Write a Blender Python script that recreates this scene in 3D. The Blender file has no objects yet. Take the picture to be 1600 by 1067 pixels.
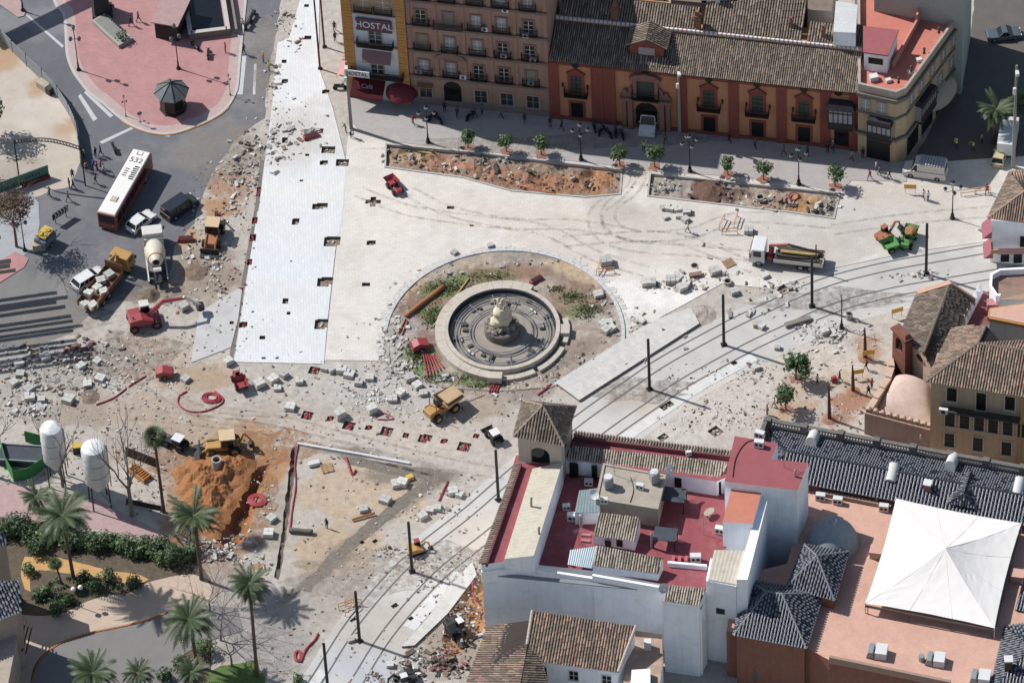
import bpy, bmesh, math, random
from mathutils import Vector, Matrix, noise
from mathutils.geometry import delaunay_2d_cdt
random.seed(7)
R_ = math.radians
scene = bpy.context.scene
col = scene.collection
F = 9000.0
TH = R_(46.5)
NAD = Vector((470.0, -F / math.tan(TH), -F)).normalized()
UP = -NAD
XA = (Vector((1, 0, 0)) - UP * UP.x).normalized()
YA = UP.cross(XA)
CM = Matrix((XA, YA, UP))
CP = CM @ Vector((0, 0, F / 13.0))
cd = bpy.data.cameras.new('camera')
cam = bpy.data.objects.new('camera', cd)
col.objects.link(cam)
cam.matrix_world = Matrix.Translation(CP) @ CM.to_4x4()
cd.sensor_width = 36.0
cd.lens = F / 1600 * 36.0
cd.clip_end = 6000
cd.clip_start = 5
scene.camera = cam
scene.view_settings.view_transform = 'Standard'
scene.view_settings.look = 'None'
scene.view_settings.exposure = 0
def P(px, py, z=0.0):
 """world point at height z that the photograph shows at this pixel"""
 d = CM @ Vector((px - 800.0, 533.5 - py, -F))
 t = (z - CP.z) / d.z
 return CP + d * t
def P2(px, py, z=0.0):
 p = P(px, py, z)
 return (p.x, p.y)
def ang(a, b, z=0.0):
 d = P(*b, z) - P(*a, z)
 return math.atan2(d.y, d.x)
SUN_AZ, SUN_EL = R_(180 - 26.0), R_(47.5)
sd = bpy.data.lights.new('sun', 'SUN')
sd.energy = 5.0
sd.angle = R_(0.5)
sd.color = (1.0, 0.98, 0.945)
sun = bpy.data.objects.new('sun', sd)
col.objects.link(sun)
SV = Vector((math.cos(SUN_AZ) * math.cos(SUN_EL), math.sin(SUN_AZ) * math.cos(SUN_EL), math.sin(SUN_EL)))
sun.rotation_euler = SV.to_track_quat('Z', 'Y').to_euler()
sun.location = SV * 300
w = bpy.data.worlds.new('World')
scene.world = w
w.use_nodes = True
nt = w.node_tree
sky = nt.nodes.new('ShaderNodeTexSky')
sky.sky_type = 'NISHITA'
sky.sun_disc = False
sky.sun_elevation = SUN_EL
sky.sun_rotation = math.pi / 2 - SUN_AZ
sky.air_density = 1.3
sky.dust_density = 1.0
bg = nt.nodes['Background']
bg.inputs['Strength'].default_value = 0.095
nt.links.new(sky.outputs['Color'], bg.inputs['Color'])
vol = None
def lin(h, k=.82):
 h = h.lstrip('#')
 o = []
 for i in (0, 2, 4):
  v = int(h[i:i + 2], 16) / 255
  o.append((v / 12.92 if v <= .04045 else ((v + .055) / 1.055) ** 2.4) * k)
 g = .3 * o[0] + .59 * o[1] + .11 * o[2]
 return tuple(v + (g - v) * .14 for v in o) + (1,)
MATS = {}
def N(t, typ, **kw):
 n = t.nodes.new(typ)
 for k, v in kw.items():
  if k in n.inputs:
   n.inputs[k].default_value = v
  else:
   setattr(n, k, v)
 return n
def mixc(t, a, b, fac, mode='MIX'):
 n = t.nodes.new('ShaderNodeMix')
 n.data_type = 'RGBA'
 n.blend_type = mode
 for s, v in ((0, fac), (6, a), (7, b)):
  if hasattr(v, 'is_output'):
   t.links.new(v, n.inputs[s])
  else:
   n.inputs[s].default_value = v
 return n.outputs[2]
def ramp(t, src, lo, hi):
 n = t.nodes.new('ShaderNodeMapRange')
 n.inputs['From Min'].default_value = lo
 n.inputs['From Max'].default_value = hi
 t.links.new(src, n.inputs['Value'])
 return n.outputs['Result']
def mat(name, c, rough=.85, var=.18, sc=1.5, fine=14.0, bump=0.0, metal=0.0, spec=.35, dirt=None, dirt_amt=.5,
  dirt_sc=.35, attr=False, brick=None, objvar=0.0, streak=0.0, trans=0.0):
 if name in MATS:
  return MATS[name]
 m = bpy.data.materials.new(name)
 MATS[name] = m
 m.use_nodes = True
 t = m.node_tree
 b = t.nodes['Principled BSDF']
 b.inputs['Roughness'].default_value = rough
 b.inputs['Metallic'].default_value = metal
 b.inputs['Specular IOR Level'].default_value = spec
 if isinstance(c, str):
  c = lin(c)
 tc = t.nodes.new('ShaderNodeTexCoord')
 co = tc.outputs['Object']
 n1 = N(t, 'ShaderNodeTexNoise', Scale=sc, Detail=5.0, Roughness=.65)
 n2 = N(t, 'ShaderNodeTexNoise', Scale=fine, Detail=3.0, Roughness=.6)
 t.links.new(co, n1.inputs['Vector'])
 t.links.new(co, n2.inputs['Vector'])
 if attr:
  a = N(t, 'ShaderNodeVertexColor')
  a.layer_name = 'Col'
  base = a.outputs['Color']
 else:
  base = c
 if brick:
  bw, bh, ms, mc, rot = brick
  mp = N(t, 'ShaderNodeMapping')
  mp.inputs['Rotation'].default_value = (0, 0, rot)
  t.links.new(co, mp.inputs['Vector'])
  br = N(t, 'ShaderNodeTexBrick', Scale=1.0)
  br.inputs['Brick Width'].default_value = bw
  br.inputs['Row Height'].default_value = bh
  br.inputs['Mortar Size'].default_value = ms
  br.inputs['Mortar Smooth'].default_value = .3
  br.inputs['Color1'].default_value = (.945, .95, .955, 1)
  br.inputs['Color2'].default_value = (1.035, 1.03, 1.02, 1)
  br.inputs['Mortar'].default_value = mc
  t.links.new(mp.outputs['Vector'], br.inputs['Vector'])
  base = mixc(t, base, br.outputs['Color'], 1.0, 'MULTIPLY')
 f1 = ramp(t, n1.outputs['Fac'], .28, .72)
 v1 = mixc(t, (1 - var, 1 - var, 1 - var * 1.05, 1), (1 + var * .7, 1 + var * .68, 1 + var * .62, 1), f1)
 f2 = ramp(t, n2.outputs['Fac'], .25, .75)
 v2 = mixc(t, (1 - var * .7,) * 3 + (1,), (1 + var * .55,) * 3 + (1,), f2)
 o = mixc(t, base, v1, 1.0, 'MULTIPLY')
 o = mixc(t, o, v2, 1.0, 'MULTIPLY')
 if objvar:
  oi = N(t, 'ShaderNodeObjectInfo')
  v3 = mixc(t, (1 - objvar,) * 3 + (1,), (1 + objvar, 1 + objvar, 1 + objvar * .8, 1), oi.outputs['Random'])
  o = mixc(t, o, v3, 1.0, 'MULTIPLY')
 if streak:
  mp2 = N(t, 'ShaderNodeMapping')
  mp2.inputs['Scale'].default_value = (2.2, 2.2, .16)
  t.links.new(co, mp2.inputs['Vector'])
  n4 = N(t, 'ShaderNodeTexNoise', Scale=1.0, Detail=5.0, Roughness=.7)
  t.links.new(mp2.outputs['Vector'], n4.inputs['Vector'])
  v4 = mixc(t, (1, 1, 1, 1), (1 - streak, 1 - streak, 1 - streak * 1.05, 1), ramp(t, n4.outputs['Fac'], .45, .8))
  o = mixc(t, o, v4, 1.0, 'MULTIPLY')
 if dirt:
  n3 = N(t, 'ShaderNodeTexNoise', Scale=dirt_sc, Detail=6.0, Roughness=.7)
  t.links.new(co, n3.inputs['Vector'])
  f3 = ramp(t, n3.outputs['Fac'], .5, .72)
  mm = N(t, 'ShaderNodeMath', operation='MULTIPLY')
  mm.inputs[1].default_value = dirt_amt
  t.links.new(f3, mm.inputs[0])
  o = mixc(t, o, lin(dirt) if isinstance(dirt, str) else dirt, mm.outputs[0])
 t.links.new(o, b.inputs['Base Color'])
 if trans:
  b.inputs['Transmission Weight'].default_value = trans
 if bump:
  bp = N(t, 'ShaderNodeBump', Strength=bump, Distance=.15)
  t.links.new(n2.outputs['Fac'], bp.inputs['Height'])
  t.links.new(bp.outputs['Normal'], b.inputs['Normal'])
 return m
class MB:
 def __init__(s):
  s.v, s.f, s.m = [], [], []
  s.T = None
 def add(s, vs, fs, m=0):
  o = len(s.v)
  if s.T is not None:
   vs = [s.T @ Vector(p) for p in vs]
  s.v += [tuple(p) for p in vs]
  for f in fs:
   s.f.append(tuple(i + o for i in f))
   s.m.append(m)
  return s
 def box(s, x0, x1, y0, y1, z0, z1, m=0, tx=0.0, ty=0.0, tx1=None):
  """tx, ty shrink the top; tx1 a different shrink at the x1 end"""
  a = tx
  b = tx if tx1 is None else tx1
  s.add([(x0, y0, z0), (x1, y0, z0), (x1, y1, z0), (x0, y1, z0),
    (x0 + a, y0 + ty, z1), (x1 - b, y0 + ty, z1), (x1 - b, y1 - ty, z1), (x0 + a, y1 - ty, z1)],
    [(3, 2, 1, 0), (4, 5, 6, 7), (0, 1, 5, 4), (1, 2, 6, 5), (2, 3, 7, 6), (3, 0, 4, 7)], m)
  return s
 def cbox(s, cx, cy, z0, sx, sy, sz, m=0, rot=0.0, tilt=None):
  M = Matrix.Translation((cx, cy, z0)) @ Matrix.Rotation(rot, 4, 'Z')
  if tilt:
   M = M @ Matrix.Rotation(tilt[0], 4, 'X') @ Matrix.Rotation(tilt[1], 4, 'Y')
  hx, hy = sx / 2, sy / 2
  vs = [M @ Vector(p) for p in [(-hx, -hy, 0), (hx, -hy, 0), (hx, hy, 0), (-hx, hy, 0), (-hx, -hy, sz), (hx, -hy, sz), (hx, hy, sz), (-hx, hy, sz)]]
  return s.add(vs, [(3, 2, 1, 0), (4, 5, 6, 7), (0, 1, 5, 4), (1, 2, 6, 5), (2, 3, 7, 6), (3, 0, 4, 7)], m)
 def prism(s, pts, z0, z1, m=0, top=None):
  n = len(pts)
  a = sum(pts[i][0] * pts[(i + 1) % n][1] - pts[(i + 1) % n][0] * pts[i][1] for i in range(n))
  if a < 0:
   pts = pts[::-1]
  s.add([(p[0], p[1], z0) for p in pts] + [(p[0], p[1], z1) for p in pts],
    [tuple(range(n))[::-1]] + [(i, (i + 1) % n, n + (i + 1) % n, n + i) for i in range(n)], m)
  s.add([(p[0], p[1], z1) for p in pts], [tuple(range(n))], m if top is None else top)
  return s
 def side(s, prof, y0, y1, m=0):
  """profile in xz extruded along y"""
  n = len(prof)
  a = sum(prof[i][0] * prof[(i + 1) % n][1] - prof[(i + 1) % n][0] * prof[i][1] for i in range(n))
  if a < 0:
   prof = prof[::-1]
  return s.add([(p[0], y0, p[1]) for p in prof] + [(p[0], y1, p[1]) for p in prof],
      [tuple(range(n)), tuple(range(n, 2 * n))[::-1]] + [((i + 1) % n, i, n + i, n + (i + 1) % n) for i in range(n)], m)
 def cyl(s, p0, p1, r0, r1=None, n=10, m=0, cap=True):
  r1 = r0 if r1 is None else r1
  p0, p1 = Vector(p0), Vector(p1)
  d = (p1 - p0)
  if d.length < 1e-6:
   return s
  d.normalize()
  u = d.orthogonal().normalized()
  v = d.cross(u)
  vs = []
  for p, r in ((p0, r0), (p1, r1)):
   for i in range(n):
    a = 2 * math.pi * i / n
    vs.append(p + u * (r * math.cos(a)) + v * (r * math.sin(a)))
  fs = [(i, (i + 1) % n, n + (i + 1) % n, n + i) for i in range(n)]
  if cap:
   fs += [tuple(range(n))[::-1], tuple(range(n, 2 * n))]
  return s.add(vs, fs, m)
 def tube(s, pts, r, n=6, m=0, closed=False):
  pts = [Vector(p) for p in pts]
  k = len(pts)
  rs = r if isinstance(r, (list, tuple)) else [r] * k
  vs = []
  u = None
  for i, p in enumerate(pts):
   a = pts[(i - 1) % k] if (i or closed) else p
   b = pts[(i + 1) % k] if (i < k - 1 or closed) else p
   d = (b - a)
   d = d.normalized() if d.length > 1e-6 else Vector((0, 0, 1))
   if u is None:
    u = d.orthogonal().normalized()
   u = (u - d * u.dot(d))
   u = u.normalized() if u.length > 1e-4 else d.orthogonal().normalized()
   w_ = d.cross(u)
   for j in range(n):
    t = 2 * math.pi * j / n
    vs.append(p + u * (rs[i] * math.cos(t)) + w_ * (rs[i] * math.sin(t)))
  fs = []
  for i in range(k if closed else k - 1):
   a, b = i * n, ((i + 1) % k) * n
   for j in range(n):
    fs.append((a + j, a + (j + 1) % n, b + (j + 1) % n, b + j))
  if not closed:
   fs += [tuple(range(n))[::-1], tuple(range((k - 1) * n, k * n))]
  return s.add(vs, fs, m)
 def lathe(s, prof, c=(0, 0, 0), n=20, m=0, a0=0.0, a1=2 * math.pi):
  full = abs(a1 - a0 - 2 * math.pi) < 1e-6
  k = n if full else n + 1
  vs = []
  for r, z in prof:
   for i in range(k):
    a = a0 + (a1 - a0) * i / n
    vs.append((c[0] + r * math.cos(a), c[1] + r * math.sin(a), c[2] + z))
  fs = []
  for j in range(len(prof) - 1):
   for i in range(n):
    i2 = (i + 1) % k
    fs.append((j * k + i, j * k + i2, (j + 1) * k + i2, (j + 1) * k + i))
  return s.add(vs, fs, m)
 def ring(s, c, r0, r1, z0, z1, n=64, m=0, a0=0.0, a1=2 * math.pi):
  s.lathe([(r1, z0), (r1, z1), (r0, z1), (r0, z0)], (c[0], c[1], 0), n, m, a0, a1)
  if abs(a1 - a0 - 2 * math.pi) > 1e-6:
   for a in (a0, a1):
    cs, sn = math.cos(a), math.sin(a)
    s.add([(c[0] + r0 * cs, c[1] + r0 * sn, z0), (c[0] + r1 * cs, c[1] + r1 * sn, z0),
      (c[0] + r1 * cs, c[1] + r1 * sn, z1), (c[0] + r0 * cs, c[1] + r0 * sn, z1)], [(0, 1, 2, 3)], m)
  return s
 def ball(s, c, r, n=10, k=6, m=0, jit=0.0, rnd=random):
  rx, ry, rz = r if isinstance(r, (tuple, list)) else (r, r, r)
  vs = [(c[0], c[1], c[2] - rz)]
  for j in range(1, k):
   b = -math.pi / 2 + math.pi * j / k
   for i in range(n):
    a = 2 * math.pi * i / n
    q = 1 + (rnd.random() - .5) * 2 * jit
    vs.append((c[0] + rx * q * math.cos(b) * math.cos(a), c[1] + ry * q * math.cos(b) * math.sin(a), c[2] + rz * q * math.sin(b)))
  vs.append((c[0], c[1], c[2] + rz))
  fs = [(0, 1 + (i + 1) % n, 1 + i) for i in range(n)]
  for j in range(k - 2):
   for i in range(n):
    a = 1 + j * n
    fs.append((a + i, a + (i + 1) % n, a + n + (i + 1) % n, a + n + i))
  l = len(vs) - 1
  fs += [(l, 1 + (k - 2) * n + i, 1 + (k - 2) * n + (i + 1) % n) for i in range(n)]
  return s.add(vs, fs, m)
 def poly(s, pts, m=0):
  return s.add(pts, [tuple(range(len(pts)))], m)
 def build(s, name, parent=None, mats=(), smooth=False, bevel=0.0, **props):
  me = bpy.data.meshes.new(name)
  me.from_pydata(s.v, [], s.f)
  if not isinstance(mats, (list, tuple)):
   mats = [mats]
  for q in mats:
   me.materials.append(q)
  me.polygons.foreach_set('material_index', [min(i, max(0, len(mats) - 1)) for i in s.m])
  if smooth:
   me.polygons.foreach_set('use_smooth', [True] * len(me.polygons))
   if smooth != 'all':
    me.set_sharp_from_angle(angle=R_(40))
  me.update()
  o = bpy.data.objects.new(name, me)
  col.objects.link(o)
  if parent is not None:
   o.parent = parent
  if bevel:
   b = o.modifiers.new('bevel', 'BEVEL')
   b.width = bevel
   b.segments = 2
   b.limit_method = 'ANGLE'
  for k, v in props.items():
   o[k] = v
  return o
def thing(name, label, cat, loc=(0, 0, 0), rz=0.0, group=None):
 o = bpy.data.objects.new(name, None)
 o.empty_display_size = .3
 col.objects.link(o)
 o.location = loc if len(loc) == 3 else (loc[0], loc[1], 0)
 o.rotation_euler = (0, 0, rz)
 o['label'] = label
 o['category'] = cat
 if group:
  o['group'] = group
 return o
def tag(o, label, cat, group=None):
 o['label'] = label
 o['category'] = cat
 if group:
  o['group'] = group
 return o
KIDS = {}
def dup(o, loc=None, rz=None, label=None, group=None, scale=None, parent=None):
 c = o.copy()
 col.objects.link(c)
 if parent is not None:
  c.parent = parent
 for ch in o.children:
  dup(ch, parent=c)
 if loc is not None:
  c.location = loc if len(loc) == 3 else (loc[0], loc[1], 0)
 if rz is not None:
  c.rotation_euler = (0, 0, rz)
 if scale is not None:
  c.scale = (scale,) * 3 if not isinstance(scale, (tuple, list)) else scale
 if label:
  c['label'] = label
 if group:
  c['group'] = group
 return c
def inside(x, y, poly):
 r = False
 n = len(poly)
 j = n - 1
 for i in range(n):
  xi, yi = poly[i][0], poly[i][1]
  xj, yj = poly[j][0], poly[j][1]
  if (yi > y) != (yj > y) and x < (xj - xi) * (y - yi) / (yj - yi) + xi:
   r = not r
  j = i
 return r
def jag(pts, step=.8, amp=.25, seed=1, closed=True):
 rn = random.Random(seed)
 o = []
 n = len(pts)
 for i in range(n if closed else n - 1):
  a, b = Vector(pts[i][:2]), Vector(pts[(i + 1) % n][:2])
  L = (b - a).length
  k = max(1, int(L / step))
  for j in range(k):
   p = a.lerp(b, j / k)
   o.append((p.x + rn.uniform(-amp, amp), p.y + rn.uniform(-amp, amp)))
 return o
def stairs(a, b, th, s):
 """saw-tooth line from a to b made of steps along a grid turned by th"""
 a, b = Vector(a), Vector(b)
 e1 = Vector((math.cos(th), math.sin(th)))
 e2 = Vector((-e1.y, e1.x))
 d = b - a
 n = max(1, int(max(abs(d.dot(e1)), abs(d.dot(e2))) / s))
 o = [tuple(a)]
 for i in range(n):
  p, q = a + d * (i / n), a + d * ((i + 1) / n)
  o.append(tuple(p + e1 * (q - p).dot(e1)))
  o.append(tuple(q))
 return o
PITS = []      # (polygon, depth): holes cut through every ground sheet
def bbox(p):
 xs = [q[0] for q in p]
 ys = [q[1] for q in p]
 return min(xs), max(xs), min(ys), max(ys)
def cdt(outer, holes, pts=()):
 vs, es = [], []
 for lp in [outer] + list(holes):
  o = len(vs)
  vs += [Vector(q[:2]) for q in lp]
  es += [(o + i, o + (i + 1) % len(lp)) for i in range(len(lp))]
 vs += [Vector(q[:2]) for q in pts]
 r = delaunay_2d_cdt(vs, es, [], 0, 1e-5)
 V, T = r[0], r[2]
 hb = [(h, bbox(h)) for h in holes]
 F_ = []
 for t in T:
  cx = sum(V[i].x for i in t) / 3
  cy = sum(V[i].y for i in t) / 3
  if not inside(cx, cy, outer):
   continue
  if any(b[0] <= cx <= b[1] and b[2] <= cy <= b[3] and inside(cx, cy, h) for h, b in hb):
   continue
  a, b, c = (V[i] for i in t)
  if (b - a).cross(c - a) < 0:
   t = t[::-1]
  F_.append(tuple(t))
 return V, F_
def over(b1, b2):
 return b1[0] < b2[1] and b2[0] < b1[1] and b1[2] < b2[3] and b2[2] < b1[3]
def sheet(name, outer, z, m, thick=0.0, grid=0.0, tints=None, base=None, holes=(), pits=True, side=None, kind='structure', parent=None, zf=None):
 """flat (or zf-shaped) ground sheet with holes for the pits, optional skirt and painted-in albedo"""
 bb = bbox(outer)
 hs = list(holes) + ([p for p, d in PITS if over(bbox(p), bb)] if pits else [])
 pts = []
 if grid:
  y = bb[2] + grid / 2
  while y < bb[3]:
   x = bb[0] + grid / 2
   while x < bb[1]:
    if inside(x, y, outer):
     pts.append((x + random.uniform(-.2, .2) * grid, y + random.uniform(-.2, .2) * grid))
    x += grid
   y += grid
 V, T = cdt(outer, hs, pts)
 zz = [z + (zf(v.x, v.y) if zf else 0) for v in V]
 vs = [(v.x, v.y, q) for v, q in zip(V, zz)]
 fs = list(T)
 mi = [0] * len(fs)
 if thick:
  cnt = {}
  for t in T:
   for i in range(3):
    e = (t[i], t[(i + 1) % 3])
    cnt[e] = 1
  lower = {}
  for (a, b) in list(cnt):
   if (b, a) not in cnt:
    for i in (a, b):
     if i not in lower:
      lower[i] = len(vs)
      vs.append((V[i].x, V[i].y, zz[i] - thick))
    fs.append((a, lower[a], lower[b], b))
    mi.append(1 if side else 0)
 me = bpy.data.meshes.new(name)
 me.from_pydata(vs, [], fs)
 me.materials.append(m)
 if side:
  me.materials.append(side)
 me.polygons.foreach_set('material_index', mi)
 if tints is not None:
  ca = me.color_attributes.new('Col', 'FLOAT_COLOR', 'POINT')
  buf = []
  for v in vs:
   c = list(base[:3])
   for (cx, cy, rx, ry, th, tc, k) in tints:
    dx, dy = v[0] - cx, v[1] - cy
    if abs(dx) + abs(dy) > 3 * (rx + ry):
     continue
    u = (dx * math.cos(th) + dy * math.sin(th)) / rx
    q = (-dx * math.sin(th) + dy * math.cos(th)) / ry
    d = math.sqrt(u * u + q * q) + .6 * noise.fractal((v[0] * .35, v[1] * .35, cx), .8, 2.0, 4)
    a = max(0.0, min(1.0, (1.15 - d) / .35)) * k
    for i in range(3):
     c[i] += (tc[i] - c[i]) * a
   buf += c + [1.0]
  ca.data.foreach_set('color', buf)
 me.update()
 o = bpy.data.objects.new(name, me)
 col.objects.link(o)
 if parent:
  o.parent = parent
 if kind:
  o['kind'] = kind
 return o
def segd(x, y, poly):
 best = 1e9
 n = len(poly)
 for i in range(n):
  ax, ay = poly[i][:2]
  bx, by = poly[(i + 1) % n][:2]
  dx, dy = bx - ax, by - ay
  L = dx * dx + dy * dy
  t = 0 if L == 0 else max(0, min(1, ((x - ax) * dx + (y - ay) * dy) / L))
  d = (x - ax - t * dx) ** 2 + (y - ay - t * dy) ** 2
  best = min(best, d)
 return math.sqrt(best)
def bumpy(name, poly, m, z=0.0, amp=.3, res=.35, fall=.8, sc=.8, lift=0.0, tints=None, base=None, kind='structure', edge=0.0, label=None, cat=None, group=None):
 """uneven soil: grid inside the polygon raised by noise and by lift toward the middle"""
 def zf(x, y):
  d = segd(x, y, poly)
  k = min(1.0, d / fall)
  n_ = noise.fractal((x * sc, y * sc, z + 3.1), .9, 2.0, 4)
  return edge * (1 - k) + k * (amp * n_ + lift * (.6 + .5 * noise.noise((x * .35, y * .35, 9))))
 o = sheet(name, poly, z, m, grid=res, tints=tints, base=base, pits=False, zf=zf, kind=kind)
 if label:
  tag(o, label, cat, group)
 return o
def pxs(pts, z=0.0):
 return [P2(a, b, z) for a, b in pts]
def tint(px, py, rx, ry, h, k=1.0, th=0.0):
 """albedo patch: centre pixel, radii in metres, colour"""
 x, y = P2(px, py)
 return (x, y, rx, ry, R_(th), lin(h)[:3], k)
A_PAVE = ang((507, 560), (540, 255))          # long direction of the white strip
E1 = Vector((math.cos(A_PAVE), math.sin(A_PAVE)))
E2 = Vector((-E1.y, E1.x))
M_PIT = mat('pit_soil', '#8f7d6e', var=.3, fine=6, bump=.4)
M_DUCT = mat('red_conduit', '#b5383f', rough=.5, var=.12, spec=.4)
M_CONC = mat('concrete_edge', '#b9b5ae', var=.12, fine=9)
M_DARK = mat('dark_gap', '#2b2827', var=.2)
def add_pit(px, py, w, d, rot=None, depth=.34, ducts=0, name='planting_pit', cross=False, seed=0):
 """a square hole left open in the paving: cut out of every ground sheet"""
 c = P(px, py)
 r = A_PAVE - math.pi / 2 if rot is None else rot
 e1 = Vector((math.cos(r), math.sin(r)))
 e2 = Vector((-e1.y, e1.x))
 c = Vector((c.x, c.y))
 def q(u, v):
  p = c + e1 * u + e2 * v
  return (p.x, p.y)
 rn = random.Random(seed + int(px))
 if cross:
  a = w * .18
  poly = [q(-w / 2, -a), q(-a, -a), q(-a, -d / 2), q(a, -d / 2), q(a, -a), q(w / 2, -a), q(w / 2, a), q(a, a), q(a, d / 2), q(-a, d / 2), q(-a, a), q(-w / 2, a)]
 elif rn.random() < .5 or min(w, d) < .8:
  poly = [q(-w / 2, -d / 2), q(w / 2, -d / 2), q(w / 2, d / 2), q(-w / 2, d / 2)]
 else:
  k = rn.uniform(.15, .3)
  poly = [q(-w / 2, -d / 2), q(w / 2 - k * w, -d / 2), q(w / 2 - k * w, -d / 2 + k * d), q(w / 2, -d / 2 + k * d), q(w / 2, d / 2), q(-w / 2 + k * w, d / 2), q(-w / 2 + k * w, d / 2 - k * .5 * d), q(-w / 2, d / 2 - k * .5 * d)]
 PITS.append((poly, depth))
 mb = MB()
 n = len(poly)
 mb.add([(x, y, -depth) for x, y in poly] + [(x, y, .001) for x, y in poly],
   [tuple(range(n))] + [(i, n + i, n + (i + 1) % n, (i + 1) % n)[::-1] for i in range(n)])
 for k in range(int(3 + w * d * 3)):      # loose lumps on the floor of the pit
  u, v = rn.uniform(-.38, .38) * w, rn.uniform(-.38, .38) * d
  if cross and abs(u) > w * .15 and abs(v) > d * .15:
   continue
  p = q(u, v)
  s_ = rn.uniform(.08, .26) * min(1, w)
  mb.cbox(p[0], p[1], -depth - .03, s_ * 1.5, s_, s_ * .7, 1 if rn.random() < .5 else 0, rn.uniform(0, 3), (rn.uniform(-.4, .4), rn.uniform(-.4, .4)))
 o = mb.build(name, None, [M_PIT, M_CONC], kind='structure')
 if ducts:
  db = MB()
  for k in range(ducts):
   u0 = rn.uniform(-.3, .3) * w
   a, b = q(u0, -d * .46), q(rn.uniform(-.35, .35) * w, d * .46)
   mid = q(rn.uniform(-.3, .3) * w, rn.uniform(-.1, .1) * d)
   db.tube([(a[0], a[1], -depth * .6), (mid[0], mid[1], -depth * .1 + .03), (b[0], b[1], -depth * .5)], .07, 6)
  db.build('conduit', o, M_DUCT, smooth=True)
 return o
for (px, py, w_, d_) in [(500, 323, 1.9, 1.1), (462, 347, .9, 1.1), (519, 378, 2.0, 1.7), (508, 441, 1.9, 1.6), (502, 507, 1.6, 1.7),
       (446, 471, .7, .9), (451, 490, .45, .5), (410, 528, .7, .6), (471, 283, .45, .3), (481, 60, .9, .7),
       (444, 97, .6, .6), (509, 144, .9, .8), (513, 235, 1.7, 1.2), (506, 255, 1.0, .8), (535, 255, 1.6, 1.2),
       (480, 243, .5, .4), (501, 204, .7, .5), (445, 220, .7, 1.0), (480, 221, .5, .3), (572, 445, 1.0, .6),
       (580, 380, 1.1, .8), (704, 325, .9, .5), (737, 353, .5, .3), (455, 409, .3, .2), (433, 560, .4, .3), (412, 560, .5, .3), (479, 10, .6, .5)]:
 add_pit(px, py, w_, d_)
add_pit(583, 316, 1.9, 1.7, cross=True)
RD = ang((480, 649), (725, 698))
for (px, py, w_, d_, k) in [(480, 649, 1.3, 1.3, 3), (516, 654, .8, .9, 2), (545, 665, 1.4, 1.3, 3), (576, 668, .8, .8, 2), (604, 674, 1.4, 1.4, 3),
       (634, 680, .7, .8, 2), (664, 685, 1.5, 1.4, 3), (694, 689, .8, .8, 2), (725, 698, 1.5, 1.4, 3), (744, 681, .7, .7, 2), (491, 579, 1.3, 1.2, 2)]:
 add_pit(px, py, w_, d_, RD, .34, k, 'conduit_pit')
TR = ang((1043, 634), (1150, 566))
for (px, py, w_, d_) in [(1118, 674, 1.4, 1.4), (1036, 683, 1.2, .9), (1042, 634, 1.7, .9), (1147, 567, .7, .7), (995, 543, 1.6, .8), (1186, 507, 1.2, .6), (1223, 452, 1.3, 1.1),
       (617, 946, .8, .6), (642, 966, .6, .5), (566, 847, .5, .5), (586, 845, .6, .5), (676, 960, .6, .9), (552, 968, .8, .4)]:
 add_pit(px, py, w_, d_, TR, .32)
for (px, py, w_, d_) in [(404, 300, .5, 1.6), (398, 345, .7, 1.1), (395, 372, .8, 1.2), (390, 410, .6, 1.0), (380, 508, 1.0, 1.0), (362, 505, .5, .5)]:
 add_pit(px, py, w_, d_, None, .5, 2)
add_pit(445, 128, .8, .8)
M_SOIL = mat('bare_soil', '#b5825a', attr=True, var=.3, sc=1.2, fine=9, bump=.5, dirt='#7a5a48', dirt_amt=.35, dirt_sc=.8)
BED1 = pxs([(603, 226), (742, 239), (972, 266), (969, 304), (915, 309), (798, 299), (722, 278), (602, 262)])
BED2 = pxs([(1016, 272), (1312, 303), (1303, 342), (1240, 333), (1012, 307)])
soilc = lin('#b9987c')[:3]
bumpy('bed_soil', BED1, M_SOIL, -.35, .55, .35, 1.0, .55, lift=.25, base=lin('#a38b78'), tints=[
 tint(800, 275, 6, 1.6, '#a8714f', .7, -12), tint(900, 285, 5, 2.0, '#b07850', .8, -8), tint(940, 275, 2.5, 2.2, '#bb8250', .8), tint(640, 245, 3.0, 1.5, '#c09a6c', .8),
 tint(700, 255, 4, 1.5, '#b8785a', .6), tint(760, 245, 6, 1.2, '#8f857c', .7, -12), tint(860, 262, 4, 1.2, '#97806c', .7), tint(630, 235, .8, .6, '#3a2c26', .8), tint(760, 255, .8, .6, '#3a2c26', .8), tint(920, 268, .9, .6, '#4a2c20', .8)], edge=.0)
bumpy('bed_soil', BED2, M_SOIL, -.28, .4, .35, .9, .6, lift=.2, base=lin('#ab9a8b'), tints=[
 tint(1100, 298, 3, 1.8, '#8a6453', .9, -8), tint(1145, 302, 2.2, 1.2, '#6f5046', .8), tint(1040, 290, 3, 1.6, '#aaa49d', .8), tint(1256, 318, 2.5, 1.8, '#c08a4e', .9), tint(1215, 312, 3, 1.4, '#a88064', .6), tint(1290, 325, 1.6, 1.4, '#8b8580', .8)])
PITS.append((BED1, 1))
PITS.append((BED2, 1))
TRENCH = pxs([(392, 732), (424, 724), (402, 785), (384, 845), (352, 856), (336, 842), (356, 800), (376, 765)])
bumpy('excavation_floor', TRENCH, M_SOIL, -1.3, .3, .35, 1.0, .8, base=lin('#b0713a'), edge=1.3, tints=[tint(400, 745, 1, 3, '#8a5a30', .7, -20), tint(370, 810, 1.2, 2.4, '#8a5a30', .7, -20), tint(350, 835, 1.5, 1.0, '#a08068', .7)])
PITS.append((TRENCH, 1))
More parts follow.
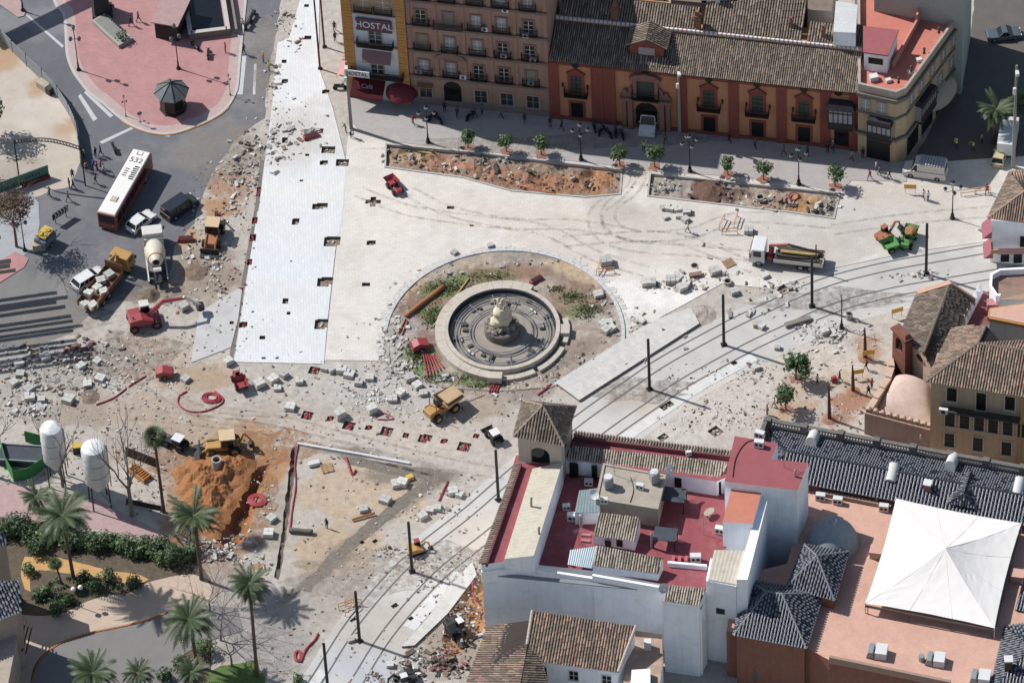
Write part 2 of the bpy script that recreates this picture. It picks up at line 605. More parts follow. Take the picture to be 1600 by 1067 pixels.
SIDEPIT = pxs([(745, 905), (760, 880), (775, 900), (770, 940), (755, 985), (735, 1010), (700, 1030), (690, 1000), (700, 960), (722, 925)])
bumpy('excavation_floor', SIDEPIT, M_SOIL, -.6, .35, .4, 1.0, .7, base=lin('#b98455'), edge=.6, tints=[tint(720, 990, 2, 2, '#8f7560', .7), tint(740, 915, 1.6, 1.0, '#c08a4e', .9), tint(745, 960, 1.5, 1.2, '#a87848', .7)])
PITS.append((SIDEPIT, 1))
for k, (pl, d) in enumerate([([(456, 700), (466, 697), (448, 835), (436, 905), (428, 902), (440, 830)], .5)]):
 pw = jag(pxs(pl), .6, .1, k)
 PITS.append((pw, d))
 bumpy('trench_floor', pw, M_SOIL, -d, .08, .4, .3, 1, base=lin('#6f645c'), tints=[], edge=d)
M_GROUND = mat('site_ground', '#c4b2a0', attr=True, var=.22, sc=1.3, fine=9, bump=.7, dirt='#978b80', dirt_amt=.45, dirt_sc=.6)
gb = lin('#c6bcb1')
gt = [tint(500, 670, 24, 2.8, '#cdbfb1', .9, -8), tint(330, 700, 9, 6, '#b89a7a', .7), tint(385, 690, 4, 4, '#b98d62', .8), tint(300, 800, 4, 6, '#a97f58', .8),
  tint(420, 800, 3, 6, '#b0a595', .8), tint(560, 770, 8, 5, '#c9b195', .9, -10), tint(520, 860, 5, 4, '#c6ab8c', .9, 45), tint(500, 930, 6, 4, '#b5aaa0', .8, 40),
  tint(230, 560, 5, 5, '#c4ab92', .6), tint(320, 590, 5, 2, '#b99c7a', .8), tint(330, 600, 3, 2, '#bba184', .7), tint(100, 570, 9, 4, '#b0a79f', .8), tint(40, 600, 8, 4, '#b8afa6', .8), tint(200, 640, 9, 3, '#bba590', .8),
  tint(360, 290, 2, 5, '#b07e55', .8, 65), tint(345, 330, 2, 2.5, '#b98a5c', .9), tint(290, 430, 5, 5, '#a89683', .9), tint(330, 420, 4, 3, '#a18d7b', .8), tint(390, 240, 3, 4, '#a99c90', .8), tint(290, 370, 2, 2, '#c29a6e', .8),
  tint(580, 605, 9, 3, '#c8c0b9', .8), tint(640, 620, 6, 2, '#c4bdb6', .8), tint(770, 610, 5, 2.2, '#a59488', .8), tint(740, 640, 5, 2, '#b09a84', .8), tint(850, 600, 5, 1.5, '#97867a', .7, 35),
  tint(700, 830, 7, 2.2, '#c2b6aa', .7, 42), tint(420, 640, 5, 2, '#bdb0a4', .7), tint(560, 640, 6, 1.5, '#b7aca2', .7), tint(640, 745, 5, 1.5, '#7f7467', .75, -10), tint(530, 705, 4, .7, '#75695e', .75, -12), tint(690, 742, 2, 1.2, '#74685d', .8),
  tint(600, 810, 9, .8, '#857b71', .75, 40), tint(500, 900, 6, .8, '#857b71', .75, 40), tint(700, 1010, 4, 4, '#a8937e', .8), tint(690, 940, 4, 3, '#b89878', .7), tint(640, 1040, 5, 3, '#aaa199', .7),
  tint(360, 960, 7, 6, '#b1a79d', .8), tint(420, 1010, 5, 6, '#a8a09a', .8), tint(330, 880, 4, 4, '#a78d76', .7), tint(280, 850, 3, 2, '#8a6a52', .8), tint(1290, 590, 7, 4, '#cdb294', .7), tint(1330, 625, 3, 1.5, '#b0754e', .85), tint(1310, 655, 2.5, 1, '#a96c4a', .85), tint(1355, 545, 1.5, 2, '#b98a68', .8), tint(1220, 640, 4, 2, '#c8a888', .8),
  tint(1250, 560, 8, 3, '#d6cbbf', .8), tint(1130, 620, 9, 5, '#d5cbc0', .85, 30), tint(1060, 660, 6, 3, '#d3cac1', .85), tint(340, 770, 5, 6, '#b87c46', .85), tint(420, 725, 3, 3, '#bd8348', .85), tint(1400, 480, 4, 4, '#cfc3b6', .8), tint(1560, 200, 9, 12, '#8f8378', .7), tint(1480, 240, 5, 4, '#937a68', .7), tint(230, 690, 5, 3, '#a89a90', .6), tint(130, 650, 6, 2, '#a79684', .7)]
VIEW = pxs([(-160, -170), (1760, -170), (1760, 1230), (-160, 1230)])
ground = sheet('ground', VIEW, 0, M_GROUND, grid=.55, tints=gt, base=gb)
FAR = [(-3000, -3000), (3000, -3000), (3000, 3000), (-3000, 3000)]
sheet('ground_beyond', FAR, -.01, mat('far_ground', '#a89a8c', var=.2), holes=[VIEW])
M_ASPH = mat('asphalt', '#8b8b8f', attr=True, var=.1, sc=.6, fine=16, bump=.15, dirt='#a49b93', dirt_amt=.35, dirt_sc=.25)
ROAD = jag(pxs([(-90, -90), (452, -90), (440, 0), (425, 90), (412, 185), (372, 215), (345, 250), (318, 300), (303, 350), (275, 385), (262, 440), (225, 468), (150, 478), (110, 522), (40, 545), (-90, 560)]), 1.2, .18, 5)
sheet('asphalt_road', ROAD, .004, M_ASPH, grid=1.0, base=lin('#6f7076'), tints=[
 tint(40, 480, 9, 7, '#85837f', .8), tint(110, 560, 6, 3, '#a09488', .6), tint(60, 350, 4, 6, '#7d7c7f', .6), tint(400, 60, 2, 10, '#8c8884', .8, 82), tint(330, 220, 7, 3, '#8a8580', .6, 30), tint(220, 470, 4, 2, '#a39484', .8), tint(380, 140, 3, 5, '#807e7c', .6), tint(150, 90, 4, 9, '#66676c', .7, -50), tint(60, 30, 7, 3, '#8d8c8e', .6)])
M_YARD = mat('yard_ground', '#c4b5a4', attr=True, var=.15, sc=.8, fine=8, bump=.2, dirt='#938578', dirt_amt=.4, dirt_sc=.4)
YARD = jag(pxs([(-90, 48), (0, 58), (30, 85), (62, 118), (95, 155), (120, 188), (128, 250), (112, 290), (40, 312), (-90, 340)]), 1.0, .15, 8)
sheet('yard_ground', YARD, .01, M_YARD, grid=.8, base=lin('#c6b8a9'), tints=[tint(10, 75, 3, 4, '#b98f62', .8), tint(100, 190, 2.5, 3, '#bd9a74', .8), tint(60, 135, 1.5, 2, '#b58a5c', .7), tint(60, 180, 4, 3, '#d2c6ba', .8), tint(20, 270, 4, 3, '#a89c90', .6)])
M_WALK = mat('grey_path', '#a9abb0', var=.12, sc=.8, fine=12)
sheet('footpath', jag(pxs([(20, 320), (48, 300), (60, 318), (62, 352), (52, 388), (35, 402), (-90, 430), (-90, 345)]), .8, .05, 3), .05, M_WALK, thick=.06)
M_REDPAVE = mat('red_paving', '#bd8886', var=.12, sc=.5, fine=10, dirt='#a9706f', dirt_amt=.4, dirt_sc=.3, brick=(.6, .3, .012, (.8, .8, .8, 1), .4))
sheet('red_footpath', pxs([(-90, 440), (0, 408), (24, 394), (45, 405), (38, 418), (0, 442), (-90, 478)]), .09, M_REDPAVE, thick=.1)
M_KERB = mat('kerb_stone', '#c3bcb8', var=.1)
M_YKERB = mat('yellow_kerb', '#c2884e', var=.15)
ISL = [(70, -90), (82, 0), (97, 22), (101, 55), (103, 87), (112, 112), (124, 130), (140, 149), (158, 162), (175, 177), (190, 189), (205, 198), (225, 206), (243, 210), (262, 211), (283, 207), (302, 200), (320, 193), (337, 184), (350, 175), (361, 163), (368, 150), (373, 135), (376, 100), (381, 50), (386, 0), (396, -90)]
def curve(pts, k=4):
 """Catmull-Rom through points"""
 o = []
 n = len(pts)
 for i in range(n - 1):
  p0, p1, p2, p3 = (Vector(pts[max(0, min(n - 1, j))]) for j in (i - 1, i, i + 1, i + 2))
  for s_ in range(k):
   t = s_ / k
   o.append(tuple(.5 * ((2 * p1) + (p2 - p0) * t + (2 * p0 - 5 * p1 + 4 * p2 - p3) * t * t + (3 * p1 - p0 - 3 * p2 + p3) * t ** 3)))
 o.append(tuple(pts[-1]))
 return o
def offset(line, d):
 """parallel of an open polyline, positive to the left"""
 o = []
 n = len(line)
 for i in range(n):
  a, b = Vector(line[max(0, i - 1)][:2]), Vector(line[min(n - 1, i + 1)][:2])
  t = (b - a).normalized()
  o.append((line[i][0] - t.y * d, line[i][1] + t.x * d))
 return o
def ribbon(name, line, d0, d1, z, m, thick=0.0, kind='structure', parent=None, pits=True, **kw):
 a, b = offset(line, d0), offset(line, d1)
 return sheet(name, a + b[::-1], z, m, thick=thick, kind=kind, parent=parent, pits=pits, **kw)
isl = curve(pxs(ISL), 3)
sheet('plaza_kerb', isl, .13, M_KERB, thick=.13)
in1 = offset(isl, .35)
sheet('plaza_border', in1, .134, mat('pale_border', '#bfa5a0', var=.12, dirt='#a08c86', dirt_amt=.4), pits=False)
in2 = offset(isl, 1.5)
sheet('red_plaza', in2, .138, M_REDPAVE, pits=False)
sheet('yellow_kerb_edge', offset(isl[30:60], -.14) + offset(isl[30:60], .02)[::-1], .10, M_YKERB, thick=.1)
sheet('traffic_island', pxs([(-90, -40), (-40, -60), (20, -20), (40, 17), (38, 26), (28, 28), (0, 8), (-60, -20)]), .12, mat('island_paving', '#b89a94', var=.14), thick=.12)
M_PAINT = mat('road_paint', '#c9c9c9', var=.12, dirt='#8b8b8f', dirt_amt=.7, dirt_sc=1.5)
for pl in [[(131, 145), (135, 142), (177, 181), (172, 184)], [(122, 151), (126, 147), (152, 186), (146, 190)], [(376, 88), (385, 88), (379, 148), (370, 148)], [(397, 100), (401, 100), (399, 148), (395, 148)],
   [(155, 222), (205, 199), (209, 201), (160, 225)], [(40, 24), (44, 24), (100, 72), (97, 75)], [(232, 206), (268, 211), (264, 214), (230, 209)]]:
 sheet('road_marking', pxs(pl), .009, M_PAINT, pits=False)
ringC = Vector(P2(785, 519))
RC = Vector((-.96, .91))
RR = 14.6
M_CREAM = mat('cream_paving', '#e9dfd4', attr=True, var=.07, sc=.5, fine=8, brick=(.8, .4, .02, (.8, .78, .77, 1), A_PAVE + math.pi / 2), dirt='#b9a999', dirt_amt=.45, dirt_sc=.22)
arc = []
for k in range(50):
 a = R_(188 - k * (188 + 8) / 49)
 arc.append((RC.x + (RR + .1) * math.cos(a), RC.y + (RR + .1) * math.sin(a)))
bl = P2(507, 563)
ringstart = arc[0]
low = stairs(bl, (ringstart[0] - .6, ringstart[1] - 1.5), A_PAVE - math.pi / 2, .7)
sw = stairs(P2(1020, 503), P2(1128, 444), ang((900, 650), (1100, 525)), .6)
stepped_arc = []
for k, p in enumerate(arc):
 stepped_arc.append(p)
PLZ = low + arc + [P2(985, 512)] + sw + pxs([(1205, 452), (1300, 420), (1420, 395), (1700, 355), (1700, 238), (1340, 262), (1120, 240), (1000, 233), (865, 214), (640, 192), (548, 165), (540, 255)])
M_CONCSIDE = mat('slab_edge', '#8d857d', var=.2)
sheet('plaza_paving', PLZ, .06, M_CREAM, thick=.06, grid=1.1, base=lin('#dfd7ce'), side=M_CONCSIDE, tints=[
 tint(1000, 360, 12, 5, '#cfc5bb', .85, -5), tint(880, 350, 8, 4, '#d9cdbf', .8), tint(1150, 370, 10, 4, '#cfc6be', .8), tint(1400, 340, 14, 6, '#c9c2ba', .85), tint(1300, 390, 8, 4, '#c5beb6', .8, 20), tint(750, 330, 8, 3, '#ddd2c6', .8), tint(600, 330, 4, 6, '#e6ddd2', .6),
 tint(900, 400, 7, 2, '#d8cbbf', .7, -25), tint(960, 330, 3, 3, '#bfb7ae', .6), tint(990, 260, 3, 3, '#c4bbb0', .8), tint(1100, 270, 9, 2, '#dcc9b4', .7), tint(1150, 250, 8, 2, '#d8bea0', .6), tint(800, 225, 16, 2, '#cdc3bb', .8, -8), tint(1430, 290, 10, 3, '#cfc2b4', .7), tint(1500, 330, 8, 5, '#cdc4bb', .7), tint(1050, 400, 6, 2, '#d9cec3', .7),
 tint(950, 470, 3, 4, '#f0eae3', .7, -45), tint(1040, 470, 5, 2, '#f0ebe6', .8), tint(1240, 420, 6, 2, '#c2bcb4', .6)])
M_WHITE = mat('white_paving', '#e3e6ea', attr=True, var=.05, sc=.4, fine=7, brick=(.7, .35, .02, (.78, .8, .83, 1), A_PAVE), dirt='#bdb6ae', dirt_amt=.4, dirt_sc=.2)
wl = stairs(P2(427, 150), P2(404, 330), A_PAVE, .9) + stairs(P2(402, 332), P2(366, 563), A_PAVE, .8)
wb = stairs(P2(368, 566), P2(506, 569), A_PAVE, .5)
WST = pxs([(462, -90), (469, 0), (452, 60), (434, 68), (430, 100)]) + wl + wb + pxs([(512, 500), (524, 392), (535, 340), (541, 255), (520, 170), (498, 106), (499, 0), (500, -90)])
sheet('white_paving_strip', WST, .075, M_WHITE, thick=.075, side=M_CONCSIDE, grid=1.2, base=lin('#e0e1e1'), tints=[
 tint(470, 180, 4, 3, '#cfc8c0', .75), tint(450, 215, 4, 3, '#c5bdb4', .75), tint(510, 215, 3, 3, '#d4cdc5', .6), tint(440, 250, 3, 2, '#d0c9c2', .6), tint(520, 300, 2, 8, '#e9e4dd', .6, 85), tint(400, 450, 2, 6, '#dcdcdc', .5, 80), tint(440, 420, 2, 8, '#dfe2e8', .5, 80)])
M_CEM = mat('concrete_slab', '#c4c2c0', var=.1, sc=.5, fine=8, dirt='#a8a29c', dirt_amt=.35, dirt_sc=.4)
sheet('concrete_slab', pxs([(312, 488), (379, 448), (372, 500), (361, 543), (330, 555), (299, 567), (304, 530)]), .08, M_CEM, thick=.1, side=M_CONCSIDE)
ribbon('drain_channel', pxs([(410, 250), (402, 320), (388, 400), (378, 455), (370, 510), (361, 560)]), -.25, .22, .02, mat('channel', '#7d746b', var=.25, fine=6), pits=True)
M_SIDE = mat('sidewalk', '#b3aca8', var=.1, sc=.6, fine=9, brick=(.6, .4, .014, (.86, .86, .86, 1), ang((868, 186), (1335, 243))), dirt='#9a928c', dirt_amt=.35, dirt_sc=.3)
SWK = pxs([(545, 140), (660, 150), (865, 178), (1340, 236), (1420, 255), (1416, 285), (1330, 283), (1316, 300), (1160, 278), (1015, 268), (975, 262), (742, 236), (604, 222), (560, 205), (548, 190)])
sheet('sidewalk', SWK, .12, M_SIDE, thick=.12, side=M_KERB)
for bed in (BED1, BED2):
 n = len(bed)
 mb = MB()
 loop = bed + [bed[0]]
 for i in range(n):
  a, b = Vector(loop[i]), Vector(loop[i + 1])
  d = (b - a)
  L = d.length
  mb.cbox((a.x + b.x) / 2, (a.y + b.y) / 2, -.3, L + .2, .22, .3 + .16 + .003 * i, 0, math.atan2(d.y, d.x))
 mb.build('bed_kerb', None, M_CONC, kind='structure')
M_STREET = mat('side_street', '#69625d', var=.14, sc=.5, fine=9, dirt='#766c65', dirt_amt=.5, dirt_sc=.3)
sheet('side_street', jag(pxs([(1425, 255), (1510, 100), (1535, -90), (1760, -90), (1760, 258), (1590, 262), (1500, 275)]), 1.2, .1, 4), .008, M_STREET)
R1 = curve(pxs([(400, 1175), (430, 1130), (484, 1062), (547, 965), (632, 870), (725, 795), (800, 730), (897, 652), (975, 597), (1025, 563), (1078, 533), (1140, 500), (1200, 472), (1250, 449), (1300, 431), (1350, 418), (1400, 407), (1475, 394), (1550, 381), (1640, 366), (1760, 345)]), 5)
M_TRAM = mat('tram_concrete', '#c3bfba', attr=True, var=.08, sc=.6, fine=9, dirt='#a49b92', dirt_amt=.35, dirt_sc=.3, brick=(2.4, 1.2, .015, (.85, .84, .83, 1), TR))
sheet('tram_bed', offset(R1, 1.0) + offset(R1, -8.2)[::-1], .012, M_TRAM, thick=.03, grid=1.2, base=lin('#c8c4bf'), tints=[
 tint(600, 980, 6, 4, '#bdb3a8', .8), tint(560, 1040, 6, 3, '#b9bcc2', .8), tint(760, 840, 5, 4, '#cdc0b2', .8), tint(700, 930, 5, 2, '#d0c0ac', .7, 45), tint(1000, 620, 4, 2, '#b6a79a', .7), tint(1010, 645, 2, 1.0, '#b7a58f', .8),
 tint(1100, 620, 6, 3, '#d6ccc0', .8, 30), tint(960, 660, 5, 2, '#cfc9c2', .7), tint(1300, 470, 10, 2, '#bdb9b5', .6, 18), tint(1480, 410, 8, 2, '#bbb6b0', .6, 10), tint(1200, 520, 6, 2, '#cac4be', .6, 25), tint(640, 890, 4, 3, '#cfc8bf', .8, 45)])
M_RAIL = mat('rail_steel', '#7d7975', rough=.45, var=.2, metal=.3)
for k, d in enumerate((0, -1.45, -4.35, -5.8)):
 ribbon('tram_rail', R1, d - .06, d + .06, .03, M_RAIL, thick=.02, pits=False)
 ribbon('rail_groove', R1, d + .07, d + .13, .019, mat('groove_dust', '#6d6762', var=.3), pits=False)
M_PALE = mat('pale_slabs', '#dbd9d6', var=.07, fine=8, brick=(1.2, .6, .014, (.78, .78, .78, 1), TR), dirt='#b5ada5', dirt_amt=.4, dirt_sc=.5)
for (i0, i1, d0, d1) in ((4, 12, -.2, -1.3), (24, 31, -6.2, -8.0), (33, 55, -6.1, -7.4), (16, 22, -6.0, -7.6)):
 seg = R1[i0:i1]
 sheet('pale_slabs', offset(seg, d0) + offset(seg, d1)[::-1], .045, M_PALE, thick=.03)
PLAT = pxs([(870, 602), (905, 628), (1008, 562), (1093, 508), (1080, 484), (1030, 500), (992, 520), (968, 540)], .0)
sheet('tram_platform', PLAT, .34, mat('platform_stone', '#d2cec8', var=.16, fine=8, brick=(1.0, .5, .014, (.8, .8, .8, 1), TR), dirt='#b0a9a2', dirt_amt=.35), thick=.36, side=M_CONCSIDE, pits=False)
SPLAT = pxs([(628, 1012), (648, 1010), (700, 960), (745, 900), (738, 880), (700, 920), (668, 968)])
sheet('tram_platform', SPLAT, .3, mat('platform_stone', ''), thick=.32, side=M_CONCSIDE, pits=False)
kl = pxs([(466, 693), (560, 709), (641, 724)])
ribbon('white_kerb', kl, -.28, .0, .3, mat('white_kerb_stone', '#d9d9da', var=.06, brick=(1.0, 3, .02, (.7, .7, .7, 1), ang((466, 693), (641, 724)))), thick=.34)
def soft(name, h, amt):
 m = bpy.data.materials.new(name)
 m.use_nodes = True
 t = m.node_tree
 b = t.nodes['Principled BSDF']
 b.inputs['Base Color'].default_value = lin(h)
 b.inputs['Roughness'].default_value = .95
 tr = t.nodes.new('ShaderNodeBsdfTransparent')
 mx_ = t.nodes.new('ShaderNodeMixShader')
 tc = t.nodes.new('ShaderNodeTexCoord')
 n = N(t, 'ShaderNodeTexNoise', Scale=1.1, Detail=6.0, Roughness=.7)
 t.links.new(tc.outputs['Object'], n.inputs['Vector'])
 mm = N(t, 'ShaderNodeMath', operation='MULTIPLY')
 mm.inputs[1].default_value = amt
 t.links.new(ramp(t, n.outputs['Fac'], .38, .68), mm.inputs[0])
 t.links.new(mm.outputs[0], mx_.inputs[0])
 t.links.new(tr.outputs[0], mx_.inputs[1])
 t.links.new(b.outputs[0], mx_.inputs[2])
 t.links.new(mx_.outputs[0], t.nodes['Material Output'].inputs['Surface'])
 return m
M_MARK = soft('tyre_mark', '#a0968c', .38)
for ln in ([(985, 280), (960, 310), (938, 325), (930, 345), (938, 365), (965, 380), (1010, 388), (1080, 392), (1170, 400)], [(1000, 275), (985, 300), (958, 320), (950, 340), (965, 360), (1000, 370), (1080, 365), (1160, 340), (1300, 350)], [(560, 300), (640, 330), (740, 345), (850, 360), (930, 400), (1010, 425)],
   [(1000, 370), (900, 352), (800, 350), (700, 330), (640, 300)], [(1180, 420), (1120, 395), (1050, 372), (960, 372), (880, 378)], [(1300, 360), (1400, 345), (1500, 335), (1590, 330)], [(300, 640), (420, 655), (560, 690), (700, 725), (790, 740)], [(240, 650), (400, 668), (560, 705), (690, 738)], [(210, 560), (240, 600), (330, 650), (450, 660)]):
 q = curve(pxs(ln), 5)
 for d in (-.85, .85):
  ribbon('tyre_track', q, d - .2, d + .2, .066 if ln[0][1] < 430 else .02, M_MARK, pits=False)
SOFT = {h: soft('dust_' + h[1:], h, k) for h, k in (('#b07a4a', .8), ('#a89a8c', .6), ('#8a7a6c', .6), ('#c9b8a4', .7))}
for k, (px, py, rx, ry, h, z) in enumerate([(320, 860, 5, 2, '#b07a4a', .024), (430, 700, 5, 3, '#b07a4a', .024), (270, 720, 3, 3, '#b07a4a', .024), (395, 790, 3, 6, '#b07a4a', .024), (200, 560, 7, 4, '#8a7a6c', .024), (560, 900, 8, 4, '#a89a8c', .024),
            (60, 500, 8, 4, '#a89a8c', .03), (340, 240, 5, 5, '#a89a8c', .03), (410, 90, 1.5, 8, '#a89a8c', .03), (240, 460, 4, 2, '#8a7a6c', .03), (1000, 610, 6, 2, '#8a7a6c', .04), (700, 880, 6, 3, '#8a7a6c', .04), (1300, 470, 9, 2, '#8a7a6c', .04), (870, 225, 20, 1.5, '#a89a8c', .142)]):
 c = P(px, py)
 sheet('dust_patch', [(c.x + rx * (1 + .25 * math.sin(a * 1.9 + k)) * math.cos(a * .2244), c.y + ry * (1 + .25 * math.sin(a * 1.3 + k)) * math.sin(a * .2244)) for a in range(28)], z + .0007 * k, SOFT[h])
GARD = [(RC.x + 14.4 * math.cos(R_(a)), RC.y + 14.4 * math.sin(R_(a))) for a in range(0, 360, 5)]
M_GARD = mat('garden_soil', '#93755f', attr=True, var=.3, sc=1.4, fine=9, bump=.5, dirt='#7d6a5a', dirt_amt=.4, dirt_sc=1.0)
cut = pxs([(590, 380), (985, 380), (985, 525), (865, 605), (700, 610), (640, 580), (605, 560), (590, 540)])
GP = [p for p in GARD if inside(p[0], p[1], cut)]
GP.sort(key=lambda p: (math.atan2(p[1] - RC.y, p[0] - RC.x) - R_(-50)) % (2 * math.pi))
GP = GP + pxs([(610, 560), (640, 580), (690, 606), (780, 612), (862, 606)])
def gz(x, y):
 return .10 + .10 * noise.fractal((x * .7, y * .7, 2), 1, 2, 3)
sheet('ring_garden', GP, .0, M_GARD, grid=.5, zf=gz, base=lin('#b5a597'), pits=False, tints=[
 tint(660, 480, 3, 4, '#8a6450', .8), tint(720, 470, 5, 3, '#93745e', .8, 40), tint(900, 480, 4, 4, '#93745e', .8), tint(780, 428, 6, 1.5, '#93745e', .8), tint(670, 550, 2, 4, '#8a6c58', .8), tint(700, 450, 3.4, 1.6, '#6f8445', .75, 40), tint(680, 495, 1.6, 2.5, '#6c8242', .7, 60), tint(770, 432, 3.5, 1.2, '#7b7a4a', .7), tint(820, 425, 3, 1.3, '#a07a62', .7), tint(895, 465, 2, 1.2, '#6f8244', .75), tint(915, 485, 2.4, 1.6, '#7f8a52', .75), tint(905, 455, 5, 2, '#9b7f6c', .7, -40),
 tint(655, 560, 2, 2.5, '#70884a', .75), tint(700, 590, 5, 1, '#6d8446', .7, -15), tint(760, 600, 3, .8, '#6d8446', .6), tint(640, 450, 4, 1.2, '#c5ab86', .8, 40), tint(900, 425, 5, 1.0, '#cbb08a', .85, -30), tint(720, 415, 4, 1.0, '#b8a792', .7, 20), tint(620, 500, 1.5, 5, '#aaa39b', .8, 75), tint(612, 540, 1.5, 3, '#b9b3ac', .8), tint(880, 560, 4, 2, '#8d7b6e', .7, 35), tint(955, 500, 1.5, 4, '#b7aca0', .8, 95), tint(830, 400, 6, .8, '#9a9087', .7)])
M_RKERB = mat('ring_kerb_stone', '#c9c9c8', var=.08, fine=9)
ka = [R_(a) for a in (-6, 176)]
mb = MB()
k_n = 46
for k in range(k_n):
 a0 = ka[0] + (ka[1] - ka[0]) * k / k_n
 a1 = ka[0] + (ka[1] - ka[0]) * (k + .96) / k_n
 mb.ring(RC, RR - .45, RR - .02, 0, .24 + .004 * (k % 2), 3, 0, a0, a1)
a = Vector((RC.x + (RR - .2) * math.cos(ka[0]), RC.y + (RR - .2) * math.sin(ka[0])))
b = Vector(P2(867, 602))
d = b - a
for k in range(12):
 c = a.lerp(b, (k + .5) / 12)
 mb.cbox(c.x, c.y, 0, d.length / 12 * .97, .4, .235 + .004 * (k % 2), 0, math.atan2(d.y, d.x))
tag(mb.build('garden_kerb', None, M_RKERB, bevel=.02), 'curved pale stone kerb around the fountain garden', 'kerb')
M_PAVER = mat('loose_paver', '#d3cdc6', var=.12, objvar=.1)
mb = MB()
rn = random.Random(12)
for k in range(150):
 a = R_(rn.uniform(-4, 190))
 r = RR + rn.uniform(.05, .55)
 mb.cbox(RC.x + r * math.cos(a), RC.y + r * math.sin(a), .05, .8, .4, .05, 0, A_PAVE + math.pi / 2, (rn.uniform(-.05, .05), rn.uniform(-.05, .05)))
o = mb.build('loose_pavers', None, M_PAVER)
o['kind'] = 'stuff'
tag(o, 'ragged row of loose pale pavers outside the curved kerb', 'pavers')
M_LAWN = mat('lawn', '#5f7a35', var=.3, sc=1.5, fine=20, bump=.4)
M_BEDS = mat('garden_bed', '#6a5c4c', var=.35, sc=1.5, fine=8, bump=.4, dirt='#4a4a30', dirt_amt=.5, dirt_sc=.8)
M_SAND = mat('ochre_sand', '#cf9f5c', var=.12, sc=.8, fine=9, dirt='#b5854a', dirt_amt=.4)
M_PATH = mat('beige_path', '#c9b19b', var=.09, sc=.6, fine=10, dirt='#b39b87', dirt_amt=.35, dirt_sc=.4)
M_DRIVE = mat('park_drive', '#85827e', var=.1, sc=.5, fine=10, dirt='#86807a', dirt_amt=.4, dirt_sc=.3)
sheet('park_soil', pxs([(-90, 800), (60, 812), (180, 845), (305, 870), (330, 905), (318, 960), (330, 1010), (330, 1180), (-90, 1180)]), .012, M_BEDS, grid=0)
sheet('ochre_path', jag(pxs([(38, 870), (80, 869), (120, 878), (165, 890), (215, 897), (232, 905), (220, 913), (150, 905), (90, 893), (60, 890), (45, 905), (48, 925), (38, 920), (32, 895)]), .7, .1, 6), .03, M_SAND, pits=False)
PTH = curve(pxs([(30, 960), (70, 962), (105, 955), (135, 940), (170, 930), (200, 927), (222, 914), (250, 905), (300, 897), (330, 915), (325, 945), (290, 955), (240, 968), (200, 980), (150, 988), (110, 1000), (80, 1012), (60, 1030), (48, 1060), (40, 1140), (-30, 1140), (0, 1000)]), 3)
sheet('beige_path', PTH, .05, M_PATH, thick=.05, pits=False)
DRV = curve(pxs([(262, 957), (230, 968), (190, 978), (150, 986), (118, 995), (90, 1006), (66, 1025), (54, 1050), (44, 1090), (40, 1180)]), 3) + pxs([(330, 1180), (300, 1060), (270, 1040), (290, 1020), (330, 1000), (380, 985), (370, 950), (320, 945)])
sheet('park_drive', DRV, .06, M_DRIVE, pits=False)
ribbon('path_kerb', curve(pxs([(262, 956), (230, 968), (190, 978), (150, 986), (118, 995), (90, 1006), (66, 1025), (54, 1050), (44, 1090), (40, 1180)]), 3), -.02, .2, .14, mat('terracotta_kerb', '#b5713f', var=.12), thick=.12, pits=False)
sheet('lawn', jag(pxs([(325, 1050), (345, 1040), (400, 1032), (415, 1060), (400, 1180), (320, 1180)]), .6, .12, 2), .07, M_LAWN, pits=False)
sheet('red_park_path', pxs([(-90, 745), (0, 752), (40, 762), (150, 780), (200, 805), (260, 835), (250, 846), (140, 825), (0, 806), (-90, 800)]), .03, mat('pink_path', '#b99a97', var=.12, dirt='#9c8480', dirt_amt=.4), pits=False)
M_DSOIL = mat('dark_soil_strip', '#857b70', var=.3, sc=1.5, fine=9, bump=.7)
dl_ = pxs([(692, 737), (640, 775), (590, 815), (530, 865), (470, 925)])
sheet('soil_strip', jag(offset(dl_, .75), .7, .2, 4, False) + jag(offset(dl_, -.75)[::-1], .7, .2, 5, False), .016, M_DSOIL)
sheet('soil_strip', jag(pxs([(530, 712), (640, 728), (690, 735), (672, 748), (620, 742), (540, 724)]), .6, .15, 6), .02, M_DSOIL)
T_A = mat('tile_light', '#918070', var=.2, rough=.8)
T_B = mat('tile_mid', '#837365', var=.2, rough=.8)
T_C = mat('tile_dark', '#77685c', var=.2, rough=.8)
T_D = mat('tile_pale', '#a08e7d', var=.15, rough=.8)
T_GAP = mat('tile_channel', '#3f3430', var=.2)
TR_A = mat('tile_terracotta', '#b3947e', var=.18)
TR_B = mat('tile_terracotta_dark', '#957466', var=.18)
TG_A = mat('tile_glazed', '#4a5060', rough=.42, var=.25, spec=.5)
TG_B = mat('tile_glazed_dark', '#343846', rough=.4, var=.25, spec=.5)
TG_W = mat('tile_mortar_glint', '#83868e', var=.12)  # pale mortar ends; the same colour paints glints on the glazed tiles
TG_GAP = mat('glazed_channel', '#23252d', rough=.4, var=.2)
TY_A = mat('tile_straw', '#bdb09c', var=.15)
TY_B = mat('tile_straw_dark', '#968b7a', var=.15)
OLD = [T_A, T_B, T_C, T_D, T_GAP]
TERRA = [TR_A, T_A, TR_B, T_B, T_GAP]
GLAZE = [TG_A, TG_B, TG_B, TG_A, TG_GAP, TG_W]
STRAW = [TY_A, TY_A, TY_B, T_D, T_GAP]
M_BLK = mat('black_iron', '#1d1d20', rough=.5, var=.1)
M_GLASS = mat('window_glass', '#353b43', rough=.15, var=.15, spec=.5)
M_GLASSD = mat('dark_opening', '#16171a', rough=.5, var=.1)
M_WHITE_P = mat('white_paint', '#dcdcdb', var=.05, rough=.6)
M_CURTAIN = mat('pale_pane', '#9aa1a6', rough=.2, var=.2, spec=.5)
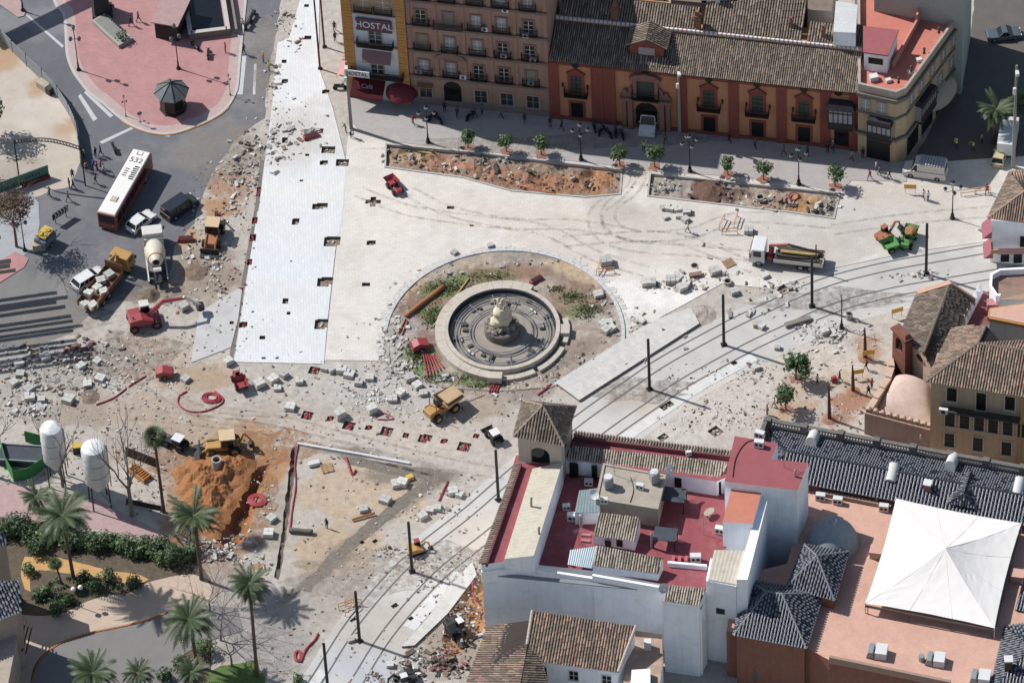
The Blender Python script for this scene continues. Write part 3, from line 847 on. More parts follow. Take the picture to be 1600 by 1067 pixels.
M_BRICK = mat('brick_wall', '#96614f', var=.15, fine=10, dirt='#7d5646', dirt_amt=.4, dirt_sc=.5, streak=.25)
M_WWALL = mat('whitewash', (.86, .885, .92, 1), var=.03, sc=.6, fine=8, rough=.9, streak=.13, dirt='#c4c1bd', dirt_amt=.35, dirt_sc=.5)
M_REDROOF = mat('red_roof_paint', '#a4545a', var=.1, sc=.7, fine=8, dirt='#9c5258', dirt_amt=.5, dirt_sc=.5)
M_TERRACE = mat('terrace_tile', '#dcaa94', var=.09, sc=.6, fine=9, dirt='#c4927e', dirt_amt=.5, dirt_sc=.4, brick=(.4, .4, .012, (.86, .84, .82, 1), -.2))
def clipseg(poly2, u):
 """range of the second coordinate where a convex polygon meets first = u"""
 ys = []
 n = len(poly2)
 for i in range(n):
  a, b = poly2[i], poly2[(i + 1) % n]
  if (a[0] - u) * (b[0] - u) <= 0 and abs(a[0] - b[0]) > 1e-9:
   t = (u - a[0]) / (b[0] - a[0])
   ys.append(a[1] + t * (b[1] - a[1]))
 return (min(ys), max(ys)) if len(ys) > 1 else None
def tiles(mb, pts, ea, eb, pitch=.30, rad=None, course=.8, seed=3, nm=4, cap=None, drop=.05):
 """barrel tiles over a convex roof plane; ea->eb is the eave line"""
 rn = random.Random(seed)
 pts = [Vector(p) for p in pts]
 ea, eb = Vector(ea), Vector(eb)
 u = (eb - ea).normalized()
 nrm = Vector((0, 0, 0))
 for i in range(len(pts)):
  nrm += pts[i].cross(pts[(i + 1) % len(pts)])
 nrm.normalize()
 if nrm.z < 0:
  nrm = -nrm
 s = nrm.cross(u).normalized()
 if s.z < 0:
  s = -s
 p2 = [((p - ea).dot(u), (p - ea).dot(s)) for p in pts]
 rad = rad or pitch * .36
 mb.add([p - nrm * .02 for p in pts], [tuple(range(len(pts)))], nm)
 lo = min(p[0] for p in p2)
 hi = max(p[0] for p in p2)
 n = int((hi - lo) / pitch)
 K = 5
 cs = [(math.cos(math.pi * j / (K - 1)), math.sin(math.pi * j / (K - 1))) for j in range(K)]
 for i in range(n):
  t = lo + (i + .5) * (hi - lo) / max(1, n)
  r = clipseg(p2, t)
  if not r or r[1] - r[0] < .1:
   continue
  a, b = r
  a -= drop
  m = max(1, int((b - a) / course))
  off = (.5 if i % 2 else 0) if cap is not None else rn.random()
  for j in range(m + (1 if off else 0)):
   s0 = max(a, a + (b - a) * (j - off) / m)
   s1 = min(b, a + (b - a) * (j + 1 - off) / m)
   mi = rn.choice((0, 0, 1, 1, 2, 3)) if nm >= 4 else 0
   vs = []
   for sv, k, h in ((s0, 1.12, .035), (s1, .92, 0.0)):
    c = ea + u * (t + rn.uniform(-.012, .012)) + s * sv + nrm * h
    for x, y in cs:
     vs.append(c + u * (x * rad * k) + nrm * (y * rad * k))
   if cap is None:
    mb.add(vs, [(q, q + 1, K + q + 1, K + q) for q in range(K - 1)], mi)
   else:
    vm = [vs[q].lerp(vs[K + q], .5) for q in range(K)]
    mb.add(vs[:K] + vm, [(q, q + 1, K + q + 1, K + q) for q in range(K - 1)], cap if rn.random() < .85 else mi)  # lower half of the tile painted pale as a glint
    mb.add(vm + vs[K:], [(q, q + 1, K + q + 1, K + q) for q in range(K - 1)], mi)
   mb.add(vs[:K], [tuple(range(K))], cap if cap is not None else mi)
 return mb
def ridge(mb, a, b, r=.16, m=0, seg=.45):
 a, b = Vector(a), Vector(b)
 n = max(1, int((b - a).length / seg))
 for i in range(n):
  mb.cyl(a.lerp(b, i / n), a.lerp(b, (i + .98) / n), r, r * .9, 8, m)
def local_of(root):
 return (Matrix.Translation(root.location) @ Matrix.Rotation(root.rotation_euler[2], 4, 'Z')).inverted()
def wbuild(mb, name, root, mats, **kw):
 """mesh given in world coordinates, stored relative to its thing"""
 Q = local_of(root)
 mb.v = [tuple(Q @ Vector(v)) for v in mb.v]
 return mb.build(name, root, mats, **kw)
def sub(o, parent):
 o.parent = parent
 return o
def make_window(w_, h_, frame, pane, rows=3, sur=.14, sill=True, mun=None, proud=.10, head=None, cols_=2):
 """window part: surround + muntins, with its pane as a child. Origin bottom centre, facing -y"""
 mb = MB()
 a = w_ / 2
 mb.box(-a - sur, -a, -proud, .02, -.02, h_ + sur, 0)
 mb.box(a, a + sur, -proud, .02, -.02, h_ + sur, 0)
 mb.box(-a, a, -proud, .02, h_, h_ + sur, 0)
 if sill:
  mb.box(-a - sur - .06, a + sur + .06, -proud - .1, .02, -.14, -.02, 0)
 if head:
  mb.side([(-a - sur - .15, h_ + sur), (a + sur + .15, h_ + sur), (a + sur + .15, h_ + sur + .15), (0, h_ + sur + head), (-a - sur - .15, h_ + sur + .15)], -proud - .12, .02, 0)
 mu = 1
 for i in range(1, cols_):
  x = -a + w_ * i / cols_
  mb.box(x - .035, x + .035, -.055, 0, 0, h_, mu)
 for i in range(1, rows):
  mb.box(-a, a, -.05, 0, h_ * i / rows - .025, h_ * i / rows + .025, mu)
 o = mb.build('window', None, [frame, mun or frame])
 MB().box(-a, a, -.02, .01, 0, h_, 0).build('pane', o, pane)
 return o
def put(proto, root, x, z, y=0.0, first=[None]):
 """place a part prototype (first call) or a copy of it on a facade"""
 if proto.parent is None and not proto.get('_used'):
  proto.parent = root
  proto['_used'] = 1
  o = proto
 else:
  o = dup(proto, parent=root)
 o.location = (x, y, z)
 return o
def clean_used():
 for o in bpy.data.objects:
  if '_used' in o.keys():
   del o['_used']
def make_balcony(w_, d_, h_=1.0, slab=None):
 mb = MB()
 mb.box(-w_ / 2, w_ / 2, -d_, .01, -.14, 0, 1)
 for (x0, y0, x1, y1) in ((-w_ / 2, -d_, w_ / 2, -d_), (-w_ / 2, -d_, -w_ / 2, 0), (w_ / 2, -d_, w_ / 2, 0)):
  L = math.hypot(x1 - x0, y1 - y0)
  k = max(2, int(L / .13))
  for i in range(k + 1):
   x, y = x0 + (x1 - x0) * i / k, y0 + (y1 - y0) * i / k
   mb.box(x - .018, x + .018, y - .018, y + .018, 0, h_, 0)
  mb.box(min(x0, x1) - .03, max(x0, x1) + .03, min(y0, y1) - .03, max(y0, y1) + .03, h_, h_ + .06, 0)
 return mb.build('balcony', None, [M_BLK, slab or M_BLK])
def text_mesh(s, size, depth=.02, font_scale=1.0):
 cu = bpy.data.curves.new('txt', 'FONT')
 cu.body = s
 cu.size = size
 cu.extrude = depth
 cu.align_x = 'CENTER'
 cu.align_y = 'CENTER'
 o = bpy.data.objects.new('txt', cu)
 col.objects.link(o)
 dg = bpy.context.evaluated_depsgraph_get()
 me = bpy.data.meshes.new_from_object(o.evaluated_get(dg))
 bpy.data.objects.remove(o)
 return me
def letters(name, s, size, m, parent, loc, rot, sx=1.0):
 me = text_mesh(s, size)
 me.materials.clear()
 me.materials.append(m)
 o = bpy.data.objects.new(name, me)
 col.objects.link(o)
 o.parent = parent
 o.location = loc
 o.rotation_euler = rot
 o.scale = (sx, 1, 1)
 return o
def facade_root(name, label, cat, a, b, group=None):
 pa = P(*a)
 t = thing(name, label, cat, (pa.x, pa.y, 0), ang(a, b), group)
 return t, (P(*b) - pa).length
M_OCHRE = mat('ochre_quoin', '#c98c3c', var=.14, fine=8, streak=.2)
M_BEIGE = mat('beige_stucco', '#b39780', var=.1, streak=.25)
M_TRIM = mat('pale_trim', '#b3988c', var=.1, streak=.2)
M_AWN = mat('maroon_awning', '#731f2b', rough=.7, var=.12)
hs, HL = facade_root('hostel', 'tall white hostel with orange quoins and maroon café awnings', 'building', (546, 151), (642, 163))
mb = MB().box(0, HL, 0, 11, 0, 22, 0)
mb.build('wall', hs, mat('hostel_white', '#d5dae2', var=.05, streak=.2))
for x0, x1 in ((0, 1.15), (HL - 1.15, HL)):
 mb = MB()
 for k in range(44):
  mb.box(x0 - .03, x1 + .02, -.12 - .02 * (k % 2), .0, k * .5, k * .5 + .46, 0)
  mb.box(x0 - .02, x1 + .01, -.09, .0, k * .5 + .46, k * .5 + .5, 1)
 if x0 == 0:
  for k in range(44):
   mb.box(-.16, -.001, -.1, 9, k * .5, k * .5 + .47, 0)
 mb.build('quoin_column', hs, [M_OCHRE, mat('quoin_joint', '#8a5a2a')])
for z in (4.4, 9.6, 14.9, 19.5):
 MB().box(1.2, HL - 1.2, -.28, 0, z - .22, z, 0).build('cornice', hs, M_TRIM)
MB().box(1.2, HL - 1.2, -.04, 0, 15.0, 19.2, 0).build('upper_wall', hs, M_BEIGE)
wn = make_window(1.5, 2.4, M_TRIM, M_GLASS, 3, mun=M_WHITE_P)
bc = make_balcony(4.6, .8)
put(wn, hs, HL / 2, 9.7)
put(wn, hs, HL / 2, 4.6)
put(wn, hs, 2.7, 15.4)
put(wn, hs, HL - 2.7, 15.4)
put(bc, hs, HL / 2, 9.65)
b2_ = put(bc, hs, HL / 2, 4.5)
b2_.scale = (1.45, 1.1, 1)
for x in (2.7, HL - 2.7):
 q = put(bc, hs, x, 15.2)
 q.scale = (.5, .6, .9)
sgn = MB().box(-2.3, 2.3, -.35, -.22, -1.0, 1.0).build('sign_board', hs, mat('sign_maroon', '#6b4550', var=.1))
sgn.location = (HL / 2, 0, 13.1)
letters('sign_letters', 'HOSTAL', 1.45, mat('letter_white', '#d8dde6', var=.03), sgn, (0, -.37, 0), (R_(90), 0, 0), .88)
s2 = MB().box(-1.6, 1.6, -.3, -.18, -.5, .5).build('sign_board', hs, M_WHITE_P)
s2.location = (1.5, -.75, 5.1)
letters('sign_letters', 'HOSTAL', .9, M_BLK, s2, (0, -.32, 0), (R_(90), 0, 0), .82)
mb = MB().side([(-1.9, 0), (1.9, 0), (1.9, .1), (-1.9, .1)], -.05, 0)
mb = MB()
mb.side([(0, 0), (-1.5, -1.6), (-1.5, -1.7), (0, -.1)], 0, 3.9)
mb.T = None
aw = MB()
for (x0, x1) in ((2.2, 5.9),):
 aw.add([(x0, 0, 8.6), (x1, 0, 8.6), (x1, -.9, 7.2), (x0, -.9, 7.2), (x0, 0, 8.5), (x1, 0, 8.5), (x1, -.9, 7.1), (x0, -.9, 7.1)],
   [(0, 3, 2, 1), (4, 5, 6, 7), (3, 7, 6, 2), (0, 4, 7, 3), (1, 2, 6, 5)])
aw.build('window_awning', hs, mat('mauve_awning', '#8b6a70', var=.08))
aw = MB()
aw.add([(.7, 0, 3.7), (4.9, 0, 3.7), (4.9, -2.1, 2.3), (.7, -2.1, 2.3), (.7, -2.1, 1.9), (4.9, -2.1, 1.9)], [(0, 3, 2, 1), (3, 4, 5, 2), (0, 1, 2, 3)])
a1 = aw.build('awning', hs, M_AWN)
letters('awning_letters', 'Café', .8, mat('letter_grey', '#b8a5ac'), a1, (2.7, -1.0, 3.12), (math.atan2(1.4, 2.1), 0, 0))
MB().lathe([(2.05, 2.0), (1.95, 2.5), (1.5, 3.1), (.8, 3.5), (0.02, 3.65)], (6.9, -.1, 0), 16, 0, math.pi, 2 * math.pi).build('awning', hs, M_AWN, smooth=True)
mb = MB()
mb.box(-.9, -.1, .2, 3.4, 3.3, 3.4, 0, tx=.2)
aw = MB()
for k, y0 in enumerate((.5, 4.2)):
 aw.add([(0, y0, 3.9), (0, y0 + 3.2, 3.9), (-1.6, y0 + 3.2, 2.8), (-1.6, y0, 2.8), (-1.6, y0 + 3.2, 2.4), (-1.6, y0, 2.4)], [(0, 1, 2, 3), (3, 2, 4, 5)])
aw.build('side_awning', hs, mat('salmon_awning', '#c98c88', var=.08))
mb = MB()
mb.box(1.3, 4.3, -.03, 0, .1, 2.6, 0)
mb.box(5.4, 7.2, -.03, 0, .1, 2.6, 0)
mb.build('doorway', hs, M_GLASSD)
ap, AL = facade_root('apartment_block', 'tall beige apartment block with rows of balconied windows between the hostel and the orange palace', 'building', (644, 161), (862, 184))
MB().box(0, AL, 0, 12, 0, 25, 0).build('wall', ap, mat('block_stucco', '#a98a79', var=.1, streak=.3))
mb = MB()
for z in (5.2, 9.5, 13.7, 18.0):
 mb.box(-.05, AL + .05, -.3, 0, z - .28, z, 0)
 mb.box(-.03, AL + .03, -.14, 0, z - .55, z - .283, 0)
mb.box(0, AL, -.08, 0, 0, 1.1, 1)
mb.build('cornice', ap, [mat('block_trim', '#8c7068', var=.12, streak=.2), mat('block_plinth', '#8d7f78', var=.12)])
mb = MB()
for x in (3.55, 7.1, 10.5, 13.6, AL - .3, .25):
 mb.box(x - .25, x + .25, -.12, 0, 5.2, 22.5, 0)
mb.build('pilasters', ap, mat('block_pilaster', '#ad8273', var=.12, streak=.25))
wn = make_window(1.15, 2.1, mat('block_surround', '#8e6f68', var=.1), M_CURTAIN, 3, sur=.25, mun=M_WHITE_P, cols_=2)
bc = make_balcony(2.1, .45, .95)
bw = make_balcony(3.6, .8, 1.0, M_TRIM)
wn2 = make_window(1.15, 2.1, mat('block_surround', ''), M_GLASSD, 3, sur=.25, mun=M_WHITE_P, cols_=2)
wn3 = make_window(1.15, 2.1, mat('block_surround', ''), mat('closed_blind', '#8f867c', var=.15), 2, sur=.25, mun=M_TRIM, cols_=1)
XS = (1.85, 5.3, 8.8, 12.0, 15.4)
for fi, z in enumerate((5.6, 9.9, 14.1, 18.4)):
 for xi, x in enumerate(XS):
  put((wn, wn2, wn, wn3, wn2)[(xi * 2 + fi * 3) % 5], ap, x, z)
  if xi == 1 and fi in (2,):
   put(bw, ap, x, z - .3)
  else:
   put(bc, ap, x, z - .2)
mb = MB()
mb.side([(-2.0, 0), (2.0, 0), (1.7, .6), (.9, 1.0), (0, 1.5), (-.9, 1.0), (-1.7, .6)], -.4, 0)
o = mb.build('pediment', ap, mat('block_surround', ''))
o.location = (5.3, 0, 8.4)
wg = make_window(1.5, 2.0, M_TRIM, M_GLASS, 2, sur=.2)
for x in (1.9, 8.9, 12.2, 15.5):
 put(wg, ap, x, 1.4)
mb = MB()
mb.box(4.2, 6.4, -.05, 0, 0, 3.3, 0)
mb.cyl((5.3, -.05, 3.3), (5.3, 0, 3.3), 1.1, 1.1, 18, 0)
mb.build('door', ap, M_GLASSD)
acm = MB().box(-.4, .4, -.35, 0, 0, .6, 0).cyl((0, -.355, .3), (0, -.37, .3), .22, .22, 12, 1)
ac0 = acm.build('air_conditioner', None, [M_WHITE_P, M_BLK])
for x, z in ((9.9, 14.0), (6.8, 5.4), (1.2, 5.6), (12.1, 9.8), (15.0, 13.6), (15.4, 5.6), (12.6, 17.6), (15.8, 9.6)):
 put(ac0, ap, x, z, -.05)
MB().box(.9, 2.9, -.9, 0, 3.6, 3.7, 0, ty=0).build('shop_canopy', ap, mat('ochre_panel', '#a07a4a'))
M_ORG = mat('orange_stucco', '#cb895e', var=.1, sc=.5, streak=.22, dirt='#a87850', dirt_amt=.4)
M_RED = mat('red_stucco', '#8f493b', var=.12, streak=.2)
M_STONE = mat('portal_stone', '#936a60', var=.15, streak=.2)
pl, PL = facade_root('palace', 'long orange palace with red pilasters, black balconies and a sculpted portal under a tiled roof', 'building', (863, 185), (1338, 236))
EZ = 10.5
MB().box(0, PL, 0, 12, 0, EZ - .02, 0).build('wall', pl, M_ORG)
px_of = lambda px: PL * (px - 863) / (1338 - 863)
mb = MB()
for px in (868, 936, 955, 1068, 1148, 1222, 1290, 1335):
 x = px_of(px)
 ww = .62 if px not in (936, 955) else .75
 mb.box(x - ww, x + ww, -.2, 0, 0, EZ - .7, 0)
mb.box(0, PL, -.14, 0, EZ - 1.0, EZ - .6, 0)
mb.box(0, PL, -.28, 0, EZ - .35, EZ - .06, 0)
mb.box(0, PL, -.1, 0, 0, .7, 0)
mb.build('pilasters', pl, M_RED)
av = MB().cyl((0, -.02, 0), (0, -.15, 0), .5, .5, 12, 0).build('attic_vent', None, M_GLASSD)
for px in (903, 1012, 1110, 1185, 1257, 1310):
 put(av, pl, px_of(px), EZ - .8)
wn = make_window(1.35, 2.9, M_RED, mat('green_shutter', '#46504c', rough=.5, var=.15), 4, sur=.35, mun=M_BLK, head=1.0, proud=.16)
bc = make_balcony(2.9, .75, 1.0)
wg = make_window(1.5, 2.5, M_RED, M_GLASSD, 7, sur=.3, mun=M_BLK, cols_=6)
for px in (903, 1110, 1185, 1257):
 x = px_of(px)
 put(wn, pl, x, 4.9)
 put(bc, pl, x, 4.7)
 put(wg, pl, x, .7)
lt = MB().box(-.12, .12, -.3, 0, 0, .5, 0, tx=.04).build('wall_lantern', None, M_BLK)
for px in (882, 921, 1093, 1131, 1168, 1204, 1240, 1275):
 put(lt, pl, px_of(px), 5.9)
x = px_of(1315)
mb = MB().box(x - 1.5, x + 1.5, -1.0, 0, 4.3, 7.6, 1)
for k in range(6):
 xx = x - 1.5 + k * .6
 mb.box(xx - .05, xx + .05, -1.06, -1.001, 4.3, 7.6, 0)
for z in (4.3, 5.3, 7.0, 7.5):
 mb.box(x - 1.55, x + 1.55, -1.09, -1.061, z, z + .12, 0)
mb.box(x - 1.55, x + 1.55, -1.05, -1.003, 4.3, 5.3, 0)
mb.side([(x - 1.8, 7.65), (x + 1.8, 7.65), (x + 1.5, 8.6), (x - 1.5, 8.6)], -1.2, 0, 2)
mb.build('glazed_balcony', pl, [M_BLK, M_CURTAIN, TG_B])
mb = MB().box(x - .9, x + .9, -.06, 0, .2, 3.0).cyl((x, -.06, 3.0), (x, 0, 3.0), .9, .9, 16)
mb.build('door', pl, M_GLASSD)
x = px_of(1012)
mb = MB()
for s in (-1, 1):
 mb.box(x + s * 2.0 - .3, x + s * 2.0 + .3, -.6, 0, 0, 5.2)
 mb.box(x + s * 2.75 - .28, x + s * 2.75 + .28, -.45, 0, 0, 5.2)
 mb.box(x + s * 1.35 - .22, x + s * 1.35 + .22, -.5, 0, 5.6, 8.6)
 mb.side([(x + s * 3.3, 5.35), (x + s * 1.7, 5.35), (x + s * 1.75, 7.4), (x + s * 2.1, 6.9), (x + s * 2.3, 6.2), (x + s * 2.9, 6.1)], -.35, 0)
 mb.ball((x + s * 2.6, -.3, 6.4), .32, 8, 6)
mb.box(x - 3.2, x + 3.2, -.75, 0, 5.1, 5.5)
mb.box(x - 2.0, x + 2.0, -.6, 0, 8.6, 8.9)
mb.side([(x - 2.0, 8.9), (x + 2.0, 8.9), (x + 1.2, 9.5), (x, 9.75), (x - 1.2, 9.5)], -.6, 0)
mb.box(x - 1.7, x - 1.35, -.12, 0, 0, 3.0)
mb.box(x + 1.35, x + 1.7, -.12, 0, 0, 3.0)
mb.build('portal', pl, M_STONE)
put(bc, pl, x, 5.5).scale = (1.15, 1.1, 1)
MB().box(x - 1.1, x + 1.1, -.1, 0, 5.6, 8.5).build('balcony_door', pl, mat('green_shutter', ''))
mb = MB().box(x - 1.35, x + 1.35, -.06, 0, 0, 3.1).cyl((x, -.06, 3.1), (x, -.0, 3.1), 1.35, 1.35, 18)
mb.build('archway', pl, M_GLASSD)
D1, Z1 = 4.5, EZ + 2.1
mb = MB()
tiles(mb, [(0, -.6, EZ - .0), (PL, -.6, EZ), (PL, D1, Z1), (0, D1, Z1)], (0, -.6, EZ), (PL, -.6, EZ), .27, seed=4)
mb.build('roof', pl, OLD)
mb = MB().box(-.05, PL, D1, D1 + .5, EZ, Z1 + .55, 0)
mb.build('ridge_wall', pl, mat('pink_wall', '#c0907c', var=.12))
mb = MB()
for k in range(int(PL / .55)):
 mb.box(.05 + k * .55, .42 + k * .55, D1 - .07, D1 + .2, Z1 + .3, Z1 + .62, 0)
mb.build('ridge_caps', pl, M_WHITE_P)
mb = MB()
xa, xb = px_of(1095), px_of(1240)
for (x0, x1, dd) in ((.3, px_of(1082), 2.7), (px_of(1090), px_of(1243), 5.0), (px_of(1252), PL, 2.4)):
 z2 = Z1 + .55
 tiles(mb, [(x0, D1 + .4, z2), (x1, D1 + .4, z2), (x1, D1 + .4 + dd, z2 + dd * .42), (x0, D1 + .4 + dd, z2 + dd * .42)], (x0, D1 + .4, z2), (x1, D1 + .4, z2), .33, seed=int(x0) + 8)
 mb.box(x0, x1, D1 + .5 + dd, D1 + .7 + dd, 8, z2 + dd * .42 - .05, 4)
mb.build('rear_roof', pl, OLD)
ch = MB().box(-.4, .4, -.4, .4, -.4, 2.2, 0).box(-.5, .5, -.5, .5, 1.7, 1.9, 0).box(-.25, .25, -.25, .25, 2.2, 2.9, 0)
c0 = ch.build('chimney', None, mat('chimney_brick', '#8e6050', var=.2))
for px, dy in ((954, .8), (1082, .8), (1224, 2.0), (1276, 1.2)):
 o = put(c0, pl, px_of(px), Z1 + .4, D1 + dy)
 if px > 1200:
  o.scale = (.6, .6, .8)
x = px_of(1012)
mb = MB()
mb.side([(x - 2.1, EZ + .5), (x + 2.1, EZ + .5), (x + 2.1, EZ + 2.4), (x + 2.3, EZ + 2.4), (x, EZ + 3.6), (x - 2.3, EZ + 2.4), (x - 2.1, EZ + 2.4)], 1.1, 2.0)
mb.box(x - 1.0, x + 1.0, 1.05, 1.1, EZ + 1.1, EZ + 2.3, 1)
mb.build('dormer', pl, [M_RED, mat('blazon', '#b0a0a8', var=.3, sc=4)])
mb = MB()
tiles(mb, [(x - 2.5, .9, EZ + 2.4), (x, .9, EZ + 3.75), (x, 4.4, EZ + 3.75), (x - 2.5, 4.4, EZ + 2.4)], (x - 2.5, .9, EZ + 2.4), (x - 2.5, 4.4, EZ + 2.4), .33, seed=2)
tiles(mb, [(x, .9, EZ + 3.75), (x + 2.5, .9, EZ + 2.4), (x + 2.5, 4.4, EZ + 2.4), (x, 4.4, EZ + 3.75)], (x + 2.5, .9, EZ + 2.4), (x + 2.5, 4.4, EZ + 2.4), .33, seed=2)
tiles(mb, [(x - 3.2, .1, EZ + .35), (x + 3.6, .1, EZ + .35), (x + 2.4, 1.05, EZ + 1.0), (x - 2.4, 1.05, EZ + 1.0)], (x - 3.2, .1, EZ + .35), (x + 3.6, .1, EZ + .35), .33, seed=2)
mb.build('dormer_roof', pl, OLD)
Q = lambda pts, z: [P2(a, b, z) for a, b in pts]
def prism_thing(name, label, cat, pts, ztop, mats, zbot=0.0, z=None, partname='wall', group=None):
 poly = Q(pts, ztop if z is None else z)
 cx = sum(p[0] for p in poly) / len(poly)
 cy = sum(p[1] for p in poly) / len(poly)
 t = thing(name, label, cat, (cx, cy, 0), 0, group)
 mb = MB().prism(poly, zbot, ztop, 0, 1)
 wbuild(mb, partname, t, mats)
 return t
bk = prism_thing('rear_house', 'pale house with a dark recessed terrace behind the palace roof, at the top edge', 'building', [(1048, 0), (1088, 4), (1300, 18), (1310, -70), (1040, -80)], 13.5, [mat('pale_wall', '#c9bcb2', var=.1, streak=.2), T_B])
mb = MB()
for a, b, zz in (((1096, 3), (1130, 10), 0), ((1140, 6), (1180, 14), 0), ((1190, 8), (1230, 17), 0)):
 p, q = P(*a, 13.5), P(*b, 13.5)
 mb.box(min(p.x, q.x), max(p.x, q.x), p.y - .2, p.y + 2.5, 13.5, 15.2, 0)
wbuild(mb, 'skylight', bk, M_GLASSD)
mb = MB()
p = P(1120, 8, 13.5)
mb.box(p.x - .2, p.x + .4, p.y - 1.0, p.y - .4, 13.5, 16.5, 0)
mb.box(p.x - 2, p.x + 2.5, p.y - .8, p.y - .6, 15, 15.2, 0)
wbuild(mb, 'white_post', bk, M_WHITE_P)
wt = prism_thing('white_tower', 'narrow white rendered stair tower rising beside the palace roof', 'tower', [(1302, 50), (1337, 52), (1340, 8), (1306, 2)], 15.5, [M_WWALL, mat('pale_roof', '#cfd0d0', var=.05, brick=(.8, .6, .02, (.8, .8, .8, 1), .2))], 0)
mb = MB()
a, b, c, d = (P(1300, 62, 12.6), P(1347, 76, 12.2), P(1347, 52, 13.6), P(1300, 48, 13.6))
t = thing('tiled_shed', 'small tan tiled roof wedged between the palace and the yellow corner building', 'building', (a.x, a.y, 0))
tiles(mb, [a, b, c, d], a, b, .33)
mb.prism([(a.x, a.y), (b.x, b.y), (c.x, c.y), (d.x, d.y)], 0, 12.0, 4)
wbuild(mb, 'roof', t, OLD)
M_YEL = mat('yellow_stucco', '#c0aa82', var=.1, streak=.25, dirt='#a89878', dirt_amt=.3)
YZ = 12.2
M_GREYC = mat('grey_cornice', '#77706a', var=.12)
yf = [P2(1341, 236), P2(1411, 252)]
foot = Q([(1341, 132), (1400, 145), (1416, 138), (1500, 22), (1490, 0), (1340, -14)], YZ)
yc = thing('corner_building', 'yellow corner building with a red roof terrace and dark bay windows', 'building', (foot[0][0], foot[0][1], 0))
wbuild(MB().prism(foot, 0, YZ - .8, 0, 1), 'wall', yc, [M_YEL, mat('terrace_red', '#d07a66', var=.08, dirt='#b56a5c', dirt_amt=.4)])
def wall_strip(mb, poly, i, j, z0, z1, out, m=0, inn=0.0):
 """a raised band along edge i->j of a footprint"""
 a, b = Vector(poly[i]), Vector(poly[j])
 d = (b - a).normalized()
 n = Vector((d.y, -d.x))
 p = [a + n * out - d * out * .4, b + n * out + d * out * .4, b - n * inn, a - n * inn]
 mb.prism([tuple(q) for q in p], z0, z1, m)
def fix_ccw(poly):
 n = len(poly)
 a = sum(poly[i][0] * poly[(i + 1) % n][1] - poly[(i + 1) % n][0] * poly[i][1] for i in range(n))
 return poly if a > 0 else poly[::-1]
foot = fix_ccw(foot)
mb = MB()
nf = len(foot)
for i in range(nf):
 wall_strip(mb, foot, i, (i + 1) % nf, YZ - .82 + .003 * i, YZ + .1 + .003 * i, .02 + .002 * i, 0, .3)
wbuild(mb, 'parapet', yc, [mat('parapet_pale', '#b7a79c', var=.12, streak=.2)])
mb = MB()
for i in range(nf):
 for z, o_, hh in ((YZ - 1.5, .35, .35), (YZ - 1.9, .18, .38), (7.6, .2, .3), (4.0, .35, .4)):
  wall_strip(mb, foot, i, (i + 1) % nf, z + .003 * i, z + hh + .003 * i, o_ + .002 * i)
wbuild(mb, 'cornice', yc, [M_GREYC])
def on_edge(root, poly_a, poly_b, s, z, proto, off=0.0):
 """place a part on a world-space wall from a to b, s metres along"""
 a, b = Vector(poly_a), Vector(poly_b)
 d = (b - a).normalized()
 n = Vector((d.y, -d.x))
 p = a + d * s + n * off
 o = put(proto, root, 0, 0)
 Qm = local_of(root)
 o.location = Qm @ Vector((p.x, p.y, z))
 o.rotation_euler = (0, 0, math.atan2(d.y, d.x) - root.rotation_euler[2])
 return o
def bay(w_, h_, d_=.9):
 mb = MB().box(-w_ / 2, w_ / 2, -d_, 0, 0, h_, 1)
 k = max(3, int(w_ / .55))
 for i in range(k + 1):
  x = -w_ / 2 + w_ * i / k
  mb.box(x - .05, x + .05, -d_ - .05, -d_ - .001, 0, h_, 0)
 for z in (0, h_ * .33, h_ - .35):
  mb.box(-w_ / 2 - .06, w_ / 2 + .06, -d_ - .09, -d_ - .051, z, z + .16, 0)
 mb.box(-w_ / 2, w_ / 2, -d_ - .04, -d_ - .003, 0, h_ * .33, 0)
 mb.box(-w_ / 2 - .15, w_ / 2 + .15, -d_ - .2, 0, h_ + .001, h_ + .5, 0, tx=.25, ty=.12)
 mb.box(-w_ / 2 - .05, w_ / 2 + .05, -d_ - .1, 0, -.3, -.001, 0)
 return mb.build('bay_window', None, [mat('bay_frame', '#3a3236', var=.1), M_CURTAIN])
i0 = min(range(nf), key=lambda i: (Vector(foot[i]) - Vector(P2(1341, 132, YZ))).length)
fa, fb, fc, fd = foot[i0], foot[(i0 + 1) % nf], foot[(i0 + 2) % nf], foot[(i0 + 3) % nf]
LF = (Vector(fb) - Vector(fa)).length
LS = (Vector(fd) - Vector(fc)).length
on_edge(yc, fa, fb, LF * .62, 4.4, bay(3.0, 2.6))
wn = make_window(1.1, 1.7, M_TRIM, M_CURTAIN, 3, mun=M_WHITE_P)
on_edge(yc, fa, fb, LF * .62, 8.2, wn)
on_edge(yc, fa, fb, LF * .2, 8.2, wn)
for s in (1.5, 4.2, 7.2, 10.2, 13.0):
 on_edge(yc, fc, fd, s, 8.2, wn)
on_edge(yc, fc, fd, 4.6, 4.4, bay(4.0, 2.6))
for s in (9.5, 12.6):
 on_edge(yc, fc, fd, s, 4.8, wn)
sh = MB().box(-1.5, 1.5, -.05, 0, 0, 3.0, 0).build('shop_front', None, M_GLASSD)
on_edge(yc, fa, fb, LF * .55, .1, sh)
for s in (2.0, 6.0, 10.0):
 on_edge(yc, fc, fd, s, .1, sh)
aw = MB()
aw.lathe([(1.9, 0), (1.8, .5), (1.3, 1.1), (.5, 1.4), (.01, 1.5)], (0, 0, 0), 14, 0, math.pi, 2 * math.pi)
o = aw.build('awning', None, mat('cream_awning', '#b5aa98', var=.1), smooth=True)
q = on_edge(yc, fc, fd, 9.6, 2.8, o)
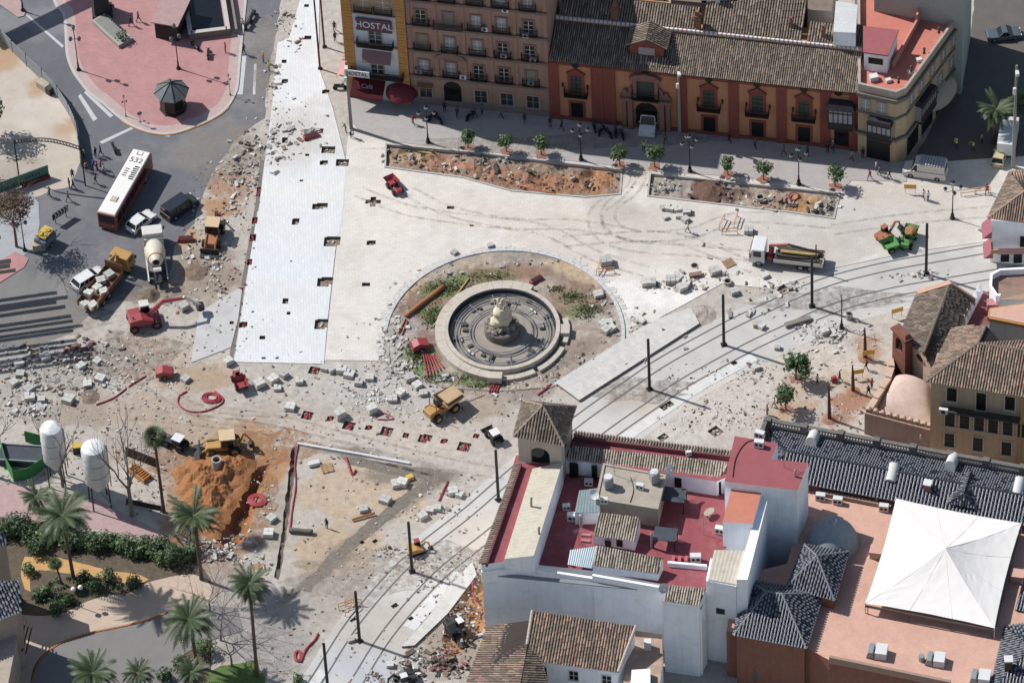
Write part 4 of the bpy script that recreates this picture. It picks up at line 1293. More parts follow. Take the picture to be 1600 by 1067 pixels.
q.scale = (1.7, .9, 1.2)
st = Q([(1350, 110), (1386, 115), (1402, 78), (1350, 72)], YZ - .8)
mb = MB().prism(st, YZ - .8, YZ + 2.2, 0)
sr = wbuild(mb, 'stair_house', yc, M_WWALL)
mb = MB()
c_ = Vector((sum(p[0] for p in st) / 4, sum(p[1] for p in st) / 4))
mb.prism([tuple(c_ + (Vector(p) - c_) * 1.08) for p in st], YZ + 2.2, YZ + 2.4, 0)
sr_roof = MB()
sr_roof = wbuild(mb, 'roof', yc, mat('maroon_roof', '#a85a5e', var=.1, dirt='#8a5054', dirt_amt=.4))
a, b = Vector(st[0]), Vector(st[1])
wv = MB().box(-.9, .9, -.04, .0, 0, 1.0, 0).build('window', None, M_GLASSD)
p_ = fix_ccw(st)
i1 = min(range(4), key=lambda i: (Vector(p_[i]) - Vector(st[0])).length)
on_edge(yc, p_[i1], p_[(i1 + 1) % 4], (b - a).length * .5, YZ + .5, wv)
mb = MB()
pa, pb = P(1425, 62, YZ), P(1438, 30, YZ)
for k in range(2):
 p, q = (P(1395, 108, YZ - .8), P(1432, 42, YZ - .8)) if k == 0 else (P(1432, 42, YZ - .8), P(1445, 14, YZ - .8))
 d = q - p
 mb.cbox((p.x + q.x) / 2, (p.y + q.y) / 2, YZ - .8, d.length, .25, 1.1 + .9 * k, 0, math.atan2(d.y, d.x))
wbuild(mb, 'terrace_wall', yc, mat('terrace_wall_pink', '#cf8f80', var=.1))
for (px, py, s) in ((1365, 125, .8), (1480, 32, .6), (1436, 96, .5), (1422, 115, .5), (1388, 128, .5)):
 p = P(px, py, YZ - .8)
 wbuild(MB().cbox(p.x, p.y, YZ - .8, s * 1.3, s, s * .9, 0, .3), 'rooftop_unit', yc, M_WHITE_P)
for (px, py) in ((1404, 128), (1424, 110), (1444, 82), (1467, 50), (1492, 12)):
 p = P(px, py, YZ)
 mb = MB()
 mb.cyl((p.x, p.y, YZ - .2), (p.x, p.y, YZ + .45), .2, .1, 8)
 mb.ball((p.x, p.y, YZ + .6), .2, 8, 5)
 wbuild(mb, 'parapet_urn', yc, mat('urn_stone', '#5c5a56', var=.2))
prism_thing('rear_block', 'grey-green rendered block behind the red roof terrace at the top edge', 'building', [(1366, -6), (1505, 20), (1520, -70), (1370, -90)], 42, [mat('greygreen_wall', '#a9b3ab', var=.08), mat('grey_deck', '#9aa09c', var=.1)], 0, 14)  # height above the frame added to shade the side street
clean_used()
def W3(px, py, z):
 return P(px, py, z)
def pxprism(mb, pts, z0, z1, m=0, top=None, z=None):
 return mb.prism(Q(pts, z1 if z is None else z), z0, z1, m, top)
def root_at(name, label, cat, px, py, z, group=None):
 p = P(px, py, z)
 return thing(name, label, cat, (p.x, p.y, 0), 0, group)
def edge_band(pts, zt, z0, z1, out, inn, root, name, mats, edges=None, closed=True):
 """parapet or cornice along the sides of a footprint given by roof pixels"""
 poly = fix_ccw(Q(pts, zt))
 n = len(poly)
 mb = MB()
 for i in range(n):
  if edges is None or i in edges:
   wall_strip(mb, poly, i, (i + 1) % n, z0 + .003 * i, z1 + .003 * i, out + .002 * i, 0, inn)
 return wbuild(mb, name, root, mats)
wh = root_at('white_house', 'white house with terracotta roof and pink awnings at the right edge of the square', 'building', 1548, 342, 7.2)
EZ2 = 7.2
poly = Q([(1549, 344), (1640, 352), (1660, 250), (1580, 272)], EZ2)
wbuild(MB().prism(poly, 0, EZ2, 0), 'wall', wh, [M_WWALL])
mb = MB()
a, b, c, d = P(1543, 341, EZ2), P(1660, 356, EZ2), P(1690, 262, EZ2), P(1578, 268, EZ2)
ap1, ap2 = P(1602, 298, EZ2 + 2.3), P(1690, 309, EZ2 + 2.3)
tiles(mb, [a, b, ap2, ap1], a, b, .3, seed=5)
tiles(mb, [d, a, ap1], d, a, .3, seed=6)
tiles(mb, [c, d, ap1, ap2], c, d, .3, seed=7)
ridge(mb, a, ap1, .15, 0)
wbuild(mb, 'roof', wh, TERRA)
mb = MB()
for (px, py) in ((1549, 361), (1551, 392)):
 p = P(px, py, 5.2 if py < 380 else 2.6)
 mb.T = Matrix.Translation(p)
 mb.add([(0, -1, .9), (0, 1.6, .9), (-1.1, 1.6, -.3), (-1.1, -1, -.3), (-1.1, 1.6, -.6), (-1.1, -1, -.6), (0, 1.6, -.3), (0, -1, -.3)], [(0, 1, 2, 3), (3, 2, 4, 5), (1, 6, 2), (0, 3, 7)])
 mb.T = None
 wbuild(mb, 'awning', wh, mat('pink_awning', '#a5606c', var=.1))
 mb = MB()
p = P(1575, 395, 3.4)
wbuild(MB().box(p.x - 1.2, p.x + 3, p.y - .2, p.y + .3, 3.3, 3.5).box(p.x - 1.2, p.x + 3, p.y - .22, p.y - .15, 3.5, 4.4), 'balcony', wh, mat('pink_rail', '#b0878a', var=.1))
p = P(1560, 392, 3.6)
wbuild(MB().box(p.x - .9, p.x + .9, p.y - .1, p.y, 3.2, 3.8), 'sign_board', wh, mat('ochre_sign', '#b98b4e', var=.15))
for px, py, z in ((1600, 385, 3.2), (1570, 408, .6), (1590, 410, .6), (1594, 362, 5.2)):
 p = P(px, py, z)
 wbuild(MB().box(p.x - .5, p.x + .5, p.y - .15, p.y + .2, z, z + 1.7), 'window', wh, M_GLASSD)
ws = root_at('terraced_house', 'white stepped house with brown and dark red terraces beside the chapel', 'building', 1545, 470, 6)
mb = MB()
pxprism(mb, [(1528, 462), (1560, 448), (1548, 505), (1500, 520)], 0, 5.4, 0, 1)
wbuild(mb, 'lower_terrace', ws, [M_WWALL, mat('dark_red_deck', '#8c4f52', var=.12)])
mb = MB()
pxprism(mb, [(1547, 436), (1562, 428), (1640, 424), (1640, 470), (1556, 470), (1546, 455)], 0, 7.0, 0, 1)
wbuild(mb, 'upper_terrace', ws, [M_WWALL, mat('brown_deck', '#9a7a6c', var=.2, dirt='#6d564c', dirt_amt=.6, dirt_sc=.9)])
edge_band([(1547, 436), (1562, 428), (1640, 424), (1640, 470), (1556, 470), (1546, 455)], 7.0, 7, 7.9, .02, .28, ws, 'parapet', [M_WWALL])
mb = MB()
a, b, c, d = P(1561, 468, 8.0), P(1650, 468, 8.0), P(1650, 446, 8.8), P(1566, 451, 8.8)
mb.add([a, b, c, d], [(0, 1, 2, 3)])
pxprism(mb, [(1562, 467), (1650, 467), (1650, 450), (1566, 452)], 0, 7.95, 1)
wbuild(mb, 'tan_roof', ws, [mat('tan_roof', '#c9a78c', var=.12, dirt='#a58670', dirt_amt=.5, dirt_sc=1), M_WWALL])
p = P(1555, 480, 5.6)
wbuild(MB().box(p.x - 1.0, p.x + .6, p.y - .6, p.y + .5, 5.4, 6.6), 'pink_box', ws, mat('pink_plaster', '#c07f88'))
mb = MB()
pxprism(mb, [(1546, 508), (1660, 530), (1660, 480), (1548, 496)], 0, 9.0, 0, 1, z=7.5)
wbuild(mb, 'front_wall', ws, [mat('cream_wall', '#d9d3ca', var=.06, streak=.2), M_TERRACE])
poly = fix_ccw(Q([(1546, 508), (1660, 530), (1660, 480), (1548, 496)], 7.5))
mb = MB()
for i in range(4):
 wall_strip(mb, poly, i, (i + 1) % 4, 8.4 + .003 * i, 8.9 + .003 * i, .25 + .002 * i)
wbuild(mb, 'cornice', ws, [mat('ochre_cornice', '#c58a3e', var=.1)])
p = P(1567, 522, 5)
wbuild(MB().box(p.x - .5, p.x + .5, p.y - .5, p.y - .4, 4.6, 6.2), 'window', ws, mat('tan_shutter', '#a89a86'))
a, b = P(1532, 452, 6), P(1504, 508, 6)
mw = thing('merlon_wall', 'white wall topped by a row of pointed merlons along the chapel roof', 'wall', (a.x, a.y, 0))
d = b - a
L = d.length
rz = math.atan2(d.y, d.x)
wbuild(MB().cbox((a.x + b.x) / 2, (a.y + b.y) / 2, 0, L, .6, 6.0, 0, rz), 'wall', mw, M_WWALL)
for k in range(6):
 c = a.lerp(b, (k + .5) / 6)
 m_ = MB()
 m_.T = Matrix.Translation((c.x, c.y, 6)) @ Matrix.Rotation(rz, 4, 'Z')
 m_.box(-.42, .42, -.32, .32, -.002, .55).box(-.42, .42, -.32, .32, .55, 1.3, 0, .38, .28)
 m_.T = None
 wbuild(m_, 'merlon', mw, M_WWALL)
M_SALMON = mat('salmon_stone', '#d6b59e', var=.12, dirt='#b0917c', dirt_amt=.5, dirt_sc=.7, streak=.2)
ch = root_at('chapel', 'old brick chapel with a small belfry, tiled gable roof and rounded brown apse', 'chapel', 1440, 560, 6)
ER, EE = 9.0, 7.0
r0, r1 = P(1484, 444, ER), P(1443, 552, ER)
e0, e1 = P(1432, 460, EE), P(1404, 530, EE)
f0, f1 = P(1521, 468, EE), P(1463, 588, EE)
wbuild(MB().prism([(e0.x, e0.y), (e1.x, e1.y), (f1.x, f1.y), (f0.x, f0.y)], 0, EE - .02, 0), 'wall', ch, [M_SALMON])
mb = MB()
mb.add([e1, f1, r1], [(0, 1, 2)])
mb.add([e0, f0, r0], [(0, 2, 1)])
wbuild(mb, 'gable', ch, [M_SALMON])
mb = MB()
up = Vector((0, 0, .06))
tiles(mb, [e0 + up, e1 + up, r1 + up, r0 + up], e0 + up, e1 + up, .34, seed=9)
tiles(mb, [f0 + up, f1 + up, r1 + up, r0 + up], f0 + up, f1 + up, .34, seed=10)
ridge(mb, r0 + up, r1 + up, .2, 2)
wbuild(mb, 'roof', ch, OLD)
mb = MB()
for p, q in ((e0, r0), (r0, f0)):
 dd = (q - p)
 nn = Vector((-.25, .5, 0))
 mb.add([p + nn * .4 + Vector((0, 0, .5)), q + nn * .4 + Vector((0, 0, .5)), q - nn * .8 + Vector((0, 0, .5)), p - nn * .8 + Vector((0, 0, .5)),
   p + nn * .4 - Vector((0, 0, .6)), q + nn * .4 - Vector((0, 0, .6)), q - nn * .8 - Vector((0, 0, .6)), p - nn * .8 - Vector((0, 0, .6))],
   [(0, 1, 2, 3), (0, 4, 5, 1), (2, 6, 7, 3), (0, 3, 7, 4), (1, 5, 6, 2)])
wbuild(mb, 'end_parapet', ch, [mat('pink_coping', '#cfa48c', var=.1)])
ov = P(1441, 570, 6.3)
mb = MB()
dv = (f1 - e1).normalized()
nv = Vector((dv.y, -dv.x, 0))
c = e1.lerp(f1, .58) + Vector((0, 0, .55)) + nv * .05
mb.T = Matrix.Translation(c) @ Matrix.Rotation(math.atan2(dv.y, dv.x), 4, 'Z') @ Matrix.Diagonal((1.15, 1, .75, 1))
mb.cyl((0, .1, 0), (0, -.06, 0), .75, .75, 20, 0).cyl((0, -.06, 0), (0, -.09, 0), .58, .58, 20, 1)
mb.T = None
wbuild(mb, 'oval_window', ch, [M_SALMON, M_GLASSD])
bp = P(1409, 550, 6.6)
br_ = math.atan2(dv.y, dv.x)
mb = MB()
mb.T = Matrix.Translation((bp.x, bp.y, 0)) @ Matrix.Rotation(br_, 4, 'Z')
for s in (-1, 1):
 mb.box(s * .95 - .3, s * .95 + .3, -.45, .45, 0, 9.2)
mb.box(-.65, .65, -.45, .45, 0, 7.0)
K = 10
for k in range(K):
 a0, a1 = math.pi * k / K, math.pi * (k + 1) / K
 mb.side([(.65 * math.cos(a0), 8.5 + .65 * math.sin(a0)), (.65 * math.cos(a1), 8.5 + .65 * math.sin(a1)), (.65 * math.cos(a1), 9.4), (.65 * math.cos(a0), 9.4)], -.44, .44)
mb.box(-1.25, 1.25, -.45, .45, 9.402, 9.7)
mb.box(-1.45, 1.45, -.65, .65, 9.7, 9.95).box(-1.3, 1.3, -.5, .5, 9.95, 10.4, 0, .25, .2)
mb.T = None
bf = wbuild(mb, 'belfry', ch, [mat('belfry_brick', '#8a5546', var=.22, fine=12)])
mb = MB()
mb.T = Matrix.Translation((bp.x, bp.y, 0)) @ Matrix.Rotation(br_, 4, 'Z')
mb.lathe([(.42, 7.4), (.32, 7.6), (.24, 8.1), (.12, 8.3), (.02, 8.35)], n=14).cyl((-.6, 0, 8.4), (.6, 0, 8.4), .06)
mb.T = None
bl_ = wbuild(mb, 'bell', ch, [M_BLK], smooth=True)
mb = MB()
c0, c1, c2, c3 = P(1396, 583, 5.2), P(1456, 600, 5.2), P(1454, 662, 3.4), P(1364, 640, 3.4)
n1, n2 = 14, 12
vs = []
for j in range(n2 + 1):
 for i in range(n1 + 1):
  s_, t_ = i / n1, j / n2
  p = c0.lerp(c1, s_).lerp(c3.lerp(c2, s_), t_)
  h = 1.5 * (4 * s_ * (1 - s_)) ** .6 * (1 - t_ ** 2 * .9) + .04 * noise.noise((p.x * 2, p.y * 2, 1))
  vs.append((p.x, p.y, p.z + h - 1.0))
fs = [(j * (n1 + 1) + i, (j + 1) * (n1 + 1) + i, (j + 1) * (n1 + 1) + i + 1, j * (n1 + 1) + i + 1) for j in range(n2) for i in range(n1)]
mb.add(vs, fs)
wbuild(mb, 'apse_roof', ch, [mat('brown_plaster', '#dabfae', var=.12, sc=1, fine=10, dirt='#b08c78', dirt_amt=.5, dirt_sc=.6)], smooth='all')
mb = MB()
ln = [P2(x, y, 5.0 - .1 * k) for k, (x, y) in enumerate([(1391, 560), (1393, 572), (1388, 588), (1378, 603), (1368, 618), (1357, 636)])]
lo, ro = offset(ln, .38), offset(ln, -.38)
for k in range(len(ln) - 1):
 mb.prism([lo[k], lo[k + 1], ro[k + 1], ro[k]], 0, 5.0 - .22 * k)
wbuild(mb, 'side_wall', ch, [M_SALMON])
a, b = P(1351, 640, 4.2), P(1459, 668, 4.2)
d = b - a
rz = math.atan2(d.y, d.x)
bt = thing('battlement_wall', 'brown wall with rounded battlements in front of the chapel apse', 'wall', (a.x, a.y, 0), rz)
L = d.length
MB().box(0, L, 0, .6, 0, 3.6).build('wall', bt, mat('brown_wall', '#b5968a', var=.12, streak=.25, dirt='#94776a', dirt_amt=.4))
MB().box(-.05, L + .05, -.12, .72, 3.6, 3.8).build('coping', bt, M_SALMON)
m0 = MB().box(-.3, .3, .02, .5, 3.8, 4.15).cyl((0, .02, 4.15), (0, .5, 4.15), .3, .3, 12).build('merlon', None, mat('merlon_brick', '#c4a590', var=.15))
for k in range(10):
 put(m0, bt, L * (k + .5) / 10, 0)
wl_ = MB().box(-.1, .1, -.3, 0, 0, .6, 0, .03).build('wall_lamp', bt, M_WHITE_P)
wl_.location = (L * .82, 0, 2.0)
yb = root_at('ochre_house', 'ochre three-storey house with hipped tile roof and long iron balcony right of the chapel', 'building', 1455, 592, 13.2)
YB = 13.2
y0, y1 = P(1455, 594, YB), P(1640, 622, YB)
dy = (y1 - y0)
rzb = math.atan2(dy.y, dy.x)
yb.rotation_euler = (0, 0, rzb)
LB = dy.length
MB().box(0, LB, 0, 4.3, 0, YB - .03, 0).build('wall', yb, mat('ochre_wall', '#d2b892', var=.08, streak=.25, dirt='#b89a6c', dirt_amt=.4))
MB().box(-.1, LB, -.3, 4.2, YB - .45, YB - .033).build('cornice', yb, mat('cream_cornice', '#bfae94', var=.1))
mb = MB()
A_, B_, C_, D_ = Vector((-.5, -.6, YB)), Vector((LB, -.6, YB)), Vector((LB, 9.4, YB)), Vector((-.5, 9.4, YB))
K1 = Vector((4.6, 4.4, YB + 2.4))
K2 = Vector((LB, 4.4, YB + 2.4))
tiles(mb, [A_, B_, K2, K1], A_, B_, .33, seed=12)
ridge(mb, A_, K1, .17, 3)
ridge(mb, K1, K2, .17, 3)
ql = local_of(yb)
W0, W1 = ql @ P(1488, 512, YB), ql @ P(1541, 508, YB + 2.2)
W1.z = YB + 2.2
W2 = Vector((W1.x + 3.6, W1.y - 2.4, YB + .2))
tiles(mb, [A_, W0, W1, K1], W0, A_, .33, seed=13)
ridge(mb, K1, W1, .17, 3)
tiles(mb, [W1, W2, K1], W1 + Vector((2, 1.5, -2)), W2 + Vector((1, -.6, -.4)), .33, seed=15)
tiles(mb, [(K1.x, K1.y, K1.z), (LB, 4.4, YB + 2.4), (LB, 9.4, YB)], (LB, 9.4, YB), (K1.x, 9.4, YB), .33, seed=13)
mb.prism([(W0.x + .4, W0.y - .3), (W1.x, W1.y), (W2.x, W2.y), (K1.x, K1.y), (0, .3)], 0, YB - .3, 2)
mb.build('roof', yb, TERRA)
yx = lambda px: LB * (px - 1455) / (1640 - 1455)
wn = make_window(1.15, 2.3, mat('cream_surround', '#d9cdb4', var=.06), M_GLASSD, 4, sur=.12, mun=M_BLK, cols_=2)
for px in (1488, 1579, 1625):
 put(wn, yb, yx(px), 10.0)
put(wn, yb, yx(1534), 9.2).scale = (1, 1, 1.3)
for px in (1486, 1509, 1532, 1554, 1577, 1600, 1622):
 put(wn, yb, yx(px), 5.7)
for px in (1486, 1531, 1576, 1620):
 put(wn, yb, yx(px), 2.2)
mb = MB()
x0, x1 = yx(1472), yx(1596)
mb.box(x0, x1, -.9, 0, 8.75, 8.95, 1)
for k in range(int((x1 - x0) / .16)):
 mb.box(x0 + k * .16, x0 + k * .16 + .035, -.9, -.865, 8.95, 9.9, 0)
mb.box(x0, x1, -.92, -.86, 9.9, 9.97, 0).box(x0, x1, -.915, -.865, 9.3, 9.34, 0)
mb.build('balcony', yb, [M_BLK, mat('dark_slab', '#55524e')])
put(ac0, yb, yx(1478), 9.0, -.95).scale = (1.3, 1.2, 1.2)
MB().box(yx(1597), yx(1599), -.35, -.05, 0, YB - .5).build('drainpipe', yb, mat('ochre_pipe', '#c9a560'))
BZ = 9.2
bb = root_at('balustrade_building', 'long building with dark glazed roof, white skylight tubes and a stone balustrade', 'building', 1200, 655, BZ)
u0, u1 = P(1196, 656, BZ + 1.2), P(1660, 742, BZ + 1.2)
du = u1 - u0
bb.location = (u0.x, u0.y, 0)
bb.rotation_euler = (0, 0, math.atan2(du.y, du.x))
LBB = du.length
M_DSTONE = mat('weathered_stone', '#77716c', var=.15, dirt='#4d4946', dirt_amt=.5, dirt_sc=1.2)
MB().box(0, LBB, -7.0, .2, 0, BZ - .4, 0).build('wall', bb, M_BRICK)
MB().box(-.2, LBB, -.25, .35, BZ, BZ + .25).box(-.2, LBB, -.2, .3, BZ + 1.1, BZ + 1.32).build('balustrade_rail', bb, M_DSTONE)
ba = MB().lathe([(.1, 0), (.05, .12), (.12, .3), (.1, .5), (.05, .72), (.09, .85)], n=7).build('baluster', None, mat('baluster_stone', '#cfc6ba', var=.12), smooth='all')
pier = MB().box(-.38, .38, -.28, .38, BZ + .25, BZ + 1.5).build('balustrade_pier', None, M_DSTONE)
np_ = 8
allb = []
for k in range(np_ + 1):
 put(pier, bb, .3 + (LBB - .6) * k / np_, 0)
 if k < np_:
  for j in range(11):
   allb.append((.3 + (LBB - .6) * k / np_ + (LBB - .6) / np_ * (j + 1.3) / 12.6))
for x in allb:
 put(ba, bb, x, BZ + .25, .05)
MB().box(-.2, .3, -4.5, -.3, BZ, BZ + 1.35).build('end_parapet', bb, M_DSTONE)
mb = MB()
ry, rz_ = -4.3, BZ + 1.35
sy, sz_ = -7.3, BZ - .25
x_l = 3.6
tiles(mb, [(.5, -.4, BZ + .1), (LBB, -.4, BZ + .1), (LBB, ry, rz_), (x_l, ry, rz_)], (LBB, -.4, BZ + .1), (.5, -.4, BZ + .1), .3, cap=5, seed=21, course=.5)
tiles(mb, [(.5, -.4, BZ + .1), (x_l, ry, rz_), (x_l - 1.2, sy + 1, BZ - .2)], (.5, -.4, BZ + .1), (x_l - 1.2, sy + 1, BZ - .2), .3, cap=5, seed=22)
tiles(mb, [(x_l - .9, sy, sz_), (LBB, sy, sz_), (LBB, ry, rz_), (x_l, ry, rz_)], (x_l - .9, sy, sz_), (LBB, sy, sz_), .42, cap=5, seed=23, course=.62)
ridge(mb, (x_l, ry, rz_ + .05), (LBB, ry, rz_ + .05), .16, 2)
mb.build('roof', bb, GLAZE)
sk = MB()
K = 10
vs = []
for y in (-1.1, 1.1):
 for j in range(K + 1):
  a = math.pi * j / K
  vs.append((.62 * math.cos(a), y, .62 * math.sin(a) + .25))
vs2 = [(.62, -1.1, -.3), (-.62, -1.1, -.3), (.62, 1.1, -.3), (-.62, 1.1, -.3)]
sk.add(vs, [(j, j + 1, K + 2 + j, K + 1 + j) for j in range(K)] + [tuple(range(K + 1)), tuple(range(K + 1, 2 * K + 2))[::-1]])
sk.box(-.62, .62, -1.1, 1.1, -.5, .26)
sk0 = sk.build('skylight_tube', None, mat('skylight_white', '#d9d8d3', var=.08, dirt='#a9a7a0', dirt_amt=.5, dirt_sc=1.5), smooth=True)
def bbp(px, py, z):
 Qm = local_of(bb)
 return Qm @ P(px, py, z)
for px, py, z, t_ in ((1270, 686, BZ + .75, .3), (1395, 740, BZ + .9, -.35), (1487, 723, BZ + .9, .3), (1592, 762, BZ + 1.0, -.35)):
 q = bbp(px, py, z)
 o = put(sk0, bb, q.x, z, q.y)
 o.rotation_euler = (-t_ if t_ > 0 else -t_, 0, 0)
q = bbp(1449, 770, BZ)
MB().box(q.x - .4, q.x + .4, q.y - .4, q.y + .4, BZ - 2.2, BZ + 1.7, 0).box(q.x - .48, q.x + .48, q.y - .48, q.y + .48, BZ + 1.7, BZ + 1.85, 1).build('chimney', bb, [M_BRICK, M_WHITE_P])
q = bbp(1504, 785, BZ)
BZ += .75
mb = MB().box(q.x - 1.1, q.x + 1.1, q.y - .6, q.y + 2.2, BZ - 2.0, BZ - .2, 0).box(q.x - .6, q.x + .6, q.y - .64, q.y - .6, BZ - 1.8, BZ - .5, 1)
mb.build('dormer', bb, [mat('dormer_wall', '#b59a8c', var=.1), M_WHITE_P])
mb = MB()
pk0, pk1 = Vector((q.x + .2, q.y - .2, BZ + 1.0)), Vector((q.x + .2, q.y + 3.4, BZ + 1.0))
tiles(mb, [(q.x - 1.5, q.y - .9, BZ - .2), pk0, pk1, (q.x - 1.5, q.y + 3.0, BZ - .2)], (q.x - 1.5, q.y + 3.0, BZ - .2), (q.x - 1.5, q.y - .9, BZ - .2), .3, cap=5)
tiles(mb, [(q.x + 1.7, q.y - .9, BZ - .2), (q.x + 1.7, q.y + 3.0, BZ - .2), pk1, pk0], (q.x + 1.7, q.y - .9, BZ - .2), (q.x + 1.7, q.y + 3.0, BZ - .2), .3, cap=5)
tiles(mb, [(q.x - 1.5, q.y - .9, BZ - .2), (q.x + 1.7, q.y - .9, BZ - .2), pk0], (q.x - 1.5, q.y - .9, BZ - .2), (q.x + 1.7, q.y - .9, BZ - .2), .3, cap=5)
mb.build('dormer_roof', bb, GLAZE)
BZ -= .75
TZ = 7.8
tb = root_at('terrace_building', 'brick building with a terracotta roof terrace, grey dome and dark glazed pavilion roofs', 'building', 1400, 900, TZ)
tpoly = [(1266, 750), (1400, 772), (1700, 840), (1700, 1100), (1485, 1070), (1405, 1054), (1296, 1031), (1262, 1012), (1135, 985), (1150, 900), (1230, 880)]
mb = MB()
pxprism(mb, tpoly, 0, TZ, 0, 1)
wbuild(mb, 'wall', tb, [M_BRICK, M_TERRACE])
mb = MB()
for a, b in (((1296, 1031), (1485, 1070)),):
 p, q = P(*a, TZ), P(*b, TZ)
 d = q - p
 mb.cbox((p.x + q.x) / 2, (p.y + q.y) / 2, TZ - .3, d.length, .35, 1.0, 0, math.atan2(d.y, d.x))
wbuild(mb, 'terrace_parapet', tb, [mat('terrace_coping', '#a98a78', var=.12)])
dc = P(1301, 850, TZ)
mb = MB().lathe([(3.0, -.2), (3.0, .5), (2.9, 1.0), (2.5, 1.9), (1.8, 2.7), (1.1, 3.3), (.5, 3.8), (.45, 4.3), (0.02, 4.4)], (dc.x, dc.y, TZ), 24)
wbuild(mb, 'dome', tb, [mat('dome_lead', '#9aa3a9', var=.08, rough=.6, streak=.2)], smooth=True)
def pavilion(pts, ze, apex, za, apex2=None, body=None, sd=1):
 """hipped roof: eave corner pixels (in order), apex or ridge pixels"""
 E3 = [P(x, y, ze) for x, y in pts]
 A1 = P(*apex, za)
 A2 = P(*apex2, za) if apex2 else None
 mb = MB()
 n = len(E3)
 for i in range(n):
  a, b = E3[i], E3[(i + 1) % n]
  if A2 is None:
   pl_ = [a, b, A1]
  else:
   da, db = ((a - A1).length - (a - A2).length), ((b - A1).length - (b - A2).length)
   t1 = A1 if da < 0 else A2
   t2 = A1 if db < 0 else A2
   pl_ = [a, b, t2] if t1 == t2 else [a, b, t2, t1]
  tiles(mb, pl_, a, b, .36, cap=5, seed=sd + i, course=.55)
  ridge(mb, a, A1 if A2 is None else t1, .14, 5, .4)
 if A2:
  ridge(mb, A1, A2, .14, 5, .4)
 wbuild(mb, 'pavilion_roof', tb, GLAZE)
 mb = MB()
 c = sum(E3, Vector()) / n
 mb.prism([tuple((c + (p - c) * .93)[:2]) for p in E3], 0, ze - .03, 0)
 wbuild(mb, 'pavilion_wall', tb, [M_BRICK])
pavilion([(1228, 918), (1304, 938), (1326, 862), (1256, 850)], 9.6, (1276, 868), 12.0, sd=31)
pavilion([(1146, 992), (1260, 1013), (1287, 926), (1165, 905)], 8.8, (1222, 928), 11.4, (1198, 924), sd=41)
for (px, py, w_) in ((1205, 1012, .9), (1150, 1010, .9), (1185, 1060, .9), (1245, 1050, .9)):
 z = 4.6 if py < 1030 else 1.2
 p = P(px, py, z)
 wbuild(MB().box(p.x - .5, p.x + .5, p.y - .35, p.y + .2, z, z + 1.6), 'window', tb, mat('blue_pane', '#5a6672', rough=.2))
tent = root_at('canopy', 'huge white tent canopy with a low peak spread over the terracotta terrace', 'canopy', 1475, 880, TZ)
CZ, CPK = TZ + 1.7, TZ + 3.9
corners = [P(1400, 778, CZ), P(1596, 817, CZ), P(1554, 981, CZ), P(1352, 942, CZ)]
pk = P(1477, 856, CPK)
mb = MB()
n = 12
for i in range(4):
 a, b = corners[i], corners[(i + 1) % 4]
 mid_in = (corners[(i + 2) % 4] + corners[(i + 3) % 4]) / 2
 for r in range(n):
  for s_ in range(n):
   def pt(r_, q_):
    e = a.lerp(b, q_)
    inw = (mid_in - (a + b) / 2).normalized()
    e = e + inw * (.22 * 4 * q_ * (1 - q_))
    p = pk.lerp(e, r_)
    p.z += .05 * noise.noise((p.x * .9, p.y * .9, 3)) - .38 * math.sin(math.pi * r_)
    return p
   r0, r1, q0, q1 = r / n, (r + 1) / n, s_ / n, (s_ + 1) / n
   mb.add([pt(r0, q0), pt(r1, q0), pt(r1, q1), pt(r0, q1)] if r else [pt(0, 0), pt(r1, q0), pt(r1, q1)], [(0, 1, 2, 3)] if r else [(0, 1, 2)])
M_TENT = mat('canopy_cloth', '#f0eae4', var=.025, sc=.3, fine=4, rough=.8)
wbuild(mb, 'cloth', tent, [M_TENT])
for i in range(4):
 a, b = corners[i], corners[(i + 1) % 4]
 for q_ in (0, .33, .66):
  e = a.lerp(b, q_) + ((corners[(i + 2) % 4] + corners[(i + 3) % 4]) / 2 - (a + b) / 2).normalized() * (.88 * q_ * (1 - q_))
  ln = [pk.lerp(e, k / 12) + Vector((0, 0, .012 - .38 * math.sin(math.pi * k / 12))) for k in range(13)]
  wbuild(MB().tube(ln, .016, 4), 'seam', tent, [mat('canopy_seam', '#e6e1da')])
for c in corners:
 wbuild(MB().cyl((c.x, c.y, TZ), (c.x, c.y, CZ + .1), .07, .07, 8), 'pole', tent, [M_WHITE_P])
mb = MB()
for i in (2, 1):
 a, b = corners[i], corners[(i + 1) % 4]
 for t_ in (.0, 1.0):
  pass
 d = b - a
 mb.cbox((a.x + b.x) / 2, (a.y + b.y) / 2, CZ - .62, d.length, .14, .3, 0, math.atan2(d.y, d.x))
 for t_ in (.02, .35, .66, .98):
  p = a.lerp(b, t_)
  mb.cyl((p.x, p.y, TZ), (p.x, p.y, CZ - .62), .05, .05, 6)
wbuild(mb, 'frame', tent, [mat('tent_frame', '#5c5a58', rough=.4)])
acb = MB().box(-.55, .55, -.3, .3, 0, .95, 0)
for dx in (-.25, .25):
 acb.cyl((dx, -.301, .5), (dx, -.32, .5), .2, .2, 12, 1)
acb.box(-.55, -.35, -.32, -.301, .05, .9, 0)
AC1 = thing('air_conditioner', 'white outdoor air conditioner on the terrace parapet, leftmost of three', 'air conditioner', P(1282, 780, TZ), -.2, 'air conditioners along the terrace')
acb.build('casing', AC1, [M_WHITE_P, M_BLK])
for (px, py, lb) in ((1309, 786, 'white outdoor air conditioner on the terrace, middle of three'), (1381, 797, 'white outdoor air conditioner on the terrace, rightmost of three beside the canopy')):
 dup(AC1, P(px, py, TZ), -.2, lb)
p, q = P(1278, 774, TZ), P(1392, 796, TZ)
d = q - p
lw = thing('low_wall', 'low pink roof wall running behind the three air conditioners', 'wall', (p.x, p.y, TZ), math.atan2(d.y, d.x))
